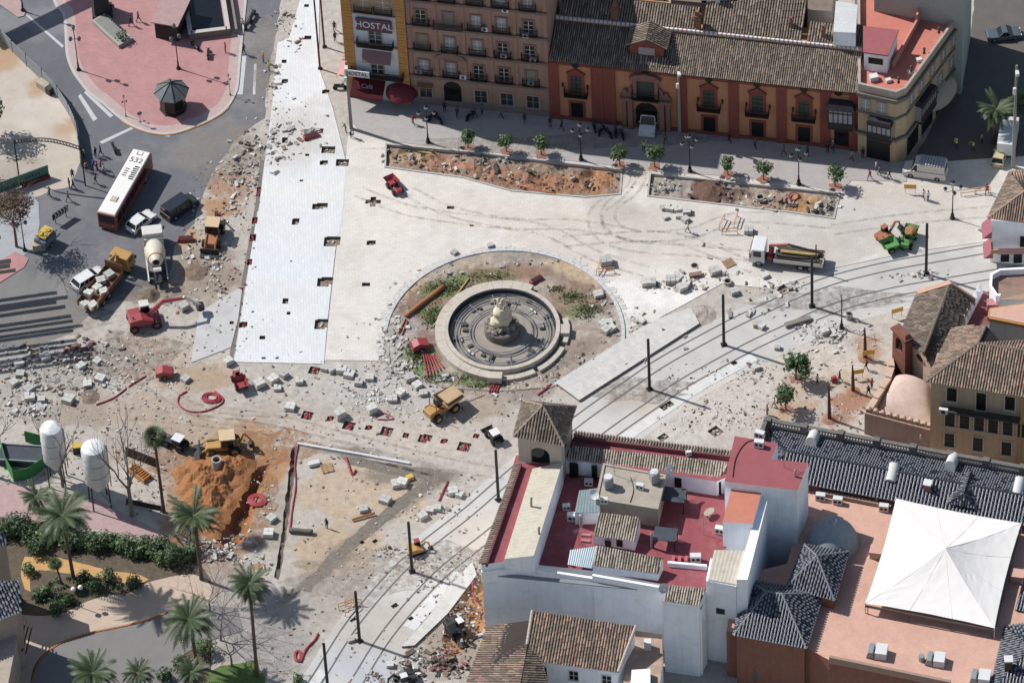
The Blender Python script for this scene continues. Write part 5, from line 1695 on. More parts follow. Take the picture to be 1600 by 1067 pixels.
MB().box(0, d.length, 0, .5, 0, .55).build('wall', lw, mat('terrace_coping', ''))
cn = thing('duct', 'small ochre roof duct lying on the low wall', 'duct', P(1376, 778, TZ + .55), .6)
MB().cyl((-.7, 0, .25), (.7, 0, .35), .22, .22, 10).cyl((.7, 0, .1), (.7, 0, .6), .3, .3, 10).build('pipe', cn, mat('ochre_panel', ''))
for (px, py, s, lb) in ((1371, 1022, 1.0, 'grey and white ventilation box on the terrace, left one below the canopy'), (1462, 1034, .95, 'grey ventilation box with side drum on the terrace, right one below the canopy'), (1532, 1062, 1.0, 'white ventilation box at the lower terrace corner beside the dark roof')):
 t = thing('ventilation_box', lb, 'vent', P(px, py, TZ), -.2, 'vents on the terracotta terrace')
 MB().box(-.2 * s, 1.1 * s, -.8 * s, .8 * s, 0, 1.1 * s, 0, 0, 0).build('hood', t, M_WHITE_P)
 MB().box(-1.2 * s, -.2 * s, -.75 * s, .75 * s, 0, 1.0 * s, 0, .25).build('casing', t, mat('zinc', '#9ba3a6', rough=.4, var=.1, metal=.2))
 if px == 1462:
  MB().cyl((-1.6, 0, 0), (-1.6, 0, .8), .35).build('drum', t, mat('zinc', ''))
for (px, py, lb) in ((1372, 868, 'pink brick roof hatch half under the left canopy edge'), (1592, 905, 'pink brick roof hatch at the right canopy edge')):
 t = thing('roof_hatch', lb, 'hatch', P(px, py, TZ), -.2)
 MB().box(-.9, .9, -.6, .6, 0, 1.0).build('wall', t, M_SALMON)
 MB().box(-.95, .95, -.65, .65, 1.0, 1.1).build('lid', t, M_TERRACE)
rh = root_at('tiled_house', 'house with dark hipped tile roof and brick chimney in the lower right corner', 'building', 1600, 1050, 8)
mb = MB()
E3 = [P(1545, 1085, 8), P(1700, 1110, 8), P(1700, 960, 8), P(1570, 978, 8)]
A1, A2 = P(1612, 1010, 10.4), P(1700, 1015, 10.4)
tiles(mb, [E3[0], A1, E3[3]], E3[3], E3[0], .36, cap=5, seed=51)
tiles(mb, [E3[0], E3[1], A2, A1], E3[0], E3[1], .36, cap=5, seed=52)
tiles(mb, [E3[3], A1, A2, E3[2]], E3[2], E3[3], .36, cap=5, seed=53)
wbuild(mb, 'roof', rh, GLAZE)
wbuild(MB().prism([tuple(p[:2]) for p in E3], 0, 7.9), 'wall', rh, [M_BRICK])
p = P(1575, 1050, 8.4)
wbuild(MB().box(p.x - .4, p.x + .4, p.y - .4, p.y + .4, 8, 10.6, 0).box(p.x - .48, p.x + .48, p.y - .48, p.y + .48, 10.6, 10.8, 1), 'chimney', rh, [mat('dark_brick', '#5a4640'), M_WHITE_P])
rh2 = root_at('tiled_house', 'sliver of a dark tiled roof at the right edge beside the canopy', 'building', 1598, 930, 8)
mb = MB()
E3 = [P(1586, 952, 8), P(1700, 975, 8), P(1700, 900, 9.8), P(1600, 900, 9.8)]
tiles(mb, E3, E3[0], E3[1], .36, cap=5, seed=54)
mb.prism([tuple(p[:2]) for p in E3], 0, 7.9, 1)
wbuild(mb, 'roof', rh2, GLAZE)
clean_used()
DK = 11.4       # patio deck
TP = 14.2       # eave strips and outer roofs
wb = root_at('white_building', 'rambling white building with red roof terraces, air conditioners and a tiled corner tower', 'building', 900, 800, TP)
M_RDECK = mat('red_deck', '#9c4a51', var=.14, sc=.8, fine=8, dirt='#b0757a', dirt_amt=.6, dirt_sc=.5)
foot_px = [(752, 880), (806, 706), (885, 688), (897, 676), (1142, 708), (1150, 700), (1135, 850), (1106, 906), (1096, 946), (1037, 938), (1039, 908), (926, 886), (834, 876)]
wbuild(pxprism(MB(), foot_px, 0, DK, 0, 1, z=TP - 2.2), 'wall', wb, [M_WWALL, M_RDECK])
def vol(name, pts, z0, z1, mats, z=None, band=None):
 """block whose roof corners appear at these pixels"""
 o = wbuild(pxprism(MB(), pts, z0, z1, 0, 1, z=z), name, wb, mats)
 if band:
  poly = fix_ccw(Q(pts, z1 if z is None else z))
  mb = MB()
  for i in range(len(poly)):
   wall_strip(mb, poly, i, (i + 1) % len(poly), z1 - .1 + .003 * i, z1 + band + .003 * i, .05 + .002 * i, 0, .22)
  wbuild(mb, 'parapet', wb, [mats[0]])
 return o
def troof(name, pts, za, zb, kind, seed=1, under=None, th=.15):
 """lean-to roof: first two pixels are the eave at za, the last two the top at zb"""
 a, b = P(*pts[0], za), P(*pts[1], za)
 c, d = P(*pts[2], zb), P(*pts[3], zb)
 mb = MB()
 tiles(mb, [a, b, c, d], a, b, .3, seed=seed)
 o = wbuild(mb, name, wb, kind)
 if under is not None:
  v = [a, b, c, d]
  m2 = MB()
  m2.add([(p.x, p.y, under) for p in v] + [(p.x, p.y, p.z - .06) for p in v], [(0, 1, 5, 4), (1, 2, 6, 5), (2, 3, 7, 6), (3, 0, 4, 7)])
  wbuild(m2, 'roof_wall', wb, [M_WWALL])
 return o
M_CORR = mat('corrugated_cream', '#cfc4b0', var=.08, dirt='#b0a48e', dirt_amt=.5, dirt_sc=.8, streak=.2)
M_BLUE = mat('corrugated_blue', '#a9bcc4', rough=.4, var=.1)
def corr(name, pts, za, zb, m, pitch=.22, amp=.05, under=None):
 a, b = P(*pts[0], za), P(*pts[1], za)
 c, d = P(*pts[2], zb), P(*pts[3], zb)
 n = max(4, int((b - a).length / pitch) * 2)
 vs = []
 for i in range(n + 1):
  t = i / n
  dz = amp if i % 2 else 0
  p, q = a.lerp(b, t), d.lerp(c, t)
  vs += [(p.x, p.y, p.z + dz), (q.x, q.y, q.z + dz)]
 mb = MB().add(vs, [(2 * i, 2 * i + 2, 2 * i + 3, 2 * i + 1) for i in range(n)])
 o = wbuild(mb, name, wb, [m])
 if under is not None:
  v = [a, b, c, d]
  m2 = MB()
  m2.add([(p.x, p.y, under) for p in v] + [(p.x, p.y, p.z - .03) for p in v], [(0, 1, 5, 4), (1, 2, 6, 5), (2, 3, 7, 6), (3, 0, 4, 7)])
  wbuild(m2, 'roof_wall', wb, [M_WWALL])
 return o
vol('west_range', [(752, 882), (806, 724), (880, 722), (834, 870)], DK - .01, TP - .3, [M_WWALL, M_RDECK], z=TP - .3)
a, b, c, d = P(749, 880, TP - .2), P(806, 724, TP - .2), P(814, 724, TP + .25), P(760, 880, TP + .25)
mb = MB()
tiles(mb, [a, b, c, d], a, b, .34, seed=61)
wbuild(mb, 'eave_tiles', wb, OLD)
mb = MB()
dd = (c - d)
mb.cbox((c.x + d.x) / 2, (c.y + d.y) / 2, TP - .3, dd.length, .25, .62, 0, math.atan2(dd.y, dd.x))
wbuild(mb, 'eave_parapet', wb, [mat('maroon_coping', '#7d434a', var=.1)])
corr('corrugated_roof', [(788, 873), (832, 732), (879, 722), (834, 868)], TP + .25, TP + .9, M_CORR, .5, .03, under=DK)
vol('north_range', [(884, 712), (898, 678), (1142, 710), (1136, 745), (1120, 752), (885, 716)], DK - .02, TP - .35, [M_WWALL, M_RDECK], z=TP - .35)
a, b, c, d = P(897, 674, TP - .1), P(1142, 705, TP - .1), P(1141, 713, TP + .25), P(896, 682, TP + .25)
mb = MB()
tiles(mb, [a, b, c, d], b, a, .34, seed=62)
wbuild(mb, 'eave_tiles', wb, OLD)
mb = MB()
dd = (c - d)
mb.cbox((c.x + d.x) / 2, (c.y + d.y) / 2, TP - .35, dd.length, .25, .65, 0, math.atan2(dd.y, dd.x))
wbuild(mb, 'eave_parapet', wb, [mat('maroon_coping', '')])
troof('tile_roof', [(882, 718), (1127, 748), (1135, 722), (893, 696)], TP - .5, TP + .3, STRAW, 63, under=DK)
for (px, py, w_, h_, m) in ((897, 735, 1.0, 2.2, M_GLASSD), (1060, 768, .8, 2.0, M_GLASSD), (1108, 775, 2.8, 2.1, M_GLASSD), (929, 745, .6, 2.2, M_GLASSD)):
 p, q = P(882, 733, DK + 1), P(1127, 762, DK + 1)
 t = (px - 882) / (1127 - 882)
 c = p.lerp(q, t)
 mb = MB()
 mb.cbox(c.x, c.y - .12, DK + .05, w_, .25, h_, 0, math.atan2(q.y - p.y, q.x - p.x))
 wbuild(mb, 'door', wb, [m])
M_ROOFC = mat('roof_concrete', '#b3a696', var=.12, sc=.8, fine=9, dirt='#8f8474', dirt_amt=.5, dirt_sc=.7)
vol('machine_room', [(943, 725), (1040, 743), (1028, 796), (931, 780)], DK, DK + 3.0, [M_ROOFC, M_ROOFC], band=.15)
troof('tile_roof', [(927, 836), (992, 846), (1000, 808), (936, 800)], DK + 1.5, DK + 2.6, STRAW, 64, under=DK)
for px in (950, 968):
 p = P(px, 850, DK + .7)
 wbuild(MB().cbox(p.x, p.y - .05, DK + .4, .7, .12, 1.0, 0, -.2), 'window', wb, [M_GLASSD])
troof('tile_roof', [(926, 883), (1028, 896), (1036, 872), (934, 852)], TP - 1.6, TP - .8, STRAW, 65, under=0)
corr('blue_panel', [(887, 882), (925, 888), (934, 853), (891, 859)], TP - 1.5, TP - 1.0, M_BLUE)
corr('glass_lean_to', [(898, 801), (938, 800), (936, 762), (905, 766)], DK + 2.0, DK + 2.3, mat('greenhouse', '#8a9ca0', rough=.25, var=.15), .35, .03, under=DK)
vol('east_block', [(1148, 681), (1215, 692), (1205, 717), (1263, 723), (1246, 766), (1132, 752)], 0, TP + 2.6, [M_WWALL, M_REDROOF])
vol('orange_block', [(1144, 759), (1192, 761), (1176, 818), (1129, 815)], 0, TP + 1.4, [M_WWALL, mat('orange_roof_paint', '#cf7e62', var=.08, dirt='#b86c54', dirt_amt=.4)])
vol('east_wing', [(1176, 818), (1194, 761), (1204, 762), (1168, 905), (1151, 905)], 0, TP + .6, [M_WWALL, M_WWALL])
corr('corrugated_roof', [(1106, 905), (1151, 913), (1167, 860), (1116, 859)], TP - .4, TP + .2, M_CORR, .4, .03, under=0)
vol('south_wing', [(1103, 905), (1150, 914), (1160, 880), (1110, 870)], 0, TP - .6, [M_WWALL, M_WWALL], z=TP - .4)
troof('tile_roof', [(1036, 938), (1092, 946), (1103, 919), (1047, 914)], TP - 1.9, TP - 1.2, STRAW, 66, under=0)
p, q = P(1048, 884, TP - 1.6), P(1100, 892, TP - 1.6)
mb = MB()
mb.cbox((p.x + q.x) / 2, (p.y + q.y) / 2 + 1.2, DK - 2.5, (q - p).length + .6, .3, 3.2, 0, -.15)
wbuild(mb, 'niche_wall', wb, [M_WWALL])
for t in (.32, .55):
 c = p.lerp(q, t)
 mb = MB().cbox(c.x, c.y + 1.0, DK - 1.3, .6, .12, .9, 0, -.15)
 wbuild(mb, 'window', wb, [M_GLASSD])
poly = Q([(752, 882), (834, 874), (926, 888), (1039, 908)], TP - .4)
mb = MB()
for k in range(3):
 a, b = Vector(poly[k]), Vector(poly[k + 1])
 d = b - a
 mb.cbox((a.x + b.x) / 2, (a.y + b.y) / 2 - .05, DK - .5, d.length + .1, .3, 1.9 - .5 * (k == 1), 0, math.atan2(d.y, d.x))
wbuild(mb, 'south_parapet', wb, [M_WWALL])
a, b = P(757, 893, 12.4), P(1000, 927, 11.2)
d = b - a
mb = MB()
mb.cbox((a.x + b.x) / 2, (a.y + b.y) / 2 + .3, 11.7, d.length, .5, .12, 0, math.atan2(d.y, d.x))
wbuild(mb, 'wall_ledge', wb, [mat('ledge_grey', '#8f9298', var=.12)])
p = P(1126, 952, 9)
wbuild(MB().cbox(p.x, p.y - .05, 8.4, 1.0, .2, .9, 0, -.2), 'window', wb, [M_GLASS])
p = P(1217, 782, 14.5)
wbuild(MB().cbox(p.x, p.y + .1, 13.6, 1.9, .2, 1.6, 0, -.15), 'blind_window', wb, [mat('grey_blind', '#9aa4ae', var=.06)])
TWE = 18.4
tc = [P(802, 682, TWE), P(881, 697, TWE), P(900, 635, TWE), P(817, 626, TWE)]
ctr = sum(tc, Vector()) / 4
apx = P(849, 634, TWE + 2.9)
apx = Vector((ctr.x, ctr.y, TWE + 2.9))
mb = MB()
for i in range(4):
 tiles(mb, [tc[i], tc[(i + 1) % 4], apx], tc[i], tc[(i + 1) % 4], .34, seed=70 + i)
 ridge(mb, tc[i], apx, .15, 3)
mb.cyl(apx, apx + Vector((0, 0, .7)), .25, .02, 8, 3)
wbuild(mb, 'tower_roof', wb, OLD)
M_CREAMW = mat('cream_tower', '#d3c6b2', var=.08, streak=.2, dirt='#b8a890', dirt_amt=.4)
bc_ = [ctr + (p - ctr) * .86 for p in tc]
mb = MB()
H0, H1 = TP - .4, TWE - .02
for i in range(4):
 a, b = bc_[i], bc_[(i + 1) % 4]
 d = (b - a)
 L = d.length
 mb.T = Matrix.Translation((a.x, a.y, 0)) @ Matrix.Rotation(math.atan2(d.y, d.x), 4, 'Z')
 r = L * .22
 for x0, x1 in ((0, L * .28), (L * .72, L)):
  mb.box(x0, x1, 0, .4, H0, H1 - .3)
 mb.box(0, L, -.05 - .003 * i, .4, H1 - .3, H1)
 Kk = 10
 zc = H0 + 1.9
 for k in range(Kk):
  a0, a1 = math.pi * k / Kk, math.pi * (k + 1) / Kk
  mb.side([(L / 2 + r * math.cos(a0), zc + r * math.sin(a0)), (L / 2 + r * math.cos(a1), zc + r * math.sin(a1)), (L / 2 + r * math.cos(a1), H1 - .3), (L / 2 + r * math.cos(a0), H1 - .3)], .01, .39)
mb.T = None
wbuild(mb, 'tower', wb, [M_CREAMW])
wbuild(MB().prism([tuple((ctr + (p - ctr) * .72)[:2]) for p in tc], H0 + .02, H0 + .05), 'tower_shade_floor', wb, [M_GLASSD])  # dark colour puts shade on the floor inside the arches
wbuild(MB().prism([tuple(p[:2]) for p in bc_], 0, H0 + .01), 'tower_base', wb, [M_CREAMW])
fan = thing('cooling_unit', 'tall grey cooling unit with top fan on the concrete roof, near its west edge', 'cooling unit', P(951, 760, DK + 3.0), .2, 'cooling units on the machine room')
MB().box(-.5, .5, -.5, .5, 0, 1.5, 0).cyl((0, 0, 1.5), (0, 0, 1.75), .5, .46, 14, 1).build('casing', fan, [mat('zinc', ''), M_WHITE_P])
dup(fan, P(1023, 752, DK + 3.0), .3, 'tall grey cooling unit with top fan on the concrete roof, near its north-east corner')
dish = thing('satellite_dish', 'white satellite dish on the north-east corner of the concrete roof', 'satellite dish', P(1044, 742, DK + 3.0), .7)
def dish_parts(t, r=.6):
 MB().cyl((0, 0, 0), (0, 0, .9), .04, .04, 6).build('mast', t, M_BLK)
 mb = MB()
 mb.T = Matrix.Translation((0, -.1, 1.1)) @ Matrix.Rotation(R_(60), 4, 'X')
 mb.lathe([(r, .22), (r * .7, .1), (r * .35, .03), (.01, 0)], n=18)
 mb.lathe([(.01, -.02), (r * .35, .01), (r * .7, .08), (r, .2)], n=18)
 mb.cyl((0, 0, 0), (0, -.1, .7), .025, .02, 5)
 mb.T = None
 mb.build('reflector', t, M_WHITE_P, smooth=True)
dish_parts(dish)
d2 = dup(dish, P(931, 781, DK + 3.0), -.5, 'weathered satellite dish on the south-west corner of the concrete roof')
d3 = dup(dish, P(1036, 937 - 10, TP - 1.0), .3, 'white satellite dish on the south wall beside the small tile roof')
for (px, py, z, s, lb) in ((944, 785, DK + 3, .8, 'small white air conditioner on the south edge of the concrete roof'), (1000, 763, DK + 3, .8, 'cream cabinet on the concrete roof beside the pipes'), (1087, 876, DK, 1.1, 'white air conditioner with dark side standing on the red deck'),
       (895, 812, DK, 1.1, 'pale air conditioner on the dark red deck left of the glass lean-to'), (1125, 832, DK, 1.0, 'white air conditioner against the orange block wall'), (920, 757, DK, .9, 'white cabinet lying in the shaded red patio'),
       (1187, 683, TP + 2.6, 1.0, 'white roof vent box on the maroon roof, far one of two'), (1186, 697, TP + 2.6, 1.0, 'white roof vent box on the maroon roof, near one of two'), (1076, 710, TP, .6, 'small grey roof vent on the red strip terrace'), (885, 795, DK, .8, 'grey cabinet in the red patio by the corrugated roof')):
 dup(AC1, P(px, py, z), random.uniform(-.4, .2), lb, 'roof units of the white building', s)
for (px, py, h, lb) in ((908, 822, 1.9, 'cream round flue rising from the red deck beside the glass lean-to'), (830, 792, 1.5, 'thin leaning flue on the cream corrugated roof, upper one'), (842, 838, 1.5, 'thin leaning flue on the cream corrugated roof, lower one'), (1018, 855, 2.4, 'dark stove pipe beside the dark shed on the red deck'), (1242, 744, 1.0, 'white based roof vent pipe on the maroon roof')):
 z = TP + .4 if px in (830, 842) else (TP + 2.6 if px == 1242 else DK)
 t = thing('flue', lb, 'flue', P(px, py, z), 0)
 MB().cyl((0, 0, 0), (.05, 0, h), .2 if h == 1.9 else .13, None, 10).build('pipe', t, M_ROOFC if h != 2.4 else mat('zinc', ''))
 MB().cyl((.05, 0, h), (.05, 0, h + .15), .26 if h == 1.9 else .18, .05, 10).build('cap', t, mat('zinc', ''))
for (px, py, lb, w_, d_, h_) in ((1050, 790, 'dark framed pergola shed on the red terrace behind the concrete block', 3.0, 2.0, 1.9), (1040, 850, 'dark lean-to shed in the shade beside the concrete block', 2.4, 1.8, 1.7)):
 t = thing('shed', lb, 'shed', P(px, py, DK), -.18)
 for sx in (-1, 1):
  for sy in (-1, 1):
   MB().box(sx * w_ / 2 - .05, sx * w_ / 2 + .05, sy * d_ / 2 - .05, sy * d_ / 2 + .05, 0, h_).build('post', t, M_BLK)
 MB().box(-w_ / 2 - .1, w_ / 2 + .1, -d_ / 2 - .1, d_ / 2 + .1, h_, h_ + .07).build('roof', t, mat('shed_roof', '#4a5058', var=.2))
 MB().box(-w_ / 2 + .1, w_ / 2 - .1, d_ / 2 - .15, d_ / 2 - .1, .1, h_ - .1).build('back_panel', t, mat('grey_blind', ''))
t = thing('garden_table', 'oval pale table standing on the sunny red terrace', 'table', P(1108, 806, DK), .8)
MB().cyl((0, 0, .7), (0, 0, .76), .5, .5, 18).build('tabletop', t, M_ROOFC)
t.scale = (1.5, .9, 1)
for s in (-.2, .2):
 MB().cyl((s, 0, 0), (s, 0, .7), .04).build('leg', t, M_BLK)
for k, px in enumerate((1052, 1062, 1072)):
 t = thing('vent_block', ('left', 'middle', 'right')[k] + ' one of three small red vent blocks on the red deck edge', 'vent block', P(px, 876, DK), -.15, 'red vent blocks')
 MB().box(-.22, .22, -.5, .5, 0, .45, 0, .05, .1).build('block', t, mat('red_block', '#c2626a', var=.08))
for k, (px, py) in enumerate(((916, 837), (915, 846))):
 t = thing('skylight', ('upper', 'lower') + () and ('upper', 'lower')[k] + ' small pink skylight on the red deck', 'skylight', P(px, py, DK), -.15)
 MB().box(-.55, .55, -.2, .2, 0, .25, 0, .05, .05).build('frame', t, mat('pink_plaster', ''))
M_WIRE = mat('aerial_wire', '#8d8f92', metal=.4)
for (px, py, z, lb) in ((1030, 758, DK + 3, 'television aerial on the east edge of the concrete roof'), (960, 742, DK + 3, 'television aerial behind the west cooling unit'), (1100, 835, DK, 'aerial mast at the sunny corner of the red deck'), (905, 850, DK, 'thin clothes-line mast in the shaded red patio'), (1225, 730, TP + 2.6, 'bent aerial on the maroon roof')):
 t = thing('aerial', lb, 'aerial', P(px, py, z), .4)
 MB().cyl((0, 0, 0), (0, 0, 2.6), .03).build('mast', t, M_WIRE)
 mb = MB().cyl((-.6, 0, 2.4), (.6, 0, 2.4), .02)
 for k in range(6):
  mb.cyl((-.55 + k * .2, -.3, 2.4), (-.55 + k * .2, .3, 2.4), .015)
 mb.build('dipoles', t, M_WIRE)
for (pts_, lb) in (([(1145, 745), (1150, 715), (1165, 692), (1185, 686)], 'black cable looping across the maroon roof'), ([(985, 745), (990, 765), (984, 786)], 'dark pipe run crossing the concrete roof')):
 z = TP + 2.66 if pts_[0][0] == 1145 else DK + 3.05
 o = MB().tube([P(x, y, z) for x, y in curve(pts_, 5)], .05, 5).build('roof_cable', None, M_BLK)
 tag(o, lb, 'cable')
hz = 6.6
hw = root_at('tiled_white_house', 'white house with long brown tile roof at the bottom, in front of the white wall', 'building', 822, 1026, hz)
a, b, c, d = P(820, 1030, hz), P(966, 1050, hz), P(994, 978, hz + 2.3), P(832, 954, hz + 2.3)
mb = MB()
tiles(mb, [a, b, c, d], a, b, .33, seed=81)
wbuild(mb, 'roof', hw, TERRA)
up = Vector((0, 0, .12))
for p, q in ((a, d), (b, c)):
 mb = MB()
 ridge(mb, p + up, q + up, .2, 0)
 wbuild(mb, 'gable_coping', hw, [mat('pale_coping', '#c4b4a4', var=.12)])
ins = lambda p, k=.97: ((a + b + c + d) / 4) + (p - (a + b + c + d) / 4) * k
mb = MB()
v = [ins(p) for p in (a, b, c, d)]
mb.add([(p.x, p.y, 0) for p in v] + [(p.x, p.y, p.z - .1) for p in v], [(0, 1, 5, 4), (1, 2, 6, 5), (2, 3, 7, 6), (3, 0, 4, 7)])
wbuild(mb, 'wall', hw, [M_WWALL])
wn = make_window(1.0, 1.5, M_WHITE_P, M_GLASSD, 2, sur=.08, mun=M_WHITE_P)
for s in (1.8, 5.4, 9.2):
 on_edge(hw, tuple(v[0][:2]), tuple(v[1][:2]), s, 4.2, wn)
hs2 = root_at('side_house', 'low house with pale stained flat roof and small chimney right of the brown tile roof', 'building', 990, 1030, 5)
wbuild(pxprism(MB(), [(968, 1100), (985, 1000), (992, 985), (1034, 990), (1036, 1030), (1026, 1110)], 0, 5.6, 0, 1), 'wall', hs2, [M_WWALL, mat('stained_roof', '#b29480', var=.2, dirt='#cdb9a2', dirt_amt=.7, dirt_sc=.8)])
p = P(1012, 1012, 5.6)
wbuild(MB().box(p.x - .4, p.x + .4, p.y - .4, p.y + .4, 5.6, 6.8, 0), 'chimney', hs2, [M_WHITE_P])
wbuild(pxprism(MB(), [(987, 1046), (1016, 1044), (1016, 1090), (984, 1090)], 5.6, 6.6, 0, 0), 'parapet', hs2, [M_WWALL])
hl = root_at('corner_house', 'small house with terracotta tile roof facing the tracks at the bottom centre', 'building', 740, 1050, 6)
a, b, c, d = P(716, 1100, 5.8), P(762, 978, 5.8), P(830, 968, 7.6), P(806, 1120, 7.6)
mb = MB()
tiles(mb, [a, b, c, d], a, b, .33, seed=83)
mb.prism([tuple(p[:2]) for p in (a, b, c, d)], 0, 5.6, 4)
wbuild(mb, 'roof', hl, TERRA)
e = P(880, 1150, 5.6)
mb = MB()
tiles(mb, [d, c, P(836, 1000, 7.0), e], e, P(836, 1000, 7.0), .33, seed=84)
wbuild(mb, 'rear_roof', hl, OLD)
lb_ = root_at('corner_villa', 'villa with dark glazed tile roof cut by the lower left edge', 'building', 0, 930, 9)
a, b, c, d = P(-60, 985, 9.5), P(31, 905, 9.5), P(31, 880, 10.1), P(-60, 860, 12)
a, b, c, d = P(-80, 1000, 9.5), P(33, 966 - 10, 9.5), P(30, 908, 10.6), P(-80, 900, 12.5)
mb = MB()
tiles(mb, [a, b, c, d], a, b, .36, cap=5, seed=85)
wbuild(mb, 'roof', lb_, GLAZE)
mb = MB()
v = [a, b, c, d]
c4 = sum(v, Vector()) / 4
v = [c4 + (p - c4) * .94 for p in v]
mb.add([(p.x, p.y, 0) for p in v] + [(p.x, p.y, p.z - .1) for p in v], [(0, 1, 5, 4), (1, 2, 6, 5), (2, 3, 7, 6), (3, 0, 4, 7)])
wbuild(mb, 'wall', lb_, [mat('villa_wall', '#b7a595', var=.12, streak=.25)])
mb = MB()
tiles(mb, [P(-60, 870, 11), P(10, 850, 11), P(8, 832, 12), P(-60, 830, 13)], P(-60, 870, 11), P(10, 850, 11), .36, cap=5, seed=86)
wbuild(mb, 'upper_roof', lb_, GLAZE)
wbuild(pxprism(MB(), [(-60, 872), (9, 852), (7, 836), (-60, 832)], 0, 10.9), 'upper_wall', lb_, [mat('villa_wall', '')])
wbuild(pxprism(MB(), [(-60, 985), (20, 975), (26, 1000), (10, 1080), (-60, 1090)], 0, 6.0), 'porch', lb_, [mat('villa_wall', '')])
for k in range(5):
 p = P(30 + 5 * k, 962 + 4 * k, 3.2)
 q = P(34 + 5 * k - 14, 1005 + 4 * k, 3.2)
 wbuild(MB().tube([p, q], .09, 5), 'pergola_beam', lb_, [mat('pergola_wood', '#5a4238', var=.15)])
clean_used()
M_TRUNK = mat('palm_trunk', '#6b5a4b', var=.3, fine=6, bump=.6)
M_BARK = mat('bark', '#8a7d72', var=.25, fine=8)
M_FROND = mat('palm_frond', '#4c5c38', var=.25, sc=.8, fine=3, rough=.5, objvar=.1)
M_FRONDD = mat('dead_frond', '#8d7a58', var=.25)
M_LEAF = mat('orange_leaf', '#4d6638', var=.4, sc=2.5, fine=6, rough=.5, objvar=.12)
M_LEAFD = mat('dark_leaf', '#3f5a34', var=.45, sc=1.2, fine=5, rough=.5, objvar=.12)
M_LEAFM = mat('mid_leaf', '#5b7440', var=.4, sc=1.5, fine=5, rough=.5)
def frond(mb, L, lift, droop, rn, m=0, lw=.45, n=22):
 """a feather leaf growing along +x"""
 pts = []
 for i in range(n + 1):
  t = i / n
  pts.append(Vector((L * t * (1 - .22 * t * droop), 0, lift * L * t - droop * L * t * t)))
 for i in range(1, n):
  t = i / n
  p = pts[i]
  d = (pts[i + 1] - pts[i - 1]).normalized()
  w_ = lw * math.sin(math.pi * min(1, .12 + .9 * t)) ** .6
  for s in (-1, 1):
   tip = p + d * (w_ * .55) + Vector((0, s * w_, -.12 * w_ - rn.uniform(0, .15) * w_))
   q = p + d * .115
   mb.add([p, q, tip], [(0, 1, 2)], m)
 mb.tube(pts[::3] + [pts[-1]], [.035 * (1 - .8 * k / (n // 3 + 1)) for k in range(len(pts[::3]) + 1)], 4, m)
def palm_crown(L=2.4, count=34, seed=1, dead=10, fan=False):
 rn = random.Random(seed)
 mb = MB()
 for k in range(count):
  el = rn.uniform(-.25, 1.25 if fan else 1.0)
  mb.T = Matrix.Rotation(k * 2.39996 + rn.uniform(-.1, .1), 4, 'Z') @ Matrix.Translation((.12, 0, .1))
  if fan:
   l1 = rn.uniform(.25, .5)
   base = Vector((l1 * math.cos(el), 0, l1 * math.sin(el)))
   mb.tube([(0, 0, 0), base], .02, 3, 0)
   for j in range(13):
    a = (j - 6) / 6 * 1.7
    d = Vector((math.cos(el) * math.cos(a), math.sin(a), math.sin(el) * math.cos(a) - .25))
    sd_ = Vector((-math.sin(a), math.cos(a), 0)) * .06
    mb.add([base - sd_, base + sd_, base + d * .95], [(0, 1, 2)], 0)
  else:
   frond(mb, L * rn.uniform(.8, 1.08), el * .95, .35 + .35 * (1 - el), rn, 0)
 for k in range(dead):
  mb.T = Matrix.Rotation(k * 2.1 + .3, 4, 'Z') @ Matrix.Translation((.1, 0, -.1))
  frond(mb, L * .55, -.9, .3, rn, 1, .2, 12)
 mb.T = None
 return mb
CR1 = palm_crown(2.8, 58, 3, 12).build('crown', None, [M_FROND, M_FRONDD])
CR2 = palm_crown(1.0, 40, 4, 6, True).build('crown', None, [mat('fan_leaf', '#4c5e38', var=.3, rough=.5), M_FRONDD])
def palm(label, base, top, proto, s=1.0, r=.22, group='palm trees'):
 b = P(*base)
 h = hgt(base, top[1])
 t = thing('palm_tree', label, 'palm tree', b, 0, group)
 tx = P(top[0], top[1], h) - b
 mb = MB()
 pts = [(tx.x * (k / 8) ** 1.3, 0, h * k / 8) for k in range(9)]
 mb.tube(pts, [r * (1.25 if k == 0 else 1 - .03 * k + .06 * (k % 2)) for k in range(9)], 10)
 mb.tube([(tx.x, 0, h - .5), (tx.x, 0, h + .15)], [r * 1.2, r * 1.5], 10)
 mb.build('trunk', t, M_TRUNK, smooth=True)
 o = put(proto, t, tx.x, h, 0)
 o.scale = (s, s, s)
 o.rotation_euler = (0, 0, random.uniform(0, 6))
 return t
def hgt(base, ty):
 w_ = P(*base)
 lo, hi = 0.0, 60.0
 for _ in range(40):
  m = (lo + hi) / 2
  c = CM.transposed() @ (w_ + Vector((0, 0, m)) - CP)
  y = 533.5 - F * c.y / -c.z
  lo, hi = (m, hi) if y > ty else (lo, m)
 return lo
palm('tall fan palm with small round crown beside the white silos', (256, 800), (241, 684), CR2, 1.25, .2)
palm('large feather palm on the left above the sandy path, its trunk in the hedge', (115, 905), (97, 806), CR1, 1.35)
palm('feather palm beside the orange excavation at the end of the hedge', (315, 905), (303, 806), CR1, 1.2)
palm('tall palm between the grey park drive and the site', (402, 1056), (390, 912), CR1, .95)
palm('feather palm standing at the end of the grey park drive', (308, 1040), (295, 968), CR1, 1.2)
palm('low feather palm at the bottom edge over the grey drive', (150, 1095), (145, 1052), CR1, 1.15, .3)
palm('low bushy palm left of the large feather palm', (62, 800), (56, 776), CR1, .75, .2)
palm('tall palm in the shaded side street at the upper right', (1551, 224), (1558, 172), CR1, .95)
palm('small palm in the garden bed below the sandy path', (96, 912), (87, 882), CR2, .75, .12)
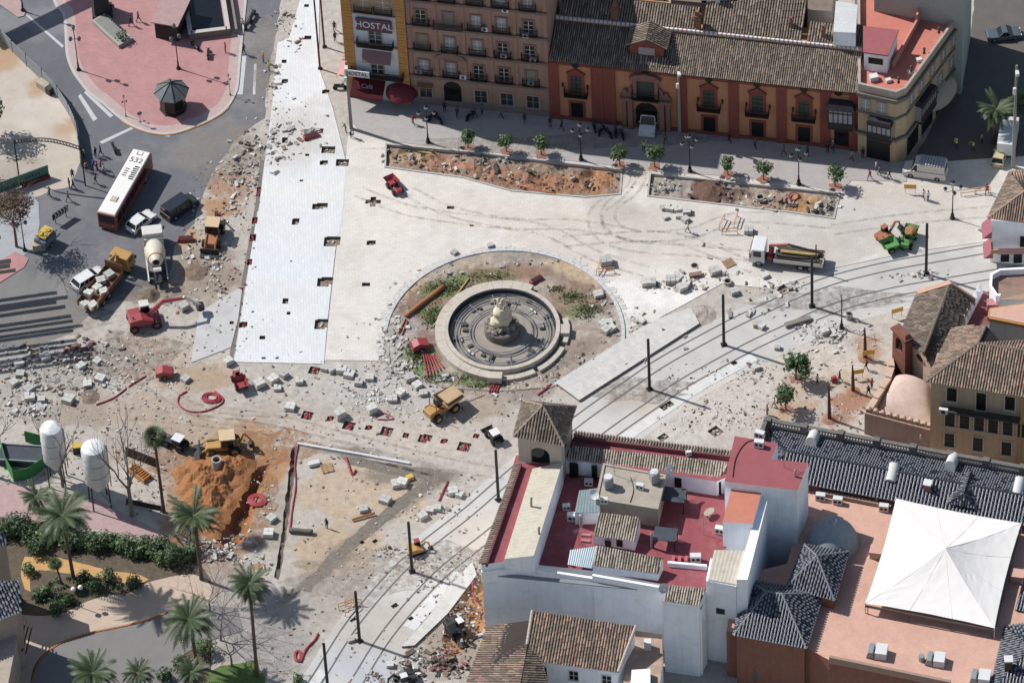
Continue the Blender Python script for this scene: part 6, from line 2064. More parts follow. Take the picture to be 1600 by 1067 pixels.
palm('dark low palm at the bottom edge among the shrubs', (222, 1090), (216, 1052), CR1, .75, .2)
palm('pale palm leaning over the drive at the bottom edge', (312, 1110), (300, 1050), CR1, .75, .2)
def leafball(mb, c, r, n, rn, size=.16, m=0, flat=1.0, hollow=.35):
 """many leaf-sized faces spread through an uneven volume"""
 sd = rn.uniform(0, 50)
 for k in range(n):
  for _ in range(8):
   d = Vector((rn.gauss(0, 1), rn.gauss(0, 1), rn.gauss(0, 1)))
   d.normalize()
   q = 1 + .55 * noise.noise(d * 1.7 + Vector((sd, 0, 0)))
   if q > .75 or rn.random() < .5:
    break
  rr = (hollow + (1 - hollow) * rn.random() ** .5) * q
  p = Vector(c) + Vector((d.x * r, d.y * r, d.z * r * flat)) * rr
  nrm = (d + Vector((rn.uniform(-.8, .8), rn.uniform(-.8, .8), rn.uniform(-.2, 1.0)))).normalized()
  u = nrm.orthogonal().normalized()
  v = nrm.cross(u)
  a = rn.uniform(0, 6.28)
  u, v = u * math.cos(a) + v * math.sin(a), v * math.cos(a) - u * math.sin(a)
  s = size * rn.uniform(.7, 1.4)
  mb.add([p - u * s, p + v * s * .55, p + u * s, p - v * s * .55], [(0, 1, 2, 3)], m)
 return mb
def limb(mb, a, d, L, r, rn, depth, spread=.55, m=0, up=.25, segs=3, tips=None):
 pts = [Vector(a)]
 d = Vector(d).normalized()
 for k in range(segs):
  d = (d + Vector((rn.uniform(-.18, .18), rn.uniform(-.18, .18), rn.uniform(-.05, .15)))).normalized()
  pts.append(pts[-1] + d * L / segs)
 mb.tube(pts, [r * (1 - .45 * k / segs) for k in range(segs + 1)], 6 if depth > 1 else 4, m)
 if tips is not None and depth <= 1:
  tips.append(pts[-1])
 if depth <= 0:
  return
 for k in range(3 if depth > 1 else 2):
  nd = (d + Vector((rn.uniform(-1, 1), rn.uniform(-1, 1), rn.uniform(-.3, .6))) * spread * 1.5 + Vector((0, 0, up))).normalized()
  limb(mb, pts[-1 if k < 2 else -2], nd, L * rn.uniform(.62, .85), r * .55, rn, depth - 1, spread, m, up, segs, tips)
def orange_tree(seed, h=1.4, r=.95, n=460):
 rn = random.Random(seed)
 t = bpy.data.objects.new('orange_tree', None)
 col.objects.link(t)
 mb = MB()
 tips = []
 mb.tube([(0, 0, 0), (.04, .02, h * .5), (.02, -.03, h)], [.1, .075, .07], 7)
 for k in range(4):
  a = k * 1.6 + rn.random()
  limb(mb, (0.02, -.03, h * .95), (math.cos(a), math.sin(a), 1.1), .65, .05, rn, 1, tips=tips)
 mb.build('trunk', t, M_BARK)
 mb = MB()
 for p in tips:
  leafball(mb, p, r * .55, n // len(tips), rn, .15)
 leafball(mb, (0, 0, h + .75), r, n // 3, rn, .15)
 mb.build('crown', t, M_LEAF)
 return t
OT = [orange_tree(5), orange_tree(9, 1.55, 1.0, 480), orange_tree(14, 1.3, .85, 400)]
used_ot = set()
for k, (px, py, s, rz, lb) in enumerate([(731, 232, 1.0, 0, 'small orange tree, first from the hostel along the long planting bed'), (791, 238, .95, 1, 'small orange tree, second from the hostel along the planting bed'), (846, 243, 1.1, 2, 'bushy orange tree, third from the hostel along the planting bed'),
           (969, 260, 1.1, 3, 'slim orange tree at the right end of the long planting bed'), (1023, 262, 1.15, 4, 'dense orange tree at the left end of the second planting bed'), (1137, 274, 1.05, 5, 'orange tree in sun above the middle of the second planting bed'),
           (1193, 282, 1.05, 1.4, 'orange tree above the right half of the second planting bed'), (1305, 292, 1.1, 2.4, 'orange tree alone at the right end of the second planting bed'), (1243, 592, 1.5, .4, 'tallest orange tree by the chapel, with an upright crown'),
           (1228, 640, 1.3, 3.3, 'orange tree nearest the dark balustrade'), (1253, 600, 1.05, 2.2, 'small orange tree hidden behind the tallest one by the chapel')]):
 pr = OT[k % 3]
 if k % 3 in used_ot:
  o = dup(pr, P(px, py), rz, lb)
 else:
  used_ot.add(k % 3)
  o = pr
  o.location = P(px, py)
  o.rotation_euler = (0, 0, rz)
  o['label'] = lb
 o['category'] = 'tree'
 o['group'] = 'orange trees'
 o.scale = (s, s, s)
 g_ = MB().ring((0, 0), .0, .55, 0, .14, 12)
 rg = thing('tree_pit', 'round patch of red soil at the foot of the ' + lb.split(',')[0].split(' at ')[0].replace('small ', ''), 'soil', P(px, py)) if False else None
for k, (base, hh, L, r, sp, lb, tone) in enumerate([((98, 760), 3.2, 3.4, .17, .34, 'bare leafless tree in front of the left silo', M_BARK), ((206, 805), 4.6, 3.9, .24, .36, 'tall bare leafless tree in front of the right silo', M_BARK), ((-6, 745), 4.0, 3.2, .2, .34, 'bare leafless tree at the left edge by the green fence', M_BARK),
             ((345, 1000), 1.6, 2.6, .12, .75, 'low spreading bare tree beside the grey park drive', mat('purple_bark', '#857880', var=.2)), ((328, 955), 1.6, 2.4, .11, .75, 'bare twiggy tree at the upper end of the park drive', mat('purple_bark', '')),
             ((26, 386), 4.6, 2.6, .16, .8, 'brown leafless bush tree beside the grey footpath', mat('brown_twigs', '#7d6250', var=.2)), ((362, 1040), 1.8, 2.4, .11, .7, 'bare twiggy tree next to the lawn at the bottom', mat('purple_bark', ''))]):
 rn = random.Random(30 + k)
 b = P(*base)
 t = thing('bare_tree', lb, 'tree', b, 0, 'bare trees')
 if k == 5:
  cb = MB()
  for c_ in ((0, 0, 7.6), (1.2, .5, 7.2), (-1.3, -.3, 7.3), (.2, -.9, 6.9)):
   leafball(cb, c_, 1.7, 420, rn, .15)
  cb.build('crown', t, mat('brown_leaf', '#7a6048', var=.35, sc=2))
 mb = MB()
 mb.tube([(0, 0, 0), (.05, 0, hh * .5), (0, .05, hh)], [r * 1.2, r, r * .9], 8)
 for q in range(4):
  a = q * 1.57 + rn.uniform(-.4, .4)
  limb(mb, (0, .05, hh * .98), (math.cos(a) * sp * 1.3, math.sin(a) * sp * 1.3, .9), L, r * .6, rn, 3 if sp < .5 else 4, sp, up=.3 if sp < .5 else .1)
 mb.build('trunk', t, tone)
rn = random.Random(77)
mb = MB()
mstem = MB()
for k in range(46):
 t_ = k / 45
 px, py = -40 + 345 * t_ + rn.uniform(-8, 8), 826 + 46 * t_ + rn.uniform(-8, 12)
 p = P(px, py)
 r = rn.uniform(.8, 1.3)
 leafball(mb, (p.x, p.y, r * .8), r, 330, rn, .17, rn.choice((0, 0, 1)), .85)
o = mb.build('hedge', None, [M_LEAFD, M_LEAFM])
tag(o, 'long dense dark green hedge between the red path and the sandy path', 'hedge')
for k, (px, py, r, n, m, lb) in enumerate([(28, 832, 1.7, 900, 1, 'tall dark shrub at the left edge before the hedge'), (60, 865, 1.2, 500, 1, 'shrub under the left end of the hedge'), (45, 895, .8, 260, 2, 'light green young tree at the left end of the sandy path'), (72, 928, .8, 260, 2, 'yellow-green shrub in the garden bed below the sandy path'),
           (150, 918, 1.0, 360, 1, 'leafy shrub in the middle of the garden bed'), (170, 905, .9, 320, 1, 'shrub at the lower side of the sandy path'), (132, 906, .8, 260, 1, 'small shrub beside the twin white garden lamps'), (210, 918, 1.0, 420, 1, 'round shrub at the right tip of the garden bed'),
           (90, 958, 1.0, 420, 1, 'round dark shrub at the lower edge of the garden bed'), (108, 942, .8, 280, 1, 'low dark shrub beside the beige path'), (58, 935, .7, 200, 1, 'small dark shrub left in the garden bed'), (28, 942, .7, 200, 1, 'dark ground shrub by the villa wall'),
           (200, 858, 1.3, 500, 2, 'pale spiky bush standing out of the hedge'), (270, 880, 1.5, 700, 1, 'dark bush at the right end of the hedge'), (320, 1020, 1.3, 500, 2, 'leafy green tree crown over the end of the drive'), (285, 1045, 1.1, 420, 1, 'dark bush at the edge of the drive near the bottom'),
           (258, 1062, 1.0, 380, 1, 'leafy bush at the bottom edge by the pale lamp'), (1597, 165, 1.4, 520, 2, 'bright green street tree at the right edge beside the palm'), (466, 1066, .7, 200, 2, 'small yellow-green bush at the bottom beside the tracks')]):
 p = P(px, py)
 t = thing('shrub', lb, 'shrub', p, 0, 'park shrubs')
 MB().tube([(0, 0, 0), (0, 0, r)], [.07, .04], 6).build('trunk', t, M_BARK)
 mb = MB()
 leafball(mb, (0, 0, r * .95), r, n, random.Random(k), .16, 0, .85)
 mb.build('crown', t, {1: M_LEAFD, 2: M_LEAFM}[m])
for k, (px, py, z, r, lb) in enumerate([(985, -10, 5, 4.0, 'dark tree in the courtyard behind the palace roof, left crown'), (1022, -14, 5, 3.6, 'dark tree in the courtyard behind the palace roof, right crown'), (952, -20, 5, 3.5, 'dark tree in the courtyard behind the left chimney')]):
 p = P(px, py, z + 4)
 t = thing('courtyard_tree', lb, 'tree', (p.x, p.y, 0), 0, 'courtyard trees')
 MB().tube([(0, 0, 0), (0, 0, z)], [.25, .15], 8).build('trunk', t, M_BARK)
 mb = MB()
 leafball(mb, (0, 0, z + r * .5), r, 1500, random.Random(90 + k), .28, 0, .9)
 mb.build('crown', t, M_LEAFD)
rn = random.Random(21)
mb = MB()
for k in range(85):
 px, py = rn.uniform(60, 225), rn.uniform(895, 955)
 if inside(px, py, [(52, 925), (75, 900), (120, 898), (160, 908), (225, 915), (200, 925), (140, 935), (105, 952), (60, 955)]):
  p = P(px, py)
  leafball(mb, (p.x, p.y, .15), rn.uniform(.25, .5), 45, rn, .12, rn.choice((0, 0, 1)), .7)
o = mb.build('ground_cover', None, [M_LEAFD, M_LEAFM])
o['kind'] = 'stuff'
tag(o, 'low green planting filling the bed below the sandy path', 'plants')
for k, (px, py) in enumerate([(731, 232), (791, 238), (846, 243), (969, 260), (1023, 262), (1137, 274), (1193, 282), (1305, 292), (1243, 592), (1228, 640)]):
 c = P(px, py)
 sheet('tree_soil', [(c.x + (.75 + .2 * math.sin(a * 2.1 + k)) * math.cos(a * .45), c.y + (.75 + .2 * math.sin(a * 2.1 + k)) * math.sin(a * .45)) for a in range(14)], .135 if py < 400 else .03, mat('red_tree_soil', '#a5705a', var=.3, bump=.5), pits=False)
rn = random.Random(3)
mb = MB()
for (px, py, rx, ry, n) in [(700, 450, 3.2, 1.4, 700), (678, 497, 1.5, 2.2, 500), (655, 560, 1.6, 2.0, 500), (700, 592, 4, .7, 500), (770, 432, 3, .8, 250), (895, 465, 1.8, 1.0, 300), (918, 487, 2.2, 1.4, 500), (870, 452, 1.2, .6, 150), (760, 603, 2.5, .6, 250), (640, 545, .8, 1.5, 150)]:
 c = P(px, py)
 for k in range(n):
  x, y = c.x + rn.gauss(0, rx * .5), c.y + rn.gauss(0, ry * .5)
  a = rn.uniform(0, 6.28)
  s = rn.uniform(.08, .2)
  z = .12
  mb.add([(x - s * math.cos(a) * .6, y - s * math.sin(a) * .6, z), (x + s * math.cos(a) * .6, y + s * math.sin(a) * .6, z), (x + rn.uniform(-s, s), y + rn.uniform(-s, s), z + s * 1.3)], [(0, 1, 2)])
o = mb.build('weeds', None, mat('weed_green', '#6f7f4e', var=.35, sc=2))
o['kind'] = 'stuff'
tag(o, 'patches of green weeds in the soil around the fountain', 'weeds')
clean_used()
fc = P(785, 521)
FC = (fc.x, fc.y)
fo = thing('fountain', 'large round stone fountain, drained, with a pale carved statue group on a rock mound', 'fountain', (fc.x, fc.y, 0))
M_FST = mat('fountain_stone', '#cabfb0', var=.1, fine=8, dirt='#a8947a', dirt_amt=.5, dirt_sc=.8, streak=.15)
M_FDK = mat('fountain_dark', '#565350', var=.25, fine=8)
M_FFL = mat('fountain_floor', '#a1968b', var=.15, sc=1, fine=8, dirt='#7a726b', dirt_amt=.5, dirt_sc=1.2)
mb = MB()
for k in range(40):
 a0, a1 = 2 * math.pi * k / 40, 2 * math.pi * (k + .985) / 40
 mb.ring((0, 0), 6.5, 7.0, 0, 1.1 + .005 * (k % 2), 3, 0, a0, a1)
mb.build('basin_wall', fo, M_FST)
for (a0, a1, z) in ((62, 258, .8), (262, 300, .5), (304, 338, .5), (-16, 14, .5)):
 mb = MB()
 n = max(2, int((a1 - a0) / 9))
 for k in range(n):
  b0, b1 = R_(a0 + (a1 - a0) * k / n), R_(a0 + (a1 - a0) * (k + .98) / n)
  r0 = 7.02 if z > .6 else 7.4
  mb.ring((0, 0), r0, 8.1, 0, z + .006 * (k % 2), 3, 0, b0, b1)
 mb.build('bench_ring', fo, M_FST)
MB().ring((0, 0), 6.38, 6.49, .1, .96, 72).build('basin_shade_ring', fo, mat('basin_shade_ring', '#3a3f48', var=.25, fine=8))  # dark ring carries the shade of the inner basin wall in its colour
MB().lathe([(6.45, .16), (3.9, .14), (3.85, .24), (1.9, .26), (.01, .26)], n=72).build('basin_floor', fo, M_FFL)
for r, rr in ((6.1, .05), (5.7, .07), (5.35, .05), (3.95, .07), (3.6, .06)):
 MB().tube([(r * math.cos(2 * math.pi * k / 64), r * math.sin(2 * math.pi * k / 64), .48) for k in range(64)], rr, 5, 0, True).build('pipe_ring', fo, mat('pipe_grey', '#8f9196', rough=.4, var=.15, metal=.3))
pb = MB().cyl((3.9, 0, .45), (6.1, 0, .48), .05, .05, 6).cyl((5, -.5, .3), (5, .5, .3), .12, .12, 8).build('pipe_branch', None, mat('pipe_grey', ''))
for k in range(12):
 put(pb, fo, 0, 0, 0).rotation_euler = (0, 0, k * .5236 + .2)
blk = MB().box(-.35, .35, -.25, .25, 0, .4).build('basin_block', None, M_FDK)
rn = random.Random(8)
for k in range(20):
 a = rn.uniform(0, 6.28)
 r = rn.choice((4.4, 4.8, 5.9))
 o = put(blk, fo, r * math.cos(a), .16, r * math.sin(a))
 o.rotation_euler = (0, 0, a)
 o.scale = (rn.uniform(.5, 1.3), rn.uniform(.5, 1.1), rn.uniform(.4, 1))
MB().lathe([(2.15, .2), (2.15, 1.3), (2.0, 1.45), (.1, 1.45)], n=32).build('pedestal', fo, mat('pedestal_stone', '#7d756d', var=.2, streak=.3))
mb = MB()
for k in range(46):
 a = rn.uniform(0, 6.28)
 r = rn.uniform(.8, 1.85)
 s = rn.uniform(.22, .45)
 mb.ball((r * math.cos(a), r * math.sin(a), 1.4 + (1.9 - r) * .6), (s, s, s * .9), 7, 5, 0, .25, rn)
mb.build('rock_mound', fo, mat('fountain_rock', '#958b80', var=.3, fine=6))
mb = MB()
K, H = 22, 16
vs = []
for j in range(H + 1):
 t = j / H
 for i in range(K):
  a = 2 * math.pi * i / K
  r = (1.3 - .2 * t) * (1 - .4 * t ** 2.0) * (.82 + .18 * math.sin(min(1, t * 3) * 1.57))
  n_ = noise.fractal((math.cos(a) * 1.3, math.sin(a) * 1.3, t * 3.2), .9, 2.1, 3)
  r *= 1 + .34 * n_ + .06 * math.sin(a * 7 + t * 9)
  vs.append((r * math.cos(a) + .1 * t, r * math.sin(a), 1.7 + 3.0 * t))
fs = [(j * K + i, j * K + (i + 1) % K, (j + 1) * K + (i + 1) % K, (j + 1) * K + i) for j in range(H) for i in range(K)] + [tuple(range(H * K, H * K + K))]
mb.add(vs, fs)
M_MARB = mat('pale_marble', '#dfd0b4', var=.12, fine=6, dirt='#8f8778', dirt_amt=.5, dirt_sc=2.0)
mb.build('sculpture', fo, M_MARB, smooth='all')
def figure(mesh_pts, edges, radii, name, parent, m, lvl=1):
 """one continuous skinned surface over a joint skeleton"""
 me = bpy.data.meshes.new(name)
 me.from_pydata(mesh_pts, edges, [])
 o = bpy.data.objects.new(name, me)
 col.objects.link(o)
 sk_ = o.modifiers.new('skin', 'SKIN')
 me.skin_vertices.new() if not me.skin_vertices else None
 for v, r in zip(me.skin_vertices[0].data, radii):
  v.radius = (r, r) if not isinstance(r, tuple) else r
 me.skin_vertices[0].data[0].use_root = True
 if lvl:
  sb = o.modifiers.new('sub', 'SUBSURF')
  sb.levels = sb.render_levels = lvl
 dg = bpy.context.evaluated_depsgraph_get()
 m2 = bpy.data.meshes.new_from_object(o.evaluated_get(dg))
 bpy.data.objects.remove(o)
 m2.materials.clear()
 for q in (m if isinstance(m, (list, tuple)) else [m]):
  m2.materials.append(q)
 m2.polygons.foreach_set('use_smooth', [True] * len(m2.polygons))
 o = bpy.data.objects.new(name, m2)
 col.objects.link(o)
 if parent is not None:
  o.parent = parent
 return o
def body_skeleton(stride=0.0, arms='down', lean=0.0, sit=False, bend=0.0):
 """joints of a standing adult 1.75 m tall facing +y; arms: (left, right) each 'down','out','fwd','up'"""
 pts, ed, rad = [], [], []
 def v(p, r, par=None):
  pts.append(Vector(p))
  rad.append(r)
  if par is not None:
   ed.append((par, len(pts) - 1))
  return len(pts) - 1
 def up(p):      # bend the upper body about the hips
  x, y, z = p
  dz, dy = z - .95, y
  c, s = math.cos(bend), math.sin(bend)
  return (x, dy * c + dz * s, .95 - dy * s + dz * c)
 hip = v((0, 0, .95), (.155, .11))
 wst = v(up((0, .0, 1.1)), (.14, .1), hip)
 chs = v(up((0, .0, 1.3)), (.165, .115), wst)
 shd = v(up((0, 0, 1.43)), (.12, .085), chs)
 nck = v(up((0, .01, 1.5)), .055, shd)
 hd0 = v(up((0, .02, 1.58)), (.075, .085), nck)
 v(up((0, .025, 1.68)), (.075, .095), hd0)
 for s in (-1, 1):
  st = stride * s
  th_ = v((s * .1, 0, .88), .095, hip)
  kn = v((s * .11, st * .5 + .03, .5), .065, th_)
  an = v((s * .11, st - (.06 if st < 0 else 0), .09), .042, kn)
  v((s * .12, st + .13, .04), .04, an)
  kind = arms if isinstance(arms, str) else arms[0 if s < 0 else 1]
  so = v(up((s * .19, 0, 1.42)), .062, shd)
  if kind == 'down':
   el, wr, dr = (s * .24, -.03 - st * .25, 1.14), (s * .25, .07 - st * .4, .9), Vector((s * .02, .06 - st * .15, -.16))
  elif kind == 'fwd':
   el, wr, dr = (s * .25, .06, 1.16), (s * .2, .32, 1.1), Vector((-s * .02, .16, 0))
  elif kind == 'up':
   el, wr, dr = (s * .36, .1, 1.38), (s * .34, .2, 1.62), Vector((0, .05, .15))
  else:
   el, wr, dr = (s * .42, .02, 1.26), (s * .55, .14, 1.08), Vector((s * .1, .06, -.1))
  e = v(up(el), .043, so)
  w_ = v(up(wr), .03, e)
  dr.normalize()
  side_ = dr.cross(Vector((0, 1, .3))).normalized()
  base = Vector(up(wr))
  palm_ = v(base + dr * .07, (.04, .02), w_)
  for f in range(4):
   k0 = v(base + dr * .12 + side_ * (f - 1.5) * .02, .0095, palm_)
   k1 = v(base + dr * (.165 - .008 * abs(f - 1)) + side_ * (f - 1.5) * .022 + Vector((0, .012, 0)), .008, k0)
  v(base + dr * .08 + side_ * .055 + Vector((0, .02, 0)), .01, palm_)
 return pts, ed, rad
for k, (x, y, z, s, rz, arms) in enumerate([(-.25, .0, 4.3, 1.0, 2.6, ('up', 'out')), (.3, .15, 4.3, .95, 3.6, ('out', 'fwd')), (.05, -.35, 4.1, .95, 3.1, ('fwd', 'down'))]):
 o = figure(*body_skeleton(.1, arms), 'carved_figure', fo, M_MARB)
 o.location = (x, y, z)
 o.rotation_euler = (0, 0, rz)
 o.scale = (s * 1.45, s * 1.45, s * 1.1)
for (a, r, w_, z, lb) in ((-96, 7.9, 1.7, 1.15, 'large pale stone block standing at the near rim of the fountain'), (-3, 7.6, 1.5, 1.0, 'pale stone block on the right rim of the fountain')):
 t = thing('stone_block', lb, 'stone block', (fc.x + r * math.cos(R_(a)), fc.y + r * math.sin(R_(a)), 0), R_(a + 90))
 MB().box(-w_ / 2, w_ / 2, -.55, .55, 0, z).build('block', t, M_FST, bevel=.03)
M_POLE = mat('black_pole', '#242428', rough=.5, var=.15)
M_LGLASS = mat('lamp_globe', '#c9ccd0', rough=.2, var=.05)
tp = thing('tram_pole', 'thick black tram pole', 'pole', (0, 0, 0), 0, 'black tram poles along the track')
MB().cyl((0, 0, 0), (0, 0, 8.6), .19, .17, 12).build('shaft', tp, M_POLE, smooth=True)
MB().box(-.35, .35, -.35, .35, 0, .12).cyl((0, 0, .12), (0, 0, .4), .28, .2, 10).build('base', tp, M_POLE)
first = True
for (px, py, lb) in ((1447, 428, 'black tram pole beside the paved corner at the far right, nearest the small white house'), (1268.7, 479, 'black tram pole just in front of the crane truck'), (1131, 539, 'black tram pole in the middle of the right-hand tracks, right of the round fountain garden'),
      (1015, 608, 'black tram pole rising from a small red base beside the stone platform'), (779, 781, 'black tram pole left of the tiled corner tower'), (644, 893, 'black tram pole next to the small digger on the lower tracks'),
      (562, 1001, 'black tram pole standing in the lowest stretch of track beside yellow barriers'), (513, 1082, 'black tram pole cut by the bottom edge')):
 p = P(px, py)
 if first:
  tp.location = p
  tp['label'] = lb
  first = False
 else:
  dup(tp, p, random.uniform(0, 1), lb)
sl = thing('street_lamp', '', 'street lamp', (0, 0, 0), 0, 'cast iron street lamps')
MB().lathe([(.32, 0), (.32, .25), (.2, .35), (.24, .7), (.13, 1.0), (.1, 1.3), (.12, 1.5), (.075, 1.6), (.06, 4.6), (.1, 4.8), (.05, 5.0), (.04, 5.9), (.01, 6.0)], n=12).build('post', sl, M_POLE, smooth=True)
arm = MB()
lamp_g = []
for k in range(4):
 a = k * math.pi / 2
 c, s = math.cos(a), math.sin(a)
 arm.tube([(0, 0, 4.7), (c * .35, s * .35, 4.85), (c * .75, s * .75, 4.7), (c * .95, s * .95, 4.95)], .035, 5)
arm.build('arms', sl, M_POLE)
gl = MB().lathe([(.08, 0), (.2, .12), (.23, .3), (.15, .45)], n=10).build('lamp_globe', None, M_LGLASS, smooth=True)
gc = MB().lathe([(.26, .44), (.12, .58), (.02, .7)], n=10).build('lamp_cap', gl, M_POLE)
for k in range(4):
 put(gl, sl, .95 * math.cos(k * math.pi / 2), 4.98, .95 * math.sin(k * math.pi / 2))
put(gl, sl, 0, 5.9, 0)
first = True
for (px, py, lb) in ((669, 224, 'five-globe iron street lamp in front of the beige apartment block'), (908, 251, 'five-globe iron street lamp in front of the orange palace, left of its portal'), (1078, 269, 'five-globe iron street lamp between the two planting beds'),
      (1248, 289, 'five-globe iron street lamp above the right end of the second planting bed'), (1488, 342, 'five-globe iron street lamp on the far right paving near the vans'), (1315, 514, 'iron street lamp with dark empty arms near the chapel')):
 p = P(px, py)
 if first:
  sl.location = p
  sl['label'] = lb
  first = False
 else:
  o = dup(sl, p, random.uniform(0, .4), lb)
  if px == 1315:
   for ch in list(o.children):
    if ch.name.startswith('lamp_globe'):
     for g2 in list(ch.children):
      bpy.data.objects.remove(g2)
     bpy.data.objects.remove(ch)
dl = thing('street_lamp', '', 'street lamp', (0, 0, 0), 0, 'lamps of the red plaza')
MB().lathe([(.28, 0), (.28, .3), (.14, .5), (.1, 1.4), (.07, 1.6), (.055, 7.2), (.01, 7.3)], n=10).build('post', dl, M_POLE, smooth=True)
MB().tube([(-.55, 0, 5.3), (0, 0, 5.6), (.55, 0, 5.3)], .04, 5).tube([(-.35, 0, 7.1), (0, 0, 7.0), (.35, 0, 7.1)], .04, 5).build('arms', dl, M_POLE)
lt2 = MB().lathe([(.09, 0), (.2, .1), (.26, .5), (.18, .62), (.02, .8)], n=8).build('lantern', None, mat('lantern_glass', '#6f7479', rough=.2))
for x, z in ((-.55, 5.2), (.55, 5.2), (0, 7.2)):
 put(lt2, dl, x, z, 0)
dl.location = P(123, 111)
dl['label'] = 'tall black lamp at the left curve of the red plaza'
dup(dl, P(279, 109), .5, 'tall black lamp behind the octagonal kiosk')
dup(dl, P(36, 18), .2, 'black lamp on the small traffic island at the top left')
dup(dl, P(39, 392), .4, 'black lamp post beside the yellow arrow trailer', None, (1, 1, .85))
dup(dl, P(197, 183), .3, 'short black lamp near the curved kerb below the kiosk', None, .48)
dup(dl, P(360, 150), .9, 'short black lamp at the right curve of the red plaza', None, .48)
t = thing('round_sign', 'round traffic sign on a thin pole at the plaza kerb', 'traffic sign', P(220, 196), .3)
MB().cyl((0, 0, 0), (0, 0, 2.3), .03).build('pole', t, mat('zinc', ''))
MB().cyl((0, -.03, 2.1), (0, -.06, 2.1), .32, .32, 18).build('plate', t, mat('sign_grey', '#8f9096'))
cp = thing('concrete_pole', 'tall grey concrete pole with white lamp heads at the hostel corner', 'pole', P(549, 202), 0, 'grey concrete poles')
MB().box(-.22, .22, -.18, .18, 0, 11.6, 0, .1, .08).build('shaft', cp, mat('mast_grey', '#98938c', var=.15, streak=.2))
MB().box(-.2, .2, -.9, -.2, 10.9, 11.2).build('lamp_head', cp, M_WHITE_P)
MB().box(-.4, -.05, -.5, -.22, 8.6, 9.3).build('junction_box', cp, M_WHITE_P)
dup(cp, P(1062, 214), .2, 'tall grey concrete pole against the palace wall right of the portal', None, (.9, .9, 1.02))
dup(cp, P(1583, 262), .1, 'tall concrete pole at the right edge beside the white truck', None, (1, 1, 1.5))
for (px, py, ty, lb) in ((500, 108, -60, 'thin dark red steel pole by the white strip in front of the hostel, left one'), (507, 74, -60, 'thin dark steel pole behind the red one by the white strip')):
 t = thing('steel_pole', lb, 'pole', P(px, py), 0)
 MB().cyl((0, 0, 0), (0, 0, 16), .13, .1, 8).build('shaft', t, mat('rust_pole', '#5e3a38', var=.2))
 MB().box(-.25, .25, -.25, .25, 0, .15).build('base', t, M_POLE)
for (px, py, ty, lb) in ((1352, 560, 512, 'thin rusty post in red soil beside the chapel belfry'), (1333, 612, 570, 'dark wooden post in the red soil before the chapel side wall'), (1296, 655, 602, 'dark post lying closest to the balustrade, in red soil')):
 t = thing('palm_stump', lb, 'post', P(px, py), 0, 'posts before the chapel')
 h = hgt((px, py), ty)
 MB().tube([(0, 0, 0), (-.05, 0, h * .6), (-.1, 0, h)], [.24, .17, .07], 8).build('shaft', t, mat('rust_pole', ''))
 MB().lathe([(.9, .02), (.5, .16), (.2, .25)], n=10).build('soil', t, mat('red_soil', '#a5775c', var=.25))
t = thing('garden_lamp', 'garden lamp with two white globes over the planted bed', 'lamp', P(124, 948), .3)
MB().cyl((0, 0, 0), (0, 0, 3.2), .05).tube([(-.4, 0, 3.1), (0, 0, 3.2), (.4, 0, 3.1)], .03, 5).build('post', t, M_POLE)
for x in (-.42, .42):
 MB().ball((x, 0, 3.3), .3, 12, 8).build('lamp_globe', t, mat('white_globe', '#ece6de', var=.03), smooth='all')
M_DKGREEN = mat('kiosk_iron', '#2c3134', rough=.5, var=.2)
ks = thing('kiosk', 'octagonal dark iron kiosk with a pointed grey roof on the red plaza', 'kiosk', P(271, 170), .2)
MB().lathe([(1.75, 0), (1.75, .35), (1.6, .36), (1.6, 3.1)], n=8).build('wall', ks, M_DKGREEN)
MB().lathe([(1.64, .9), (1.64, 2.5)], n=8).build('panel', ks, mat('kiosk_glass', '#1c2022', rough=.2))
MB().lathe([(2.2, 2.95), (2.25, 3.05), (1.1, 3.9), (.12, 4.5), (.1, 4.8), (.02, 5.2)], n=8).build('roof', ks, mat('kiosk_roof', '#62696c', var=.15, rough=.6))
for k in range(8):
 a = k * math.pi / 4
 MB().tube([(2.25 * math.cos(a), 2.25 * math.sin(a), 3.08), (1.1 * math.cos(a), 1.1 * math.sin(a), 3.95), (.12 * math.cos(a), .12 * math.sin(a), 4.55)], .05, 4).build('roof_rib', ks, M_DKGREEN)
p0 = P(243, 35, 0)
nk = thing('news_stand', 'dark flat-roofed stand with a dusty pink roof at the top edge', 'kiosk', P(262, 62), ang((243, 60), (278, 66)))
MB().box(-1.5, 1.5, -.2, 5.0, 0, 3.0).build('wall', nk, M_DKGREEN)
MB().box(-1.8, 1.8, -.6, 5.4, 3.0, 3.15).build('roof', nk, mat('pink_board', '#b3918e', var=.12))
MB().box(-1.2, 1.2, -.24, -.2, .8, 2.4).build('shutter', nk, M_BLK)
pd = thing('sunken_pool', 'dark sunken rectangular opening fenced by a carved stone balustrade, top of the red plaza', 'pool', P(328, 60), ang((300, 66), (348, 60)))
MB().box(-2.0, 2.0, .3, 12, .14, .2).build('water', pd, mat('dark_water', '#1f242b', rough=.1))
for (x0, x1, y0, y1) in ((-2.6, -2.2, 0, 12), (2.2, 2.6, 0, 12), (-2.2, 2.2, 0, .4)):
 MB().box(x0, x1, y0, y1, .1, 1.15).build('balustrade', pd, mat('carved_stone', '#8a8279', var=.35, sc=5, fine=14))
 MB().box(x0 - .08, x1 + .08, y0 - .08, y1 + .08, 1.15, 1.25).build('rail', pd, M_KERB)
MB().box(3.3, 3.6, 0, 12, .1, 1.0).build('hedge_wall', pd, mat('carved_stone', ''))
en = thing('stone_bench', 'long pale stone enclosure with iron bars and a dark planter at its end', 'bench', P(176, 52), ang((155, 30), (196, 68)))
MB().box(-3.0, 3.0, -1.1, 1.1, .1, .7).build('base', en, mat('enclosure_stone', '#a9a79d', var=.12))
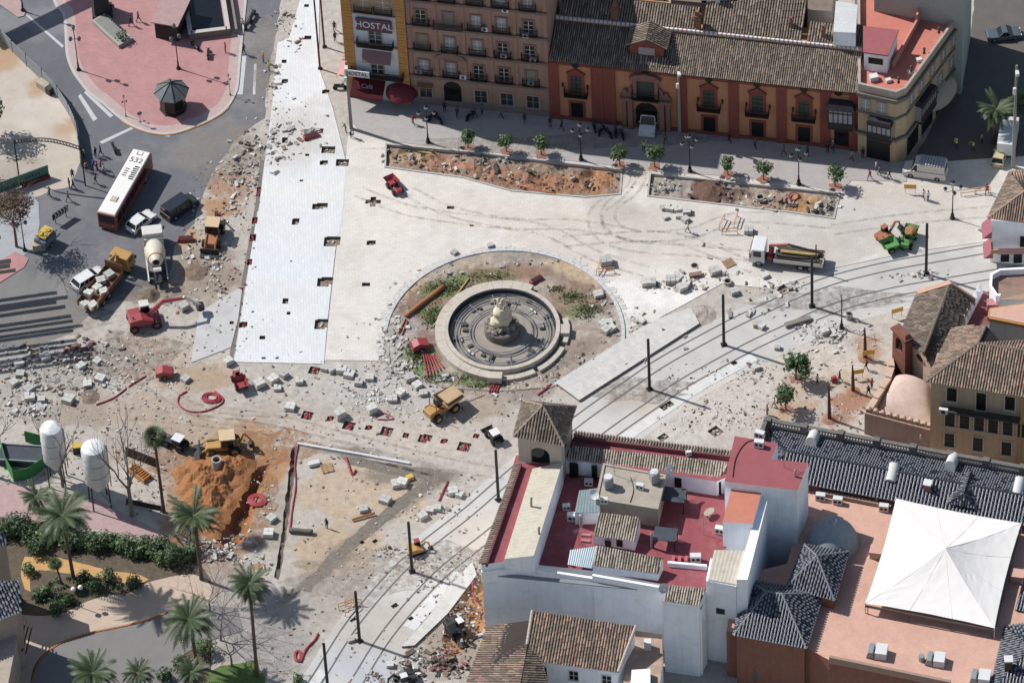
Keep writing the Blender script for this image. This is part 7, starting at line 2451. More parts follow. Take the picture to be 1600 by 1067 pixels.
MB().box(-2.7, 1.6, -.8, .8, .7, .74).build('slab', en, mat('enclosure_floor', '#8b8b84', var=.15))
for k in range(9):
 MB().box(-2.6 + k * .45, -2.5 + k * .45, .75, .85, .7, 1.2).build('bar', en, M_BLK)
MB().box(-2.7, 1.5, .78, .82, 1.2, 1.26).build('rail', en, M_BLK)
mb = MB()
leafball(mb, (2.2, 0, 1.2), .8, 160, random.Random(2), .14)
mb.build('planter', en, M_LEAFD)['kind'] = 'stuff'
mo = thing('monument', 'dark stone monument block standing at the top edge of the plaza', 'monument', P(160, 20), .1)
MB().box(-1.0, 1.0, -1.0, 1.0, 0, 3.6, 0, .12, .12).build('block', mo, mat('dark_stone', '#3b3c40', var=.2))
MB().box(-1.3, 1.3, -1.3, 1.3, 0, .5).build('plinth', mo, mat('dark_stone', ''))
MB().box(-1.0, 1.0, -1.0, 1.0, 3.6, 3.8).ball((0, 0, 4.2), (.5, .5, .6), 10, 6).build('cap', mo, mat('dark_stone', ''))
fl = pxs([(1, 62), (20, 82), (42, 104), (67, 127), (91, 154), (108, 180), (119, 205), (124, 235), (127, 262)])
fe = thing('site_fence', 'grey metal hoarding fence running between the beige yard and the road', 'fence', fl[0])
M_HOARD = mat('hoarding', '#8f979c', rough=.5, var=.12)
for k in range(len(fl) - 1):
 a, b = Vector(fl[k]), Vector(fl[k + 1])
 d = b - a
 mb = MB()
 mb.cbox((a.x + b.x) / 2, (a.y + b.y) / 2, .1, d.length, .06, 1.9, 0, math.atan2(d.y, d.x))
 wbuild(mb, 'panel', fe, [M_HOARD])
 mb = MB()
 mb.cbox(a.x, a.y, 0, .1, .1, 2.3, 0, 0)
 wbuild(mb, 'post', fe, [M_BLK])
t = thing('control_cabinet', 'beige and dark cabinet box beside the hoarding in the yard', 'cabinet', P(72, 140), ang((62, 132), (88, 150)))
MB().box(-1.3, .5, -.5, .5, 0, .9).build('casing', t, mat('beige_box', '#b8ab98'))
MB().box(.5, 1.3, -.55, .55, 0, 1.1).build('generator', t, mat('dark_box', '#4b4a48', var=.2))
ga, gb_ = P(22, 222, 6.5), P(126, 232, 6.5)
gt_ = thing('lattice_gantry', 'thin curved lattice gantry arching over the beige yard to the fence', 'gantry', (gb_.x, gb_.y, 0))
mb = MB()
n = 22
tops, bots = [], []
for k in range(n + 1):
 p = ga.lerp(gb_, k / n)
 z = 6.2 + .9 * math.sin(math.pi * k / n)
 tops.append((p.x, p.y, z + .55))
 bots.append((p.x, p.y, z))
mb.tube(tops, .06, 4).tube(bots, .06, 4)
for k in range(n):
 mb.tube([bots[k], tops[k + 1]], .04, 3)
 mb.tube([tops[k], bots[k + 1]], .04, 3)
wbuild(mb, 'truss', gt_, [M_BLK])
for p in (ga, gb_):
 wbuild(MB().cyl((p.x, p.y, 0), (p.x, p.y, 6.8), .09, .09, 8), 'post', gt_, [M_BLK])
a, b = P(-20, 312), P(77, 276)
d = b - a
t = thing('banner_fence', 'green banner fence with pale lettering beside the crossing on the left', 'fence', (a.x, a.y, 0), math.atan2(d.y, d.x))
MB().box(0, d.length, 0, .08, .2, 2.0).build('banner', t, mat('green_banner', '#5f8a78', var=.12))
for k in range(14):
 MB().box(1.5 + k * .42, 1.5 + k * .42 + .25, -.025, 0, .5 + .5 * (k > 8), .8 + .5 * (k > 8) + .1 * (k % 3)).build('banner_mark', t, mat('banner_dark', '#3c5c58'))
MB().box(d.length * .55, d.length, -.35, -.15, 0, .6).build('barrier', t, mat('dark_red_barrier', '#7c3a40'))
clean_used()
M_TYRE = mat('tyre_rubber', '#222224', rough=.8, var=.15)
M_RIM = mat('rim_grey', '#9a9a9c', rough=.4, var=.1)
M_CGLASS = mat('car_glass', '#1d2228', rough=.12, var=.1, spec=.4)
M_CHROME = mat('lamp_lens', '#cfd3d6', rough=.2, var=.05)
M_TAIL = mat('tail_lens', '#8e1f24', rough=.3, var=.05)
def paint(n, h, rough=.3, dirt=None):
 return mat(n, h, rough=rough, var=.06, spec=.5, dirt=dirt, dirt_amt=.45, dirt_sc=1.5)
P_WHITE = paint('white_body', '#e2e2e1')
P_DWHITE = paint('dusty_white', '#d9d4ca', .5, '#b3a99b')
P_NAVY = paint('navy_body', '#2b323c')
P_ORANGE = paint('bus_orange', '#9c4a32', .35, '#6d4438')
P_YEL = paint('machine_yellow', '#bf8d3a', .5, '#8f7450')
P_RED = paint('machine_red', '#a8383d', .45, '#7d4a48')
P_ORG = paint('machine_orange', '#b06c42', .5, '#8a7058')
P_GRN = paint('machine_green', '#5a9e4e', .4, '#6f8c58')
M_STEEL = mat('dark_steel', '#3c3b3b', rough=.5, var=.2, metal=.2)
def wheel(t, x, y, r, w_=.24, rim=M_RIM):
 s = 1 if y > 0 else -1
 o = MB().cyl((0, -w_ / 2, 0), (0, w_ / 2, 0), r, r, 16).build('wheel', t, M_TYRE, smooth=True, bevel=.03)
 o.location = (x, y, r)
 MB().cyl((0, s * (w_ / 2 - .02), 0), (0, s * (w_ / 2 + .02), 0), r * .58, r * .5, 12).build('rim', o, rim)
 return o
def car(name, label, cat, tail, nose, L, W, H, belt, hood, trunk, pm, roofm=None, group=None, wr=.32, van=False):
 a, b = P(*tail), P(*nose)
 c = (a + b) / 2
 t = thing(name, label, cat, c, math.atan2((b - a).y, (b - a).x), group)
 h = L / 2
 MB().side([(-h, .3), (-h + .05, belt - .1), (-h + .15, belt), (h - hood, belt), (h - .25, belt - (.12 if not van else .3)), (h, belt - .32), (h, .3), (h - .15, .2), (-h + .15, .2)], -W / 2, W / 2).build('body', t, pm, bevel=.07)
 x0, x1 = -h + trunk, h - hood
 fr, rr_ = (.75 if not van else .5), (.12 if van else .4 if trunk < .4 else .6)
 ty = .14
 MB().box(x0, x1, -W / 2 + .04, W / 2 - .04, belt, H - .06, 0, rr_, ty, fr).build('windows', t, M_CGLASS)
 rm = roofm or pm
 mb = MB().box(x0 + rr_ - .06, x1 - fr + .08, -W / 2 + ty - .02, W / 2 - ty + .02, H - .08, H, 0, .05, .05)
 for xb, xt in ((x0 + .05, x0 + rr_), (x1 - .05, x1 - fr), ((x0 + x1) / 2 - .05, (x0 + x1) / 2), ((x0 * 2 + x1) / 3 - .2, (x0 * 2 + x1) / 3)):
  for s in (-1, 1):
   mb.tube([(xb, s * (W / 2 - .05), belt), (xt, s * (W / 2 - ty - .01), H - .06)], .05, 4)
 mb.build('roof', t, rm)
 for x in (h - L * .19, -h + L * .2):
  for s in (-1, 1):
   wheel(t, x, s * (W / 2 - .1), wr, .22)
 for s in (-1, 1):
  MB().box(h - .12, h + .015, s * (W / 2 - .3) - .16, s * (W / 2 - .3) + .16, belt - .42, belt - .24).build('headlight', t, M_CHROME)
  MB().box(-h - .015, -h + .1, s * (W / 2 - .2) - .1, s * (W / 2 - .2) + .1, belt - .4, belt - .12).build('tail_light', t, M_TAIL)
  MB().box(x1 - .5, x1 - .32, s * (W / 2 + .08) - .08, s * (W / 2 + .08) + .08, belt, belt + .14).build('mirror', t, pm)
 MB().box(h - .02, h + .01, -.26, .26, .4, .52).build('number_plate', t, M_WHITE_P)
 return t
car('parked_car', 'white hatchback stopped between the bus and the dark people carrier', 'car', (202, 366), (240, 336), 4.1, 1.7, 1.45, .88, 1.15, .2, P_WHITE)
car('parked_car', 'white estate car hidden partly behind the orange tipper truck', 'car', (114, 456), (164, 425), 4.5, 1.75, 1.5, .9, 1.1, .15, P_WHITE)
car('people_carrier', 'dark navy people carrier beside the dirt strip, behind the white hatchback', 'van', (256, 346), (306, 312), 4.9, 1.95, 1.95, 1.05, .9, .15, P_NAVY, van=True, wr=.36)
v1 = car('delivery_van', 'white van driving out of the arched portal of the orange palace', 'van', (1018, 176), (1011, 213), 5.2, 2.0, 2.4, 1.25, 1.2, .12, P_WHITE, van=True, wr=.36)
v2 = car('delivery_van', 'white van with a slatted roof rack parked by the yellow corner building', 'van', (1478, 277), (1414, 268), 5.4, 2.0, 2.3, 1.25, 1.0, .12, P_DWHITE, van=True, wr=.36)
MB().box(-2.5, .9, -.95, .95, .6, 2.32).build('cargo_side', v2, P_DWHITE)
for k in range(9):
 MB().box(-2.4 + k * .36, -2.2 + k * .36, -.9, .9, 2.4, 2.5).build('rack_slat', v2, mat('rack_grey', '#a9adb2'))
car('parked_car', 'small beige car parked beneath the white truck at the right edge', 'car', (1558, 262), (1566, 236), 3.6, 1.6, 1.4, .85, .9, .2, paint('beige_body', '#c9b98f', .4))
car('parked_car', 'grey-blue pickup far up the shaded side street', 'car', (1552, 60), (1584, 56), 4.4, 1.75, 1.4, .85, 1.1, 1.4, paint('slate_body', '#59626c'))
def truck(name, label, cat, tail, nose, L, W, cabm, cabL=2.0, cabH=2.7, wheels=(), group=None, wr=.5):
 a, b = P(*tail), P(*nose)
 t = thing(name, label, cat, (a + b) / 2, math.atan2((b - a).y, (b - a).x), group)
 h = L / 2
 MB().box(-h, h - .2, -.45, .45, .6, .95).build('chassis', t, M_STEEL)
 MB().side([(h - cabL, .55), (h - cabL, cabH), (h - .45, cabH), (h - .05, 1.6), (h, .55)], -W / 2, W / 2).build('cab', t, cabm, bevel=.08)
 mb = MB()
 mb.add([(h - .43, -W / 2 + .12, cabH - .2), (h - .43, W / 2 - .12, cabH - .2), (h - .05, W / 2 - .12, 1.65), (h - .05, -W / 2 + .12, 1.65)], [(0, 1, 2, 3)])
 mb.v = [(x + .03, y, z + .02) for x, y, z in mb.v]
 mb.build('windscreen', t, M_CGLASS)
 for s in (-1, 1):
  MB().box(h - cabL + .4, h - .65, s * (W / 2 + .012) - .012, s * (W / 2 + .012) + .012, 1.65, cabH - .25).build('side_window', t, M_CGLASS)
  MB().box(h - .06, h + .02, s * (W / 2 - .35) - .15, s * (W / 2 - .35) + .15, .8, 1.0).build('headlight', t, M_CHROME)
  MB().box(h - .35, h - .2, s * (W / 2 + .2) - .1, s * (W / 2 + .2) + .1, 1.7, 2.2).build('mirror', t, M_STEEL)
  for x in wheels:
   wheel(t, x, s * (W / 2 - .15), wr, .3)
 return t
pts = [P(150, 330, 3.05), P(181, 338, 3.05), P(236, 237, 3.05), P(209, 231, 3.05)]
c = sum(pts, Vector()) / 4
ax = (pts[2] + pts[3] - pts[0] - pts[1]) / 2
bus = thing('city_bus', 'long city bus with a white roof and orange-red body on the shaded road', 'bus', (c.x, c.y, 0), math.atan2(ax.y, ax.x))
h, W = ax.length / 2, 2.5
MB().box(-h, h, -W / 2, W / 2, .3, 2.9).build('body', bus, P_ORANGE, bevel=.12)
MB().box(-h + .1, h - .1, -W / 2 + .06, W / 2 - .06, 2.88, 3.05, 0, .1, .1).build('roof', bus, paint('bus_roof', '#ece8e2', .6, '#cfc8bc'), bevel=.05)
for s in (-1, 1):
 for k in range(8):
  x = -h + .5 + k * (2 * h - 1) / 8
  MB().box(x, x + 1.2, s * (W / 2 + .01) - .012, s * (W / 2 + .01) + .012, 1.3, 2.5).build('side_window', bus, M_CGLASS)
 for x in (-h + 2.6, h - 2.4):
  wheel(bus, x, s * (W / 2 - .13), .5, .28)
 MB().box(-h - .02, -h + .02, s * .95 - .15, s * .95 + .15, .7, 1.0).build('tail_light', bus, M_TAIL)
for s in (-1, 1):
 MB().box(s * (h + .012) - .012, s * (h + .012) + .012, -1.05, 1.05, 1.35, 2.6).build('windscreen', bus, M_CGLASS)
MB().box(-h - .03, -h, -1.05, 1.05, .55, .62).build('bumper', bus, M_STEEL)
hatch = MB().box(-h + 2.2, -h + 3.1, -.45, .45, 3.06, 3.18, 0, .05, .05).build('roof_hatch', bus, mat('hatch_beige', '#c2b8a5'))
M_BLKP = mat('black_marking', '#2a2a2c', var=.1)
letters('roof_number', '532', 1.15, M_BLKP, bus, (h - 2.0, 0, 3.05), (0, 0, -math.pi / 2), 1.0)
mb = MB()
for x0, x1, y0, y1 in ((-.25, .25, .3, .38), (-.25, .25, -.38, -.3), (-.3, -.22, -.38, .38)):
 mb.box(h - .7 + x0, h - .7 + x1, y0, y1, 3.06, 3.07)
mb.build('roof_marking', bus, M_BLKP)
for k in range(7):
 MB().box(h - 5.3 + k * .36, h - 5.3 + k * .36 + .2, -.9, -.25 + .1 * (k % 2), 3.055, 3.068).build('roof_marking', bus, M_BLKP)
for k in range(4):
 MB().box(h - 4.9 + k * .4, h - 4.9 + k * .4 + .14, .2, .75, 3.055, 3.068).build('roof_marking', bus, M_BLKP)
mx = truck('mixer_truck', 'white concrete mixer truck with its drum opening facing the viewer', 'truck', (249, 449), (239, 374), 8.6, 2.5, P_DWHITE, 2.0, 2.8, (2.9, -1.6, -2.9))
mb = MB()
mb.T = Matrix.Translation((-.6, 0, 2.35)) @ Matrix.Rotation(R_(-90 + 12), 4, 'Y')
mb.lathe([(.3, -2.0), (1.0, -1.7), (1.28, -.5), (1.25, .4), (.85, 1.6), (.55, 2.2), (.6, 2.25), (.45, 2.2), (.4, 1.8)], n=20)
mb.T = None
mb.v = [tuple(v) for v in mb.v]
mb.build('drum', mx, paint('drum_cream', '#d9cdb9', .5, '#b5a48c'), smooth=True)
mb = MB()
mb.T = Matrix.Translation((-.6, 0, 2.35)) @ Matrix.Rotation(R_(-90 + 12), 4, 'Y')
mb.ring((0, 0), .78, .98, 1.25, 1.45, 20)
mb.T = None
mb.build('drum_band', mx, paint('drum_band', '#c48a52', .5))
MB().side([(-3.2, 2.5), (-3.9, 2.9), (-4.1, 2.7), (-3.3, 2.2)], -.5, .5).build('hopper', mx, P_DWHITE)
MB().tube([(-3.6, 0, 2.2), (-4.4, .3, 1.4)], .22, 8).build('chute', mx, M_STEEL)
MB().box(2.0, 2.6, -1.1, 1.1, 1.0, 2.2).build('water_tank', mx, P_DWHITE)
for s in (-1, 1):
 MB().box(-4.0, 1.9, s * 1.15 - .08, s * 1.15 + .08, .95, 1.1).build('fender', mx, P_DWHITE)
tk = truck('tipper_truck', 'orange tipper truck loaded with pale stone blocks', 'truck', (130, 498), (206, 402), 9.6, 2.5, P_YEL, 1.9, 2.7, (3.4, -1.5, -2.8))
M_BED = mat('rusty_bed', '#7d5638', var=.2)
for (x0, x1, y0, y1, z0, z1) in ((-4.8, 1.8, -1.2, 1.2, 1.0, 1.12), (-4.8, 1.8, -1.25, -1.2, 1.0, 1.8), (-4.8, 1.8, 1.2, 1.25, 1.0, 1.8), (-4.85, -4.8, -1.25, 1.25, 1.0, 1.7), (1.8, 1.88, -1.25, 1.25, 1.0, 2.7)):
 MB().box(x0, x1, y0, y1, z0, z1).build('bed_panel', tk, M_BED)
MB().tube([(2.3, 0, .9), (2.3, 0, 2.6), (3.0, .3, 3.0), (2.2, .8, 2.5)], .16, 6).build('loader_crane', tk, P_YEL)
ct = truck('crane_truck', 'white flatbed truck with a folded red loading crane, parked beside the tracks', 'truck', (1284, 416), (1176, 404), 9.2, 2.5, P_WHITE, 2.0, 2.8, (3.3, -1.8, -3.0))
for (x0, x1, y0, y1, z0, z1) in ((-4.5, 1.5, -1.2, 1.2, 1.0, 1.12), (-4.5, 1.5, -1.25, -1.2, 1.0, 1.55), (-4.5, 1.5, 1.2, 1.25, 1.0, 1.55), (-4.55, -4.5, -1.25, 1.25, 1.0, 1.55)):
 MB().box(x0, x1, y0, y1, z0, z1).build('bed_panel', ct, P_DWHITE)
MB().box(1.7, 2.3, -.9, .9, .9, 1.5).tube([(2.0, .4, 1.2), (2.0, .4, 3.1)], .2, 6).build('crane_column', ct, P_RED)
MB().tube([(2.0, .4, 3.05), (-.2, .3, 3.4)], .2, 6).build('crane_boom', ct, P_RED)
MB().tube([(-.2, .3, 3.4), (-3.9, .0, 2.3)], .17, 6).tube([(-3.9, 0, 2.3), (-4.4, 0, 2.1)], .1, 6).build('crane_jib', ct, mat('crane_dark', '#4a3a34'))
MB().box(-3.8, .8, -.2, .2, 1.75, 1.95).build('timber', ct, mat('timber_yellow', '#b39a55', var=.2))
MB().box(-4.2, 1.2, -1.05, -.3, 1.12, 1.7).box(-4.0, 1.2, .0, 1.0, 1.12, 1.6).build('load', ct, mat('dark_load', '#4f4a45', var=.3))
MB().cyl((-3.7, 1.0, 1.1), (-3.7, 1.0, 4.6), .08).build('stake', ct, M_STEEL)
bt2 = truck('box_truck', 'white box truck standing at the right edge under the palm', 'truck', (1572, 246), (1578, 205), 6.0, 2.2, P_DWHITE, 1.6, 2.3, (2.0, -1.8), wr=.4)
MB().box(-3.0, 1.3, -1.1, 1.1, .95, 2.9).build('box', bt2, P_WHITE)
def digger(name, label, base, rz, bm, cabm, s=1.0, tracked=True, boom=((.6, 1.4), (2.2, 2.9), (3.6, 2.4)), stick=(4.1, .7), cat='excavator', roof=None, swing=0.0):
 """tracked or wheeled excavator: undercarriage, house, cab, two-piece arm, bucket; +x is the arm"""
 t = thing(name, label, cat, P(*base), rz)
 if tracked:
  for y in (-.8, .8):
   MB().side([(-1.4, .25), (-1.2, 0), (1.2, 0), (1.4, .25), (1.2, .6), (-1.2, .6)], y - .22, y + .22).build('track', t, M_TYRE, bevel=.05)
  MB().box(-.9, .9, -.6, .6, .3, .65).build('undercarriage', t, M_STEEL)
 else:
  for x in (-1.25, 1.15):
   for y in (-.95, .95):
    wheel(t, x, y, .5, .4, bm)
  MB().box(-1.5, 1.5, -.6, .6, .5, .9).build('undercarriage', t, bm)
  MB().box(1.6, 1.75, -1.1, 1.1, .1, .6).build('blade', t, bm)
 mb = MB().side([(-1.7, .95), (-1.6, 1.65), (-.3, 1.75), (.9, 1.2), (.9, .75), (-1.5, .75)], -1.05, .15).side([(-1.7, .95), (-1.6, 1.6), (-.3, 1.6), (-.3, .75), (-1.5, .75)], .15, 1.05)
 mb.build('house', t, bm, bevel=.06)
 MB().box(-.25, .85, .2, 1.05, .9, 2.35, 0, .08, .06, .2).build('cab', t, M_CGLASS)
 MB().box(-.3, .72, .18, 1.07, 2.35, 2.47).build('cab_roof', t, cabm)
 MB().box(-.26, .86, .19, 1.06, .75, 1.25).build('cab_base', t, cabm)
 MB().tube([(-1.2, -.6, 1.6), (-1.2, -.6, 2.0)], .07, 6).build('exhaust', t, M_STEEL)
 y = -.1
 (x0, z0), (x1, z1), (x2, z2) = boom
 MB().tube([(x0, y, z0), (x1, y, z1), (x2, y, z2)], [.2, .24, .16], 6).build('boom', t, bm)
 MB().tube([(x2 - .2, y, z2 + .25), (stick[0], y, stick[1])], [.16, .12], 6).build('stick', t, cabm if roof else bm)
 MB().tube([(x0 + .3, y, z0 - .1), ((x1 + x0) / 2 + .5, y, (z1 + z0) / 2)], .08, 6).build('hydraulic_ram', t, M_CHROME)
 bx, bz = stick
 MB().side([(bx - .1, bz + .15), (bx + .35, bz), (bx + .3, bz - .5), (bx - .15, bz - .6), (bx - .5, bz - .35)], y - .4, y + .4).build('bucket', t, M_STEEL)
 t.scale = (s, s, s)
 return t
digger('wheeled_excavator', 'red wheeled excavator with white cab roof, its arm reaching over the slab', (226, 506), R_(14), P_RED, P_DWHITE, 1.15, False, ((.4, 1.4), (2.2, 2.9), (4.6, 2.7)), (6.1, 1.2), roof=1)
digger('mini_excavator', 'orange mini excavator digging beside the green dumpers', (1384, 374), R_(40), P_ORG, P_ORG, .75, True, ((.6, 1.2), (1.9, 2.8), (2.9, 2.2)), (3.2, .9))
digger('mini_excavator', 'small white-cabbed excavator in the pit beside the white building', (712, 988), R_(-60), M_STEEL, P_WHITE, .85, True, ((.6, 1.2), (1.6, 2.4), (2.5, 1.7)), (2.7, .2))
digger('mini_excavator', 'small white-cabbed excavator at the bottom edge among the rubble', (632, 1066), R_(200), M_STEEL, P_WHITE, .8, True, ((.6, 1.2), (1.6, 2.2), (2.4, 1.6)), (2.6, .2))
digger('mini_excavator', 'small yellow digger behind a tram pole on the lower tracks', (652, 862), R_(20), P_YEL, P_RED, .65, True, ((.6, 1.2), (1.5, 2.2), (2.3, 1.6)), (2.5, .3))
def loader(name, label, base, rz, bm, roofm, s=1.0, back=True):
 t = thing(name, label, 'loader', P(*base), rz)
 for x, r in ((1.3, .5), (-1.2, .72)):
  for y in (-.95, .95):
   wheel(t, x, y, r, .42, bm)
 MB().side([(-1.8, .7), (-1.8, 1.2), (.3, 1.25), (1.9, 1.15), (2.1, .6)], -.6, .6).build('body', t, bm, bevel=.06)
 MB().box(-1.3, .35, -.75, .75, 1.2, 2.45, 0, .1, .05, .2).build('cab', t, M_CGLASS)
 MB().box(-1.4, .4, -.85, .85, 2.45, 2.6).build('cab_roof', t, roofm, bevel=.04)
 for x in (-1.25, .25):
  for y in (-.76, .76):
   MB().tube([(x, y, 1.2), (x * .9, y * .97, 2.45)], .06, 4).build('pillar', t, bm)
 for y in (-.65, .65):
  MB().tube([(.4, y, 1.3), (1.8, y, 1.35), (2.7, y, .6)], .1, 5).build('loader_arm', t, bm)
 MB().side([(2.6, .2), (2.6, 1.0), (2.75, 1.0), (2.8, .3), (3.4, .2), (3.4, .1)], -1.15, 1.15).build('front_bucket', t, M_STEEL)
 if back:
  MB().tube([(-1.8, 0, .9), (-2.4, 0, 2.6)], .15, 6).build('backhoe_boom', t, bm)
  MB().tube([(-2.4, 0, 2.6), (-3.3, 0, 1.1)], .12, 6).build('backhoe_stick', t, bm)
  MB().side([(-3.2, 1.1), (-3.5, .5), (-3.0, .3), (-2.8, .8)], -.35, .35).build('backhoe_bucket', t, M_STEEL)
 t.scale = (s, s, s)
 return t
loader('backhoe_loader', 'yellow backhoe loader with a cream cab roof above the orange mound', (350, 704), R_(186), P_YEL, paint('cream_roof', '#d3b58a', .6), 1.05)
loader('wheel_loader', 'dusty orange backhoe loader on the dirt strip beside the white paving', (334, 374), R_(262), P_ORG, paint('cream_roof', ''), 1.0)
loader('compact_loader', 'small dark loader with white roof parked left of the yellow backhoe loader', (276, 698), R_(150), M_STEEL, P_WHITE, .72, False)
loader('compact_loader', 'small dark loader with white bonnet beside the tiled corner tower', (772, 686), R_(120), M_STEEL, P_WHITE, .62, False)
def dumper(label, base, rz, bm, s=1.0, soil=None, skipm=None, mach='site_dumper'):
 t = thing(mach, label, 'dumper', P(*base), rz)
 for x, r in ((.95, .5), (-.95, .45)):
  for y in (-.7, .7):
   wheel(t, x, y, r, .36, bm)
 MB().side([(-1.6, .6), (-1.6, 1.25), (-.5, 1.3), (-.2, .9), (.6, .7), (.6, .5)], -.5, .5).build('body', t, bm, bevel=.06)
 MB().box(-.5, -.1, -.3, .3, 1.25, 1.5).box(-.6, -.5, -.3, .3, 1.4, 1.9).build('seat', t, M_BLK)
 for y in (-.45, .45):
  MB().tube([(-.9, y, 1.2), (-.9, y, 2.3)], .04, 4).build('roll_bar', t, M_STEEL)
 MB().add([(.2, -.7, .8), (1.5, -.6, .75), (1.5, .6, .75), (.2, .7, .8), (-.1, -1.0, 1.6), (2.1, -.9, 1.45), (2.1, .9, 1.45), (-.1, 1.0, 1.6)],
    [(0, 1, 2, 3), (0, 4, 5, 1), (1, 5, 6, 2), (2, 6, 7, 3), (3, 7, 4, 0)]).build('skip', t, skipm or bm)
 if soil:
  MB().ball((1.0, 0, 1.3), (.95, .8, .45), 12, 6, 0, .12).build('soil', t, soil)
 t.scale = (s, s, s)
 return t
M_HEAP = mat('heap_soil', '#a87a4c', var=.3, bump=.4)
dumper('bright green dumper carrying ochre soil in its skip, behind the other green dumper', (1419, 380), R_(70), P_GRN, .95, M_HEAP)
dumper('bright green dumper with an empty skip, in front of the orange mini excavator', (1400, 388), R_(200), P_GRN, .9)
dumper('red site dumper standing alone on the cream paving', (617, 297), R_(120), P_RED, .8)
dumper('red dumper parked at the lower left corner of the white strip', (374, 600), R_(-70), P_RED, .85)
yd = dumper('yellow dumper carrying a broken timber crate below the fountain', (690, 645), R_(40), P_YEL, 1.35, None, mat('crate_wood', '#c3a27c', var=.15))
MB().box(.2, 1.9, -.7, .7, 1.5, 1.65, 0, 0, 0).build('crate_load', yd, mat('crate_wood', ''))
MB().tube([(2.0, .6, 1.3), (3.4, .9, 2.2)], .05, 5).build('red_bar', yd, P_RED)
for (px, py, m, s, lb) in ((258, 588, P_RED, 1.1, 'red tarpaulin covered compressor beside pale slabs on the dirt'), (657, 545, P_RED, 1.0, 'red and white generator on the left side of the fountain garden'), (486, 215, P_RED, .9, 'red steel tool box on the white paving near the hostel'), (290, 376, P_RED, .9, 'red barrier block on the dirt near the mixer truck'), (838, 440, P_RED, .8, 'red box with pink pipes lying behind the fountain')):
 t = thing('compressor' if px < 700 and px != 486 and px != 290 else 'tool_box', lb, 'machine', P(px, py), random.uniform(0, 1.2))
 if px in (486, 290, 838):
  MB().box(-1.1 * s, 1.1 * s, -.35, .35, 0, .6, 0, .05, .05).build('box', t, m, bevel=.03)
  MB().box(-.9 * s, .9 * s, -.2, .2, .6, .66).build('lid', t, M_STEEL)
 else:
  MB().side([(-1.1, .4), (-1.0, 1.1), (-.2, 1.4), (1.0, 1.0), (1.1, .4)], -.65, .65).build('casing', t, m, bevel=.08)
  for y in (-.6, .6):
   wheel(t, 0, y, .3, .2)
  MB().tube([(1.1, 0, .4), (1.9, 0, .2)], .05, 5).build('tow_bar', t, M_STEEL)
  MB().box(-.4, .4, -.66, .66, .6, .8).build('grille', t, M_STEEL)
at = thing('arrow_trailer', 'yellow-topped arrow trailer with a slate blue cabinet at the crossing', 'trailer', P(72, 382), ang((60, 380), (88, 350)))
MB().box(-1.2, 1.2, -.8, .8, .5, 1.6).build('cabinet', at, mat('slate_cabinet', '#6f7888', var=.1))
MB().box(-.9, 1.1, -.7, .7, 1.9, 2.1).cyl((-.5, .2, 2.1), (-.5, .2, 2.3), .3).cyl((.5, -.2, 2.1), (.5, -.2, 2.3), .3).build('lamp_panel', at, mat('signal_yellow', '#d3b13c', rough=.4))
for y in (-.8, .8):
 wheel(at, 0, y, .35, .2)
MB().box(1.2, 2.4, -.05, .05, .4, .5).build('tow_bar', at, M_STEEL)
t = thing('chevron_board', 'black and white chevron board behind the yellow arrow trailer', 'sign', P(86, 352), ang((84, 350), (108, 334)))
MB().box(-.2, 2.3, 0, .08, .9, 1.9).build('board', t, M_BLK)
for k in range(5):
 x = k * .46
 mb = MB()
 for dz, s in ((0, 1), (.5, -1)):
  mb.add([(x + (.0 if s > 0 else .25), -.02, .9 + dz), (x + .2 + (.0 if s > 0 else .25), -.02, .9 + dz), (x + .2 + (.25 if s > 0 else 0), -.02, 1.4 + dz), (x + (.25 if s > 0 else 0), -.02, 1.4 + dz)], [(0, 1, 2, 3)])
 mb.build('chevron', t, M_WHITE_P)
for x in (.2, 1.9):
 MB().box(x, x + .08, .08, .16, 0, 1.9).build('post', t, M_STEEL)
t = thing('concrete_box', 'beige concrete box at the kerb next to the arrow trailer', 'box', P(61, 388), .2)
MB().box(-.8, .8, -.6, .6, 0, 1.0, 0, .03, .03).build('box', t, mat('beige_box', ''), bevel=.04)
mc = thing('motorcycle', '', 'motorcycle', (0, 0, 0), 0, 'motorcycles')
for x in (-.65, .65):
 o = MB().cyl((0, -.07, 0), (0, .07, 0), .31, .31, 14).build('wheel', mc, M_TYRE)
 o.location = (x, 0, .31)
MB().side([(-.6, .45), (-.85, .75), (-.1, .7), (.2, .95), (.5, .9), (.3, .4)], -.16, .16).build('body', mc, paint('moto_dark', '#3a3d44'), bevel=.03)
MB().box(-.75, -.05, -.14, .14, .75, .86).build('seat', mc, M_BLK)
MB().tube([(.38, -.36, 1.08), (.42, 0, 1.0), (.38, .36, 1.08)], .03, 5).tube([(.42, 0, 1.0), (.65, 0, .31)], .05, 5).build('handlebar', mc, M_STEEL)
ML = [(532, 140, 'motorcycle parked by the hostel side awnings'), (305, 76, 'left motorcycle below the balustraded opening on the red plaza'), (326, 88, 'right motorcycle below the balustraded opening on the red plaza'), (940, 208, 'leftmost motorcycle in the row beside the palace portal'), (951, 212, 'second motorcycle from the left beside the palace portal'), (962, 210, 'third motorcycle from the left beside the palace portal'),
  (972, 214, 'rightmost motorcycle beside the palace portal'), (928, 202, 'motorcycle against the palace wall behind the row'), (178, 235, 'scooter riding out of the shade towards the bus'), (685, 190, 'motorcycle behind the iron lamp by the apartment block'), (676, 186, 'motorcycle by the apartment block nearest the hostel'), (395, 28, 'upper motorcycle riding along the road beside the plaza'), (388, 42, 'lower motorcycle riding along the road beside the plaza'), (735, 185, 'motorcycle parked against the apartment block wall')]
for k, (px, py, lb) in enumerate(ML):
 if k == 0:
  mc.location = P(px, py)
  mc['label'] = lb
 else:
  dup(mc, P(px, py), random.uniform(.8, 2.2), lb)
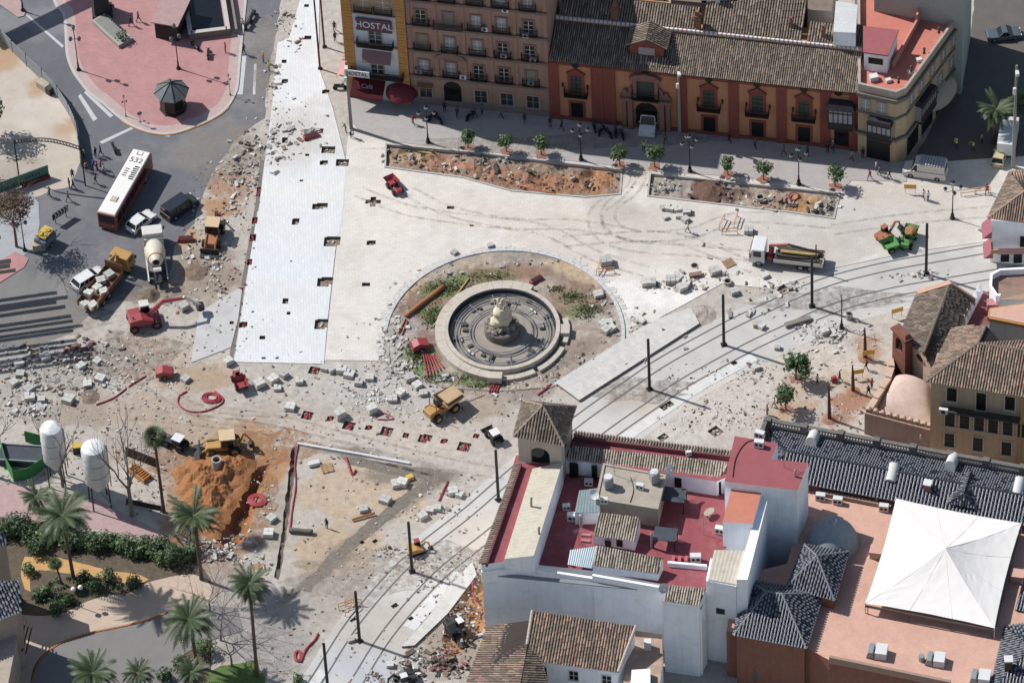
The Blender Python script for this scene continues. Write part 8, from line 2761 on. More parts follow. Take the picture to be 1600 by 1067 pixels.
M_SILO = mat('silo_white', '#eceded', var=.06, rough=.4, streak=.2, dirt='#aaa39a', dirt_amt=.4, dirt_sc=.6)
for k, (px, py, lb) in enumerate(((91, 752, 'white cylindrical silo, the left of two, beside the green fence'), (157, 786, 'white cylindrical silo, the right of two, behind the bare tree'))):
 t = thing('silo', lb, 'silo', P(px, py), .3 * k, 'white silos')
 MB().lathe([(.3, 1.9), (1.25, 3.4), (1.25, 7.6), (1.1, 7.95), (.6, 8.2), (.02, 8.3)], n=24).build('tank', t, M_SILO, smooth=True)
 for z in (4.6, 6.2):
  MB().ring((0, 0), 1.255, 1.28, z, z + .06, 24).build('band', t, mat('zinc', ''))
 for a in range(4):
  c, s = math.cos(a * 1.57 + .78), math.sin(a * 1.57 + .78)
  MB().tube([(1.25 * c, 1.25 * s, 0), (1.15 * c, 1.15 * s, 3.6)], .08, 5).build('leg', t, M_STEEL)
 MB().tube([(1.28, 0, 2), (1.3, 0, 7.8)], .06, 5).tube([(0, 0, 1.9), (.9, -.9, .5)], .12, 6).build('feed_pipe', t, mat('zinc', ''))
 t.scale = (1.1 + .1 * k,) * 2 + (1.18 + .05 * k,)
gf = pxs([(-40, 700), (0, 692), (10, 730), (22, 752), (45, 748), (75, 728), (80, 708), (68, 697), (40, 690)])
t = thing('green_fence', 'bright green mesh fence wrapped around a dark tank on the left edge', 'fence', (gf[3][0], gf[3][1], 0))
M_MESH = mat('green_mesh', '#2f8f4a', var=.12, rough=.7)
for k in range(1, len(gf) - 1):
 a, b = Vector(gf[k]), Vector(gf[k + 1])
 d = b - a
 mb = MB()
 mb.cbox((a.x + b.x) / 2, (a.y + b.y) / 2, 0, d.length, .05, 1.9, 0, math.atan2(d.y, d.x))
 wbuild(mb, 'mesh_panel', t, [M_MESH])
t = thing('water_tank', 'dark open rectangular tank with steel rails inside the green fence', 'tank', P(34, 718), -.12)
MB().box(-2.6, 2.6, -1.2, 1.2, 0, 1.1).build('tank', t, mat('slate_tank', '#4a5058', var=.2))
for y in (-1.25, 1.25):
 MB().box(-2.8, 2.8, y - .08, y + .08, 1.1, 1.3).build('rail', t, mat('zinc', ''))
t = thing('control_box', 'small yellow-topped control box between the two silos', 'box', P(121, 706), .1)
MB().box(-.5, .5, -.4, .4, 0, 1.1).build('casing', t, M_STEEL)
MB().box(-.55, .55, -.45, .45, 1.1, 1.25).build('lid', t, mat('signal_yellow', ''))
t = thing('formwork_rack', 'orange steel rack lying beside the tall bare tree', 'rack', P(218, 742), ang((205, 730), (235, 752)))
for k in range(8):
 MB().box(-1.3 + k * .36, -1.2 + k * .36, -.6, .6, .1, .6).build('bar', t, mat('rack_orange', '#cc8a3c', rough=.5))
MB().box(-1.4, 1.5, -.65, -.55, 0, .7).box(-1.4, 1.5, .55, .65, 0, .7).build('rail', t, mat('rack_orange', ''))
for (px, py, rz, lb) in ((222, 722, -.5, 'long dark brown screen standing behind the orange rack'), (225, 792, -.3, 'low dark screen above the hedge, below the orange rack')):
 t = thing('site_screen', lb, 'screen', P(px, py), rz)
 MB().box(-2.2, 2.2, 0, .08, 0, 1.6 if rz < -.4 else .8).build('panel', t, mat('brown_screen', '#4d3f3c', var=.2))
 MB().box(-2.2, -2.1, -.3, .3, 0, .1).box(2.1, 2.2, -.3, .3, 0, .1).build('foot', t, M_STEEL)
clean_used()
SKIN = mat('skin', '#b98a70', var=.06)
SHOE = mat('shoe', '#2c2624', var=.1)
HAIR = mat('hair_dark', '#2a211d', var=.2)
CL = {k: mat('cloth_' + k, h, var=.1, rough=.9) for k, h in dict(black='#26262a', navy='#2f3a55', white='#d8d6d2', red='#a83a3c', green='#7fb24a', blue='#4f6f9c', grey='#77777a', brown='#7a5a44', denim='#48566e', lime='#c3d648', orange='#d2743c', pink='#c08a90', tan='#b39a7c').items()}
POSES = [figure(*body_skeleton(0, 'down'), 'person', None, SKIN), figure(*body_skeleton(.3, 'down'), 'person', None, SKIN), figure(*body_skeleton(.12, ('fwd', 'out')), 'person', None, SKIN), figure(*body_skeleton(.15, ('fwd', 'fwd'), bend=.7), 'person', None, SKIN)]
BASES = []
for k, o in enumerate(POSES):
 me = o.data
 bent = k == 3
 mi = []
 for f in me.polygons:
  c = f.center
  x, y, z = abs(c.x), c.y, c.z
  if z < .11:
   i = 3
  elif z < .93 and x < .22:
   i = 2
  elif (not bent and z > 1.5) or (bent and y > .38 and z > 1.2 and x < .13):
   i = 0
  elif (k < 2 and x > .2 and z < .93) or (k == 2 and x > .15 and (y > .22 or (x > .5 and z < 1.2))) or (bent and z < 1.0 and y > .3):
   i = 0
  else:
   i = 1
  mi.append(i)
 BASES.append((me, mi))
 bpy.data.objects.remove(o)
HM = MB().lathe([(.088, 0), (.1, .05), (.09, .11), (.05, .15), (.005, .16)], n=10)
n_hair = {}
def person(px, py, label, pose, rz, shirt, legs, cap=None, group='people'):
 me0, mi = BASES[pose]
 me = me0.copy()
 me.materials.clear()
 for q in (SKIN, CL[shirt], CL[legs], SHOE):
  me.materials.append(q)
 me.polygons.foreach_set('material_index', mi)
 o = bpy.data.objects.new('person', me)
 col.objects.link(o)
 o.location = P(px, py)
 o.location.z = .14 if (px < 400 and py < 120) or (py < 285 and px > 560 and px < 1400) else .08 if 380 < px < 1400 and py < 400 else .01
 o.rotation_euler = (0, 0, rz)
 tag(o, label, 'person', group)
 m = CL[cap] if cap else HAIR
 if m.name not in n_hair:
  hb = MB()
  hb.v, hb.f, hb.m = list(HM.v), list(HM.f), list(HM.m)
  n_hair[m.name] = hb.build('helmet' if cap else 'hair', o, m, smooth='all')
  h = n_hair[m.name]
 else:
  h = dup(n_hair[m.name], parent=o)
 h.location = (0, .025, 1.64) if pose < 3 else (0, .48, 1.42)
 if pose == 3:
  h.rotation_euler = (-.7, 0, 0)
 return o
W_ = 'workers in high-visibility vests'
for a in [(1075, 364, 'worker in lime vest walking alone across the cream paving', 1, 1.6, 'lime', 'navy', 'white', W_), (1006, 237, 'worker in green vest standing in the shade before the palace portal', 0, 3, 'lime', 'navy', None, W_), (421, 112, 'worker in lime vest at the edge of the white strip, near one', 2, 1, 'lime', 'grey', None, W_), (412, 98, 'worker in orange vest at the edge of the white strip, far one', 0, 2, 'orange', 'navy', 'lime', W_),
   (1495, 232, 'worker in lime vest bending in the shaded side street, left one', 3, .5, 'lime', 'navy', None, W_), (1520, 236, 'worker in lime vest in the shaded side street, middle one', 2, 2.5, 'lime', 'black', None, W_), (1534, 224, 'worker in green vest in the shaded side street, right one', 0, 4, 'green', 'black', None, W_), (132, 247, 'person in a lime vest at the end of the hoarding fence', 0, 2.2, 'lime', 'navy', None, W_),
   (541, 208, 'worker in lime top crouching at the foot of the concrete pole', 3, 1, 'lime', 'blue', 'white', W_), (548, 215, 'worker in blue bending beside the concrete pole', 3, 4, 'blue', 'navy', None, W_), (511, 825, 'person in navy standing on the pale soil square', 0, 2.5, 'navy', 'navy', None), (1443, 312, 'person in white shirt beside the right street lamp, left of a pair', 1, .8, 'white', 'grey', None), (1450, 314, 'person in pale shirt beside the right street lamp, right of a pair', 0, 3.9, 'white', 'denim', None),
   (205, 42, 'person in black on the red plaza, left of a walking pair', 1, 5.5, 'black', 'black', None), (217, 36, 'person in black with bag on the red plaza, right of a walking pair', 1, 5.2, 'black', 'navy', None), (353, 84, 'person in red jacket near the motorcycles on the red plaza', 0, 1.5, 'red', 'denim', None), (380, 46, 'person in pale shirt at the plaza kerb beside the road', 1, 3, 'white', 'denim', None), (382, 86, 'person in black crossing at the kerb of the red plaza', 1, 4.4, 'black', 'black', None),
   (150, 246, 'person in dark clothes in the shade of the hoarding, left of the scooter', 0, 1, 'black', 'denim', None), (158, 244, 'person in black coat next to the hoarding shade, nearest the scooter', 1, 2, 'black', 'black', None), (135, 268, 'person in tan coat at the crossing, below the lime vest', 0, 4, 'tan', 'black', None), (147, 264, 'person in blue top in the crowd at the crossing', 1, 2.5, 'blue', 'navy', None), (152, 268, 'person in red coat in the crowd at the crossing', 0, 4.5, 'red', 'black', None), (158, 264, 'person in pink top in the crowd at the crossing', 1, 4.1, 'pink', 'denim', None), (163, 272, 'person in white top in the crowd at the crossing', 2, 1.2, 'white', 'denim', None),
   (150, 288, 'person in black with bare legs walking below the crowd, before the bus', 1, 4.6, 'black', 'tan', None), (109, 294, 'person in black on the left of the dark pair at the crossing', 0, 2, 'black', 'black', None), (115, 296, 'person in black and white on the right of the dark pair at the crossing', 1, 2.2, 'black', 'black', None), (114, 280, 'person in black standing behind the dark pair', 0, 3.1, 'black', 'navy', None), (107, 315, 'person in brown jacket walking alone toward the crossing', 1, 5.3, 'brown', 'denim', None), (78, 308, 'person in grey and black beside the green banner', 1, 1.2, 'grey', 'black', None),
   (523, 50, 'person in black walking between the steel poles and the hostel', 1, 3.3, 'black', 'black', None), (524, 66, 'second person in black beside the hostel side awnings', 0, .6, 'black', 'black', None), (646, 196, 'person in red top walking past the iron lamp by the apartment block', 1, 4, 'red', 'denim', None), (743, 186, 'person in dark clothes in the shade before the apartment block, left of a pair', 1, 2, 'navy', 'black', None), (753, 180, 'person in grey top before the apartment block, right of a pair', 0, 4, 'grey', 'black', None), (783, 186, 'person in grey coat alone in shade before the apartment block', 1, 1.6, 'grey', 'black', None), (695, 176, 'person in black at the apartment block door', 0, 3, 'black', 'navy', None), (820, 194, 'person in black near the corner of the orange palace', 1, 3.2, 'black', 'denim', None), (1140, 224, 'person in black against the palace wall under a balcony', 1, 1, 'black', 'black', None), (1225, 244, 'person in red-brown top in the shade near the fourth lamp', 1, 2, 'brown', 'black', None),
   (1293, 240, 'person in black at the palace end, left of a pair', 0, 3.6, 'black', 'black', None), (1301, 237, 'person in pale hat at the palace end, right of a pair', 1, 3.9, 'grey', 'navy', 'white'), (1348, 248, 'person in black in front of the shop opening', 0, 3, 'black', 'black', None), (1331, 252, 'person in green coat near the last orange tree', 1, 4.2, 'green', 'black', None), (1359, 282, 'person in red at the sunlit edge below the yellow building', 1, 2.3, 'red', 'denim', None), (1369, 268, 'person in white top by the yellow building, left of the van', 0, 1.3, 'white', 'grey', None), (1374, 276, 'person in grey walking below the yellow building', 1, 4.4, 'grey', 'denim', None), (1390, 281, 'person in black with white bag left of the parked van', 1, 1.6, 'black', 'denim', None), (1542, 304, 'person in dark red walking by the white house roof', 1, 2.8, 'red', 'black', None),
   (1210, 637, 'person in tan shirt walking left of the orange trees by the balustrade', 1, 1.8, 'tan', 'denim', None), (1199, 648, 'person partly hidden behind the end of the balustrade', 0, 2, 'grey', 'navy', None), (1277, 600, 'person in white beside the tallest orange tree', 0, 4, 'white', 'black', None), (1312, 596, 'person in black pulling a red bag before the chapel', 1, 1.9, 'black', 'black', None), (1354, 578, 'person in black by the yellow panel near the belfry', 1, 1.2, 'black', 'black', None), (1362, 607, 'person in red and black beside the chapel side wall, far one', 0, 4, 'red', 'black', None), (1357, 618, 'person in blue-black beside the chapel side wall, near one', 1, 2.6, 'navy', 'black', None)]:
 person(*a)
for k, (px, py) in enumerate([(860, 200), (878, 205), (1085, 222), (1180, 232), (1262, 246), (715, 184), (905, 222), (1040, 226)]):
 person(px, py, ('person in dark clothes on the shaded pavement, ' + ('left of the second lamp', 'right of the palace corner', 'right of the concrete pole', 'under the third palace balcony', 'under the last palace balcony', 'between the iron lamp and the apartment door', 'behind the second iron lamp', 'beside the white van at the portal')[k]), k % 2, k * 1.3, ('black', 'navy', 'grey', 'brown')[k % 4], ('denim', 'black')[k % 2])
t = thing('trolley_bag', 'red trolley bag pulled by the person before the chapel', 'bag', P(1303, 596), .4)
MB().box(-.35, .35, -.25, .25, .05, .8, 0, .05, .05).build('bag', t, CL['red'], bevel=.04)
MB().tube([(.3, 0, .8), (.6, 0, 1.05)], .025, 4).build('handle', t, M_STEEL)
M_STN = mat('paver_stack', '#c9c7c3', var=.1, objvar=.2, dirt='#a29a92', dirt_amt=.6, dirt_sc=1.5)
M_STN2 = mat('grey_block', '#a6a39f', var=.14, objvar=.12)
M_WOOD = mat('pallet_wood', '#b58f66', var=.2)
def stone_pallet(seed):
 rn = random.Random(seed)
 t = thing('stone_pallet', '', 'stone pallet')
 mb = MB()
 for y in (-.45, 0, .45):
  mb.box(-.55, .55, y - .06, y + .06, 0, .1)
 mb.box(-.58, .58, -.52, .52, .1, .13)
 mb.build('pallet', t, M_WOOD)
 rows = rn.choice((3, 4, 4))
 mb = MB()
 for k in range(rows):
  for i in range(2):
   for j in range(2):
    if k == rows - 1 and rn.random() < .3:
     continue
    d = rn.uniform(-.02, .02)
    mb.box(-.54 + i * .55 + d, -.54 + i * .55 + .52 + d, -.5 + j * .51, -.5 + j * .51 + .48, .132 + k * .19, .132 + k * .19 + .18)
 mb.build('stones', t, M_STN)
 return t
SP = [stone_pallet(k) for k in range(4)]
sp_used = [0] * 4
_rp = random.Random(5)
def pallets(lst, label, group, z=0.0, s=1.0):
 for px, py in lst:
  k = _rp.randrange(4)
  loc = P(px, py, z)
  rz = _rp.uniform(-.5, .9)
  if not sp_used[k]:
   sp_used[k] = 1
   o = SP[k]
   o.location, o.rotation_euler = loc, (0, 0, rz)
   o['label'], o['group'] = label, group
  else:
   o = dup(SP[k], loc, rz, label, group)
  q = s * _rp.uniform(.8, 1.15)
  o.scale = (q, q, q * _rp.uniform(.75, 1.1))
G1 = 'stone pallets on the building site'
pallets([(405, 603), (426, 596), (444, 588), (434, 608)], 'pale stone pallet in the tight cluster by the red dumper below the white strip', G1)
pallets([(468, 598), (454, 638)], 'pale stone pallet standing apart below the bottom edge of the white strip', G1)
pallets([(508, 578), (519, 578), (534, 580), (546, 587)], 'pale stone pallet in the row against the lower edge of the cream paving', G1)
pallets([(578, 592), (561, 600)], 'pale stone pallet between the pallet row and the fountain garden', G1)
pallets([(640, 593), (652, 604), (662, 616)], 'pale stone pallet just left of the yellow dumper', G1)
pallets([(626, 617), (614, 625), (581, 643), (531, 651)], 'pale stone pallet beside the white rubble left of the yellow dumper', G1)
pallets([(620, 758), (629, 757), (602, 783), (568, 797)], 'white stone pallet on the pale soil square', G1)
pallets([(424, 812), (420, 836)], 'white topped pallet beside the soil square trench, left side', G1)
pallets([(152, 566), (157, 594), (137, 602), (126, 575), (71, 560)], 'grey stone pallet in the large heap left of the dirt road', G1, 0, 1.0)
pallets([(65, 626), (47, 624), (45, 610), (32, 586), (30, 570), (22, 600)], 'grey stone pallet piled at the far left above the silos', G1, 0, 1.0)
pallets([(107, 627)], 'reddish stone pallet between the silos and the grey heaps', G1, 0, 1.1)
pallets([(357, 568)], 'dark pallet on the corner of the white strip beside the red dumper', G1)
pallets([(287, 482)], 'single pale pallet beneath the red excavator arm', G1, 0, 1.15)
pallets([(290, 594)], 'white pallet beside the red compressor', G1)
pallets([(947, 412)], 'pale wrapped pallet on the cream paving right of the garden kerb', G1, .06, 1.2)
pallets([(1010, 444), (1018, 444)], 'large white pallet near the stepped edge of the cream paving', G1, .06)
pallets([(1048, 441), (1058, 438), (1072, 446), (1066, 452)], 'pallet in the untidy group at the stepped edge of the cream paving', G1, .06)
pallets([(1117, 426), (1170, 363), (1195, 432), (1147, 458)], 'pallet scattered between the crane truck and the stepped paving edge', G1, .06)
pallets([(1037, 326), (1047, 327), (1059, 329), (1073, 333)], 'pale sack pallet in the row below the second planting bed', G1, .06, .9)
pallets([(1040, 341), (1071, 345), (710, 396), (766, 385)], 'small pallet alone on the cream paving', G1, .06, .7)
pallets([(942, 508), (952, 505), (947, 518), (955, 515)], 'dark grey pallet inside the right side of the fountain garden', G1, .1, .9)
pallets([(935, 462)], 'pallet with black tubes inside the garden kerb', G1, .1)
pallets([(1183, 508), (1190, 512), (1182, 576), (1215, 545), (1296, 512), (1288, 520)], 'flat pale pallet among the stones on the right of the tracks', G1, 0, .8)
pallets([(660, 808), (672, 798), (684, 796), (708, 770), (718, 775)], 'pallet in the diagonal row along the left side of the lower tracks', G1, 0, .9)
pallets([(548, 1000), (610, 1040)], 'pallet beside the lowest tracks', G1, .03, .7)
pallets([(139, 462), (152, 452), (158, 442), (171, 432), (133, 478), (145, 480), (162, 458)], 'white stone block bundle loaded on the orange tipper truck', 'stone bundles on the tipper', 1.13, .95)
for k in range(4):
 if not sp_used[k]:
  for c in list(SP[k].children):
   bpy.data.objects.remove(c)
  bpy.data.objects.remove(SP[k])
for (px, py, L, rz, m, lb) in ((1087, 432, 1.6, .2, '#8f7565', 'brown stone block right of the orange barrier on the cream paving'), (491, 726, 1.4, .3, '#d5d4d2', 'single white kerb stone lying on the soil square'), (1462 - 400, 340, 1, 0, '#c9c5c0', 'pale kerb stone below the second planting bed'), (1247, 505, 3.4, .35, '#8c847a', 'long low platform of slabs beside the right-hand tracks'), (640, 760 - 12, .9, .5, '#d9b13c', 'small yellow plate compactor on the soil square')):
 t = thing('stone_slab' if '#d9b' not in m else 'plate_compactor', lb, 'slab', P(px, py), rz)
 mm = mat('slab_' + m[1:], m, var=.15)
 MB().box(-L / 2, L / 2, -.35, .35, .1, .5, 0, .03, .03).build('slab', t, mm, bevel=.03)
 MB().box(-L / 2 + .1, -L / 2 + .25, -.4, .4, 0, .1).build('bearer', t, M_WOOD)
 MB().box(L / 2 - .25, L / 2 - .1, -.4, .4, 0, .1).build('bearer', t, M_WOOD)
def barrier(px, py, rz, lb, m, n=1, sc=1.0):
 t = thing('barrier', lb, 'barrier', P(px, py), rz, 'site barriers')
 for x in (-.95, .95):
  MB().tube([(x, -.3, 0), (x, 0, .2), (x, 0, 1.05), (x, 0, .2), (x, .3, 0)], .035, 4).build('post', t, m)
 for z in (.45, .95):
  MB().box(-.95, .95, -.03, .03, z, z + .12).build('rail', t, m)
 t.scale = (sc, sc, sc)
 return t
M_OBAR = mat('barrier_orange', '#d9a276', rough=.5)
M_YBAR = mat('barrier_yellow', '#d9b040', rough=.5)
B0 = barrier(936, 423, 1.2, 'pale orange barrier around the pit left of the brown block', M_OBAR)
for (px, py, rz, lb) in ((948, 428, .1, 'pale orange barrier on the near side of the pit by the brown block'), (1128, 352, 1.2, 'orange barrier on the left of the pit above the crane truck'), (1140, 366, 0, 'orange barrier on the near side of the pit above the crane truck'), (1150, 348, 1.3, 'orange barrier on the right of the pit above the crane truck'), (1513, 305, .15, 'orange mesh barrier below the vans, left one'), (1535, 302, .1, 'orange mesh barrier below the vans, right one'), (552, 945, 0, 'orange barrier across the lower tracks, left one'), (548, 955, .9, 'orange barrier across the lower tracks, turned one'), (541, 948, .4, 'orange barrier by the tram pole shadow on the lower tracks')):
 dup(B0, P(px, py), rz, lb)
for (px, py, rz, lb) in ((1402, 496, .35, 'yellow panel by the chapel nave wall'), (1357, 562, .2, 'yellow panel by the rusty post near the belfry'), (1340, 592, .2, 'yellow panel beside the dark wooden post'), (1422, 303, -.1, 'yellow panel on the right paving beside the white-shirted pair')):
 t = thing('yellow_panel', lb, 'sign', P(px, py), rz)
 MB().box(-.75, .75, -.03, .03, .9, 1.6).build('panel', t, M_YBAR)
 for x in (-.6, .6):
  MB().tube([(x, .05, 0), (x, .05, 1.6)], .03, 4).build('post', t, M_STEEL)
M_RPIPE = mat('red_hose', '#a9353f', rough=.5, var=.15)
M_OPIPE = mat('brown_pipe', '#a9683c', rough=.6, var=.15)
def hose(pts, r, m, lb, name='hose', z=.08, px=True):
 p = [P(x, y) for x, y in curve([(a, b) for a, b in pts], 5)]
 o = MB().tube([(q.x, q.y, z + .02 * (k % 3)) for k, q in enumerate(p)], r, 6).build(name, None, m, smooth='all')
 tag(o, lb, 'pipe' if name == 'pipe' else 'hose')
 return o
def loop(cx, cy, rx, ry, n=9, t=1.0, dr=0.0):
 return [(cx + (rx - dr * k) * math.cos(6.283 * t * k / n), cy + (ry - dr * .6 * k) * math.sin(6.283 * t * k / n)) for k in range(n + 1)]
for a in [([(292, 612), (280, 620), (279, 632), (295, 643), (320, 643), (345, 632), (348, 622), (335, 612)], .1, M_RPIPE, 'red hose in a wide open loop on the dirt below the concrete slab'), (loop(330, 622, 16, 9, 22, 2.6, .4), .11, M_RPIPE, 'tangled red conduit heap inside the wide hose loop'),
   ([(228, 588), (205, 602), (178, 622), (150, 633)], .09, M_RPIPE, 'long red hose running from the compressor to the grey heaps'), ([(466, 696), (461, 725), (462, 760), (456, 800), (453, 832)], .09, M_RPIPE, 'red conduit along the left edge of the soil square'),
   (loop(402, 782, 15, 10, 40, 4.6, .22), .13, M_RPIPE, 'tight red conduit coil beside the orange mound'), ([(540, 715), (545, 728), (550, 742), (556, 735)], .14, M_RPIPE, 'short red tube sheaf lying on the soil square'), ([(588, 652), (600, 646), (615, 655), (590, 656)], .07, M_RPIPE, 'small red loop near the conduit pits'),
   ([(700, 752), (686, 783)], .12, M_RPIPE, 'straight red pipe beside the diagonal pallets'), ([(1232, 310), (1236, 303), (1246, 303), (1246, 311), (1238, 314), (1232, 310)], .1, M_RPIPE, 'red conduit ring lying in the second planting bed'), ([(470, 1035), (478, 1015), (492, 1000), (497, 990)], .14, M_RPIPE, 'red conduit curling beside the shaded lowest tracks'), (loop(466, 1025, 7, 9, 20, 2.2, .2), .12, M_RPIPE, 'dark red conduit coil at the bottom beside the palm shadow'),
   ([(741, 905), (738, 925), (745, 940)], .12, M_RPIPE, 'red conduit hanging into the pit beside the white building'), ([(840, 618), (852, 609), (862, 600)], .12, M_RPIPE, 'pair of red pipes pointing at the stone platform')]:
 hose(*a)
for k in range(6):
 hose([(661 + 3.5 * k, 553 + k), (669 + 5 * k, 592 - 3 * k)], .1, M_RPIPE, 'red pipe in the fan-shaped bundle left of the fountain', 'pipe', .2)['group'] = 'red pipe bundle'
for k in range(4):
 hose([(770 + 4 * k, 600), (764 + 4 * k, 614)], .1, M_RPIPE, 'short red pipe in the stack just below the fountain', 'pipe', .15)['group'] = 'short red pipes'
for a in [([(634, 497), (694, 450)], .3, M_OPIPE, 'thick long rust-brown pipe lying in the fountain garden'), ([(622, 523), (634, 500)], .1, M_OPIPE, 'thin brown pipe at the left rim of the garden, left one'), ([(628, 525), (637, 503)], .1, M_OPIPE, 'thin brown pipe at the left rim of the garden, right one'), ([(677, 512), (733, 437)], .1, mat('yellow_pole', '#c8ae6a'), 'long thin yellowish pole lying across the fountain garden'),
   ([(550, 814), (586, 804)], .14, M_OPIPE, 'brown pipe lying on the pale soil square'), ([(452, 831), (489, 834)], .3, mat('dark_pipe', '#6d6763', var=.15), 'thick grey pipe beside the trench of the soil square'), ([(812, 292), (840, 300), (868, 304)], .1, mat('orange_pipe', '#c26a3c'), 'orange pipe along the lower edge of the long planting bed')]:
 hose(a[0], a[1], a[2], a[3], 'pipe', a[1] + (.12 if a[1] < .2 else .05))
for (px, py, r, h, lb) in ((340, 736, .6, .9, 'pale concrete ring standing in the orange mound'), (1188, 312, .55, .5, 'concrete ring in the second planting bed'), (1085, 415, .5, .04, 'dark round manhole on the cream paving'), (1137, 443, .5, .5, 'concrete manhole ring at the edge of the tracks'), (1327, 498, .4, .9, 'grey concrete drum by the chapel lamp')):
 t = thing('concrete_ring', lb, 'pipe ring', P(px, py, .06 if px == 1085 else 0), 0)
 z0 = 1.2 if px == 340 else 0
 MB().ring((0, 0), r * .75, r, z0 - (.8 if z0 else 0), z0 + h, 18).build('ring', t, mat('ring_concrete', '#b0a79c', var=.1))
 MB().ring((0, 0), 0, r * .74, z0, z0 + .02 + h * .4, 18).build('inner', t, M_GLASSD)
for (px, py, rz, lb) in ((511, 732, .3, 'wooden pallet lying flat on the soil square'), (1139, 412, .5, 'wooden pallet lying on the cream paving by the tracks'), (404, 888, .1, 'pale slatted pallet beside the tall palm')):
 t = thing('wooden_pallet', lb, 'pallet', P(px, py, .07), rz)
 for k in range(5):
  MB().box(-.7, .7, -.6 + k * .28, -.44 + k * .28, .1, .14).build('board', t, M_WOOD)
 for x in (-.6, 0, .6):
  MB().box(x - .06, x + .06, -.6, .68, 0, .1).build('bearer', t, M_WOOD)
M_MOUND = mat('mound_soil', '#b0733c', var=.3, sc=1.0, fine=8, bump=.8, dirt='#8a5a34', dirt_amt=.5, dirt_sc=.6)
mp = jag(pxs([(270, 738), (300, 712), (345, 703), (395, 706), (402, 728), (386, 765), (366, 800), (342, 842), (318, 836), (296, 800), (280, 765)]), .5, .3, 9)
bumpy('earth_mound', mp, M_MOUND, 0, .9, .3, 2.8, .75, lift=1.9, kind=None, label='large heap of orange-brown earth below the yellow backhoe loader', cat='heap')
for (px, py, r, h, c, lb) in ((306, 425, 1.5, .9, '#8a7460', 'brown soil heap on the dirt strip near the mixer truck'), (1097, 492, 1.7, .5, '#b8aba0', 'grey gravel heap beside the stepped paving edge'), (140, 620, 1.2, .5, '#8a7866', 'dark sand heap among the grey stone pallets'), (1107, 300, 2.0, .7, '#7a5a4c', 'dark red-brown soil heap in the second planting bed'), (235, 462, 1.2, .8, '#7d6a5a', 'dark soil heap below the mixer chute')):
 c0 = P(px, py)
 poly = [(c0.x + r * (1 + .15 * math.sin(3 * a)) * math.cos(a * .3142), c0.y + r * math.sin(a * .3142)) for a in range(20)]
 bumpy('soil_heap', poly, mat('heap_' + c[1:], c, var=.3, bump=.6), 0.0, .25, .25, r * .8, 1.2, lift=h, edge=.02, kind=None, label=lb, cat='heap')
RB = [mat('rubble_white', '#cdc8c1', var=.18), mat('rubble_grey', '#aaa39b', var=.2), mat('rubble_brown', '#8d7766', var=.25), mat('rubble_dark', '#5f554d', var=.25), mat('rubble_red', '#8f4a48', var=.2)]
def rubble(lb, spots, seed):
 rn = random.Random(seed)
 mb = MB()
 for (px, py, rx, ry, n, s, pal) in spots:
  c = P(px, py)
  for k in range(int(n * (.3 if seed == 8 else .55))):
   x, y = c.x + rn.gauss(0, rx * .5), c.y + rn.gauss(0, ry * .5)
   if any(b[0] < x < b[1] and b[2] < y < b[3] for b in PB):
    continue
   q = s * rn.uniform(.3, 1.2) * (.5 if rn.random() < .6 else 1)
   hp = .25 * math.exp(-((x - c.x) / rx) ** 2 * 3 - ((y - c.y) / ry) ** 2 * 3) * (s > .28)
   o0 = len(mb.v)
   mb.cbox(x, y, hp * rn.random() - .02, q * rn.uniform(.8, 2.4), q, q * rn.uniform(.2, .8), int(rn.choice(pal)), rn.uniform(0, 3.1), (rn.uniform(-.5, .5), rn.uniform(-.5, .5)))
   for i in range(o0, len(mb.v)):
    v = mb.v[i]
    mb.v[i] = tuple(w + rn.uniform(-.22, .22) * q for w in v)
 o = mb.build('rubble', None, RB)
 o['kind'] = 'stuff'
 tag(o, lb, 'rubble')
PB = [bbox(p) for p, d in PITS if (bbox(p)[1] - bbox(p)[0]) < 4]
rubble('broken pale paving and stones along the left edge of the white strip', [(450, 190, 5, 6, 170, .35, '00011'), (435, 240, 4, 4, 120, .35, '0112'), (400, 230, 3, 4, 150, .35, '01123'), (370, 260, 3, 4, 140, .35, '01122'), (385, 290, 2.5, 4, 130, .35, '0012'), (460, 60, 2, 4, 60, .3, '0112'), (445, 30, 1.5, 4, 60, .3, '0112'), (430, 130, 1, 5, 50, .3, '0112'), (365, 330, 2, 3, 60, .3, '0124'), (470, 205, 3, 2, 60, .4, '0114')], 1)
rubble('rubble and offcuts on the dirt around the mixer truck', [(330, 405, 3, 2.5, 130, .35, '0001'), (345, 440, 3, 3, 80, .3, '0124'), (300, 380, 2, 3, 60, .25, '0123'), (365, 480, 2, 4, 60, .25, '0123'), (280, 480, 4, 3, 70, .25, '0123'), (210, 540, 6, 3, 110, .25, '0123')], 2)
rubble('large grey rubble field at the far left between road and silos', [(100, 555, 7, 2.5, 330, .33, '01123'), (120, 545, 2.5, 1.5, 90, .4, '4423'), (40, 590, 5, 4, 300, .35, '00112'), (150, 590, 4, 3, 180, .33, '00112'), (48, 640, 3, 1.6, 160, .4, '0001'), (185, 600, 2, 1.2, 90, .3, '0000'), (90, 610, 5, 3, 120, .35, '0112'), (20, 640, 3, 2, 60, .4, '0112'), (140, 570, 8, 2, 120, .3, '0112')], 3)
rubble('white stone chippings left of the yellow dumper', [(570, 622, 3, 1.6, 260, .28, '0000'), (600, 620, 3, 1.2, 180, .25, '0000'), (630, 570, 2.5, 2.2, 170, .35, '0011'), (620, 590, 2, 2, 90, .3, '0001'), (540, 600, 6, 2, 60, .22, '0011'), (700, 592, 3, .8, 120, .35, '0001'), (425, 605, 5, 2, 60, .25, '0112')], 4)
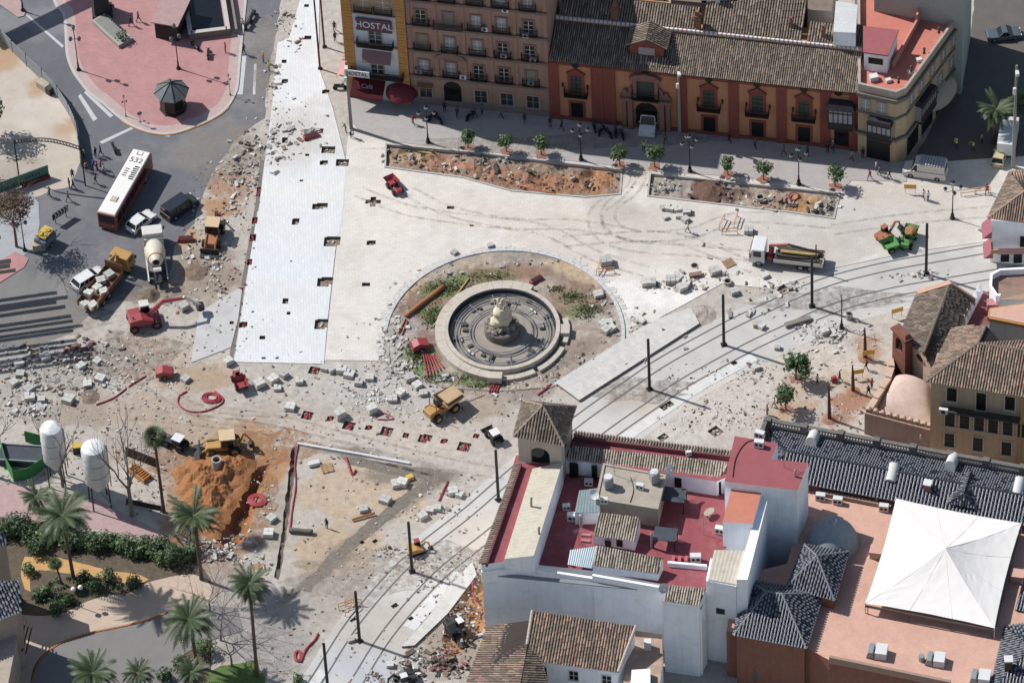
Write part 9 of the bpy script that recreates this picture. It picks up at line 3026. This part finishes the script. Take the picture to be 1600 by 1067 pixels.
rubble('stones and debris inside the fountain garden', [(640, 470, 4, 3, 110, .25, '0112'), (620, 510, 2, 6, 200, .35, '0011'), (612, 545, 2, 4, 130, .35, '0011'), (830, 410, 8, 1, 90, .3, '0112'), (900, 430, 5, 2, 70, .25, '0112'), (945, 480, 2, 5, 110, .3, '0112'), (900, 560, 5, 2, 110, .3, '0123'), (700, 430, 4, 1.5, 90, .3, '0012'), (660, 520, 2, 4, 80, .2, '0012'), (780, 605, 6, 1.0, 120, .3, '0123'), (860, 590, 4, 2, 120, .3, '0123'), (930, 540, 3, 3, 100, .25, '0123')], 5)
rubble('scattered stones at the stepped edge of the cream paving and by the tracks', [(1060, 440, 6, 2, 120, .35, '0012'), (1040, 450, 4, 1, 60, .3, '0000'), (1130, 430, 4, 2, 80, .3, '0112'), (1000, 500, 3, 2, 90, .3, '0001'), (1200, 450, 3, 2, 60, .3, '0112'), (1230, 450, 3, 1.5, 70, .35, '0111'), (1160, 380, 8, 3, 40, .25, '0112'), (1430, 430, 5, 1, 60, .35, '0112'), (980, 560, 4, 3, 60, .3, '0112'), (1040, 520, 3, 2, 50, .3, '0112')], 6)
rubble('pale rubble scattered on the ground right of the tracks', [(1300, 525, 5, 2.5, 260, .4, '0000'), (1270, 510, 4, 1.5, 80, .4, '0011'), (1110, 630, 5, 2, 70, .25, '0112'), (1150, 580, 5, 2, 110, .25, '0112'), (1170, 650, 4, 2, 60, .25, '0123'), (1080, 650, 5, 2, 50, .25, '0011'), (1250, 580, 6, 2, 60, .22, '0112'), (1320, 640, 4, 2, 80, .22, '0124'), (1180, 490, 4, 1, 40, .4, '0001')], 7)
rubble('stones and soil lumps in the planting beds', [(650, 245, 4, 1.5, 160, .35, '0122'), (720, 260, 5, 1.5, 180, .35, '0112'), (800, 275, 6, 1.6, 200, .35, '0123'), (900, 285, 5, 1.6, 150, .3, '1224'), (1040, 292, 3, 1.2, 150, .3, '0111'), (1120, 302, 4, 1.5, 160, .3, '1233'), (1200, 315, 4, 1.4, 190, .35, '0012'), (1280, 325, 3, 1.4, 170, .35, '0113'), (780, 250, 9, .8, 120, .25, '0111')], 8)
rubble('stones and offcuts around the orange mound and the soil square', [(420, 780, 2, 5, 90, .3, '0012'), (330, 855, 4, 1.5, 160, .4, '0012'), (345, 870, 3, 1, 90, .4, '0012'), (285, 820, 3, 2, 70, .3, '0124'), (560, 760, 6, 4, 120, .18, '0112'), (430, 690, 6, 2, 60, .2, '0112'), (400, 880, 3, 2, 70, .3, '0001'), (230, 775, 4, 3, 80, .3, '0123')], 9)
rubble('rubble and torn earth beside the lower tracks and the white building', [(700, 1035, 3.2, 2.5, 260, .4, '2334'), (720, 960, 2.5, 3, 150, .4, '0122'), (640, 1040, 4, 2, 160, .45, '0012'), (600, 1060, 4, 1.5, 90, .4, '0112'), (735, 900, 2, 2.5, 160, .35, '0112'), (680, 800, 5, 1.2, 90, .35, '0112'), (610, 860, 5, 1.2, 90, .3, '0112'), (700, 770, 4, 1, 60, .3, '0112'), (560, 900, 8, 1.5, 90, .2, '0112')], 10)
rn = random.Random(99)
mb = MB()
GZ = [((150, 500), (700, 720)), ((300, 250), (400, 560)), ((250, 640), (760, 1060)), ((1030, 560), (1360, 680)), ((0, 540), (300, 760)), ((250, 640), (760, 1060)), ((0, 540), (300, 760)), ((560, 560), (880, 660)), ((650, 860), (760, 1060))]
for k in range(4000):
 (x0, y0), (x1, y1) = rn.choice(GZ)
 p = P(rn.uniform(x0, x1), rn.uniform(y0, y1))
 if any(b[0] < p.x < b[1] and b[2] < p.y < b[3] for b in PB):
  continue
 q = rn.choice((.06, .08, .1, .14, .2))
 mb.cbox(p.x, p.y, -.01, q * rn.uniform(.8, 2.2), q, q * .6, rn.choice((0, 0, 1, 1, 1, 2, 2, 3)), rn.uniform(0, 3), (rn.uniform(-.4, .4), rn.uniform(-.4, .4)))
o = mb.build('gravel', None, RB)
o['kind'] = 'stuff'
tag(o, 'small stones strewn all over the bare ground of the site', 'gravel')
mb = MB()
for k in range(15):
 p = P(-45, 470 + k * 7.5, 0)
 if k in (4, 9):
  continue
 mb.cbox(p.x - 5.0 + .3 * k + random.uniform(-1, 1), p.y + 4.4, 11, 13, random.uniform(.4, .62), .12, 0, .16)
mb.build('shadow_caster_slats', None, M_STEEL, kind='structure')  # unseen slats added beyond the left edge to cast striped shadows
p = P(75, 32, 0)
MB().cbox(p.x - 9.9, p.y + 4.8, 12, 15, 2.4, .4, 0, .6).build('shadow_caster_slab', None, M_STEEL, kind='structure')  # unseen slab added off frame to cast a shadow band on the road
t = thing('leafy_tree', 'dark leafy tree crown cut by the left edge above the green banner', 'tree', P(-40, 290))
MB().tube([(0, 0, 0), (0, 0, 4)], [.2, .14], 8).build('trunk', t, M_BARK)
mb = MB()
leafball(mb, (0, 0, 5), 2.6, 1500, random.Random(4), .2, 0, .8)
mb.build('crown', t, M_LEAFD)
dup(t, P(-20, 212), 1.0, 'dark leafy tree crown barely entering at the left edge beside the beige yard')
clean_used()
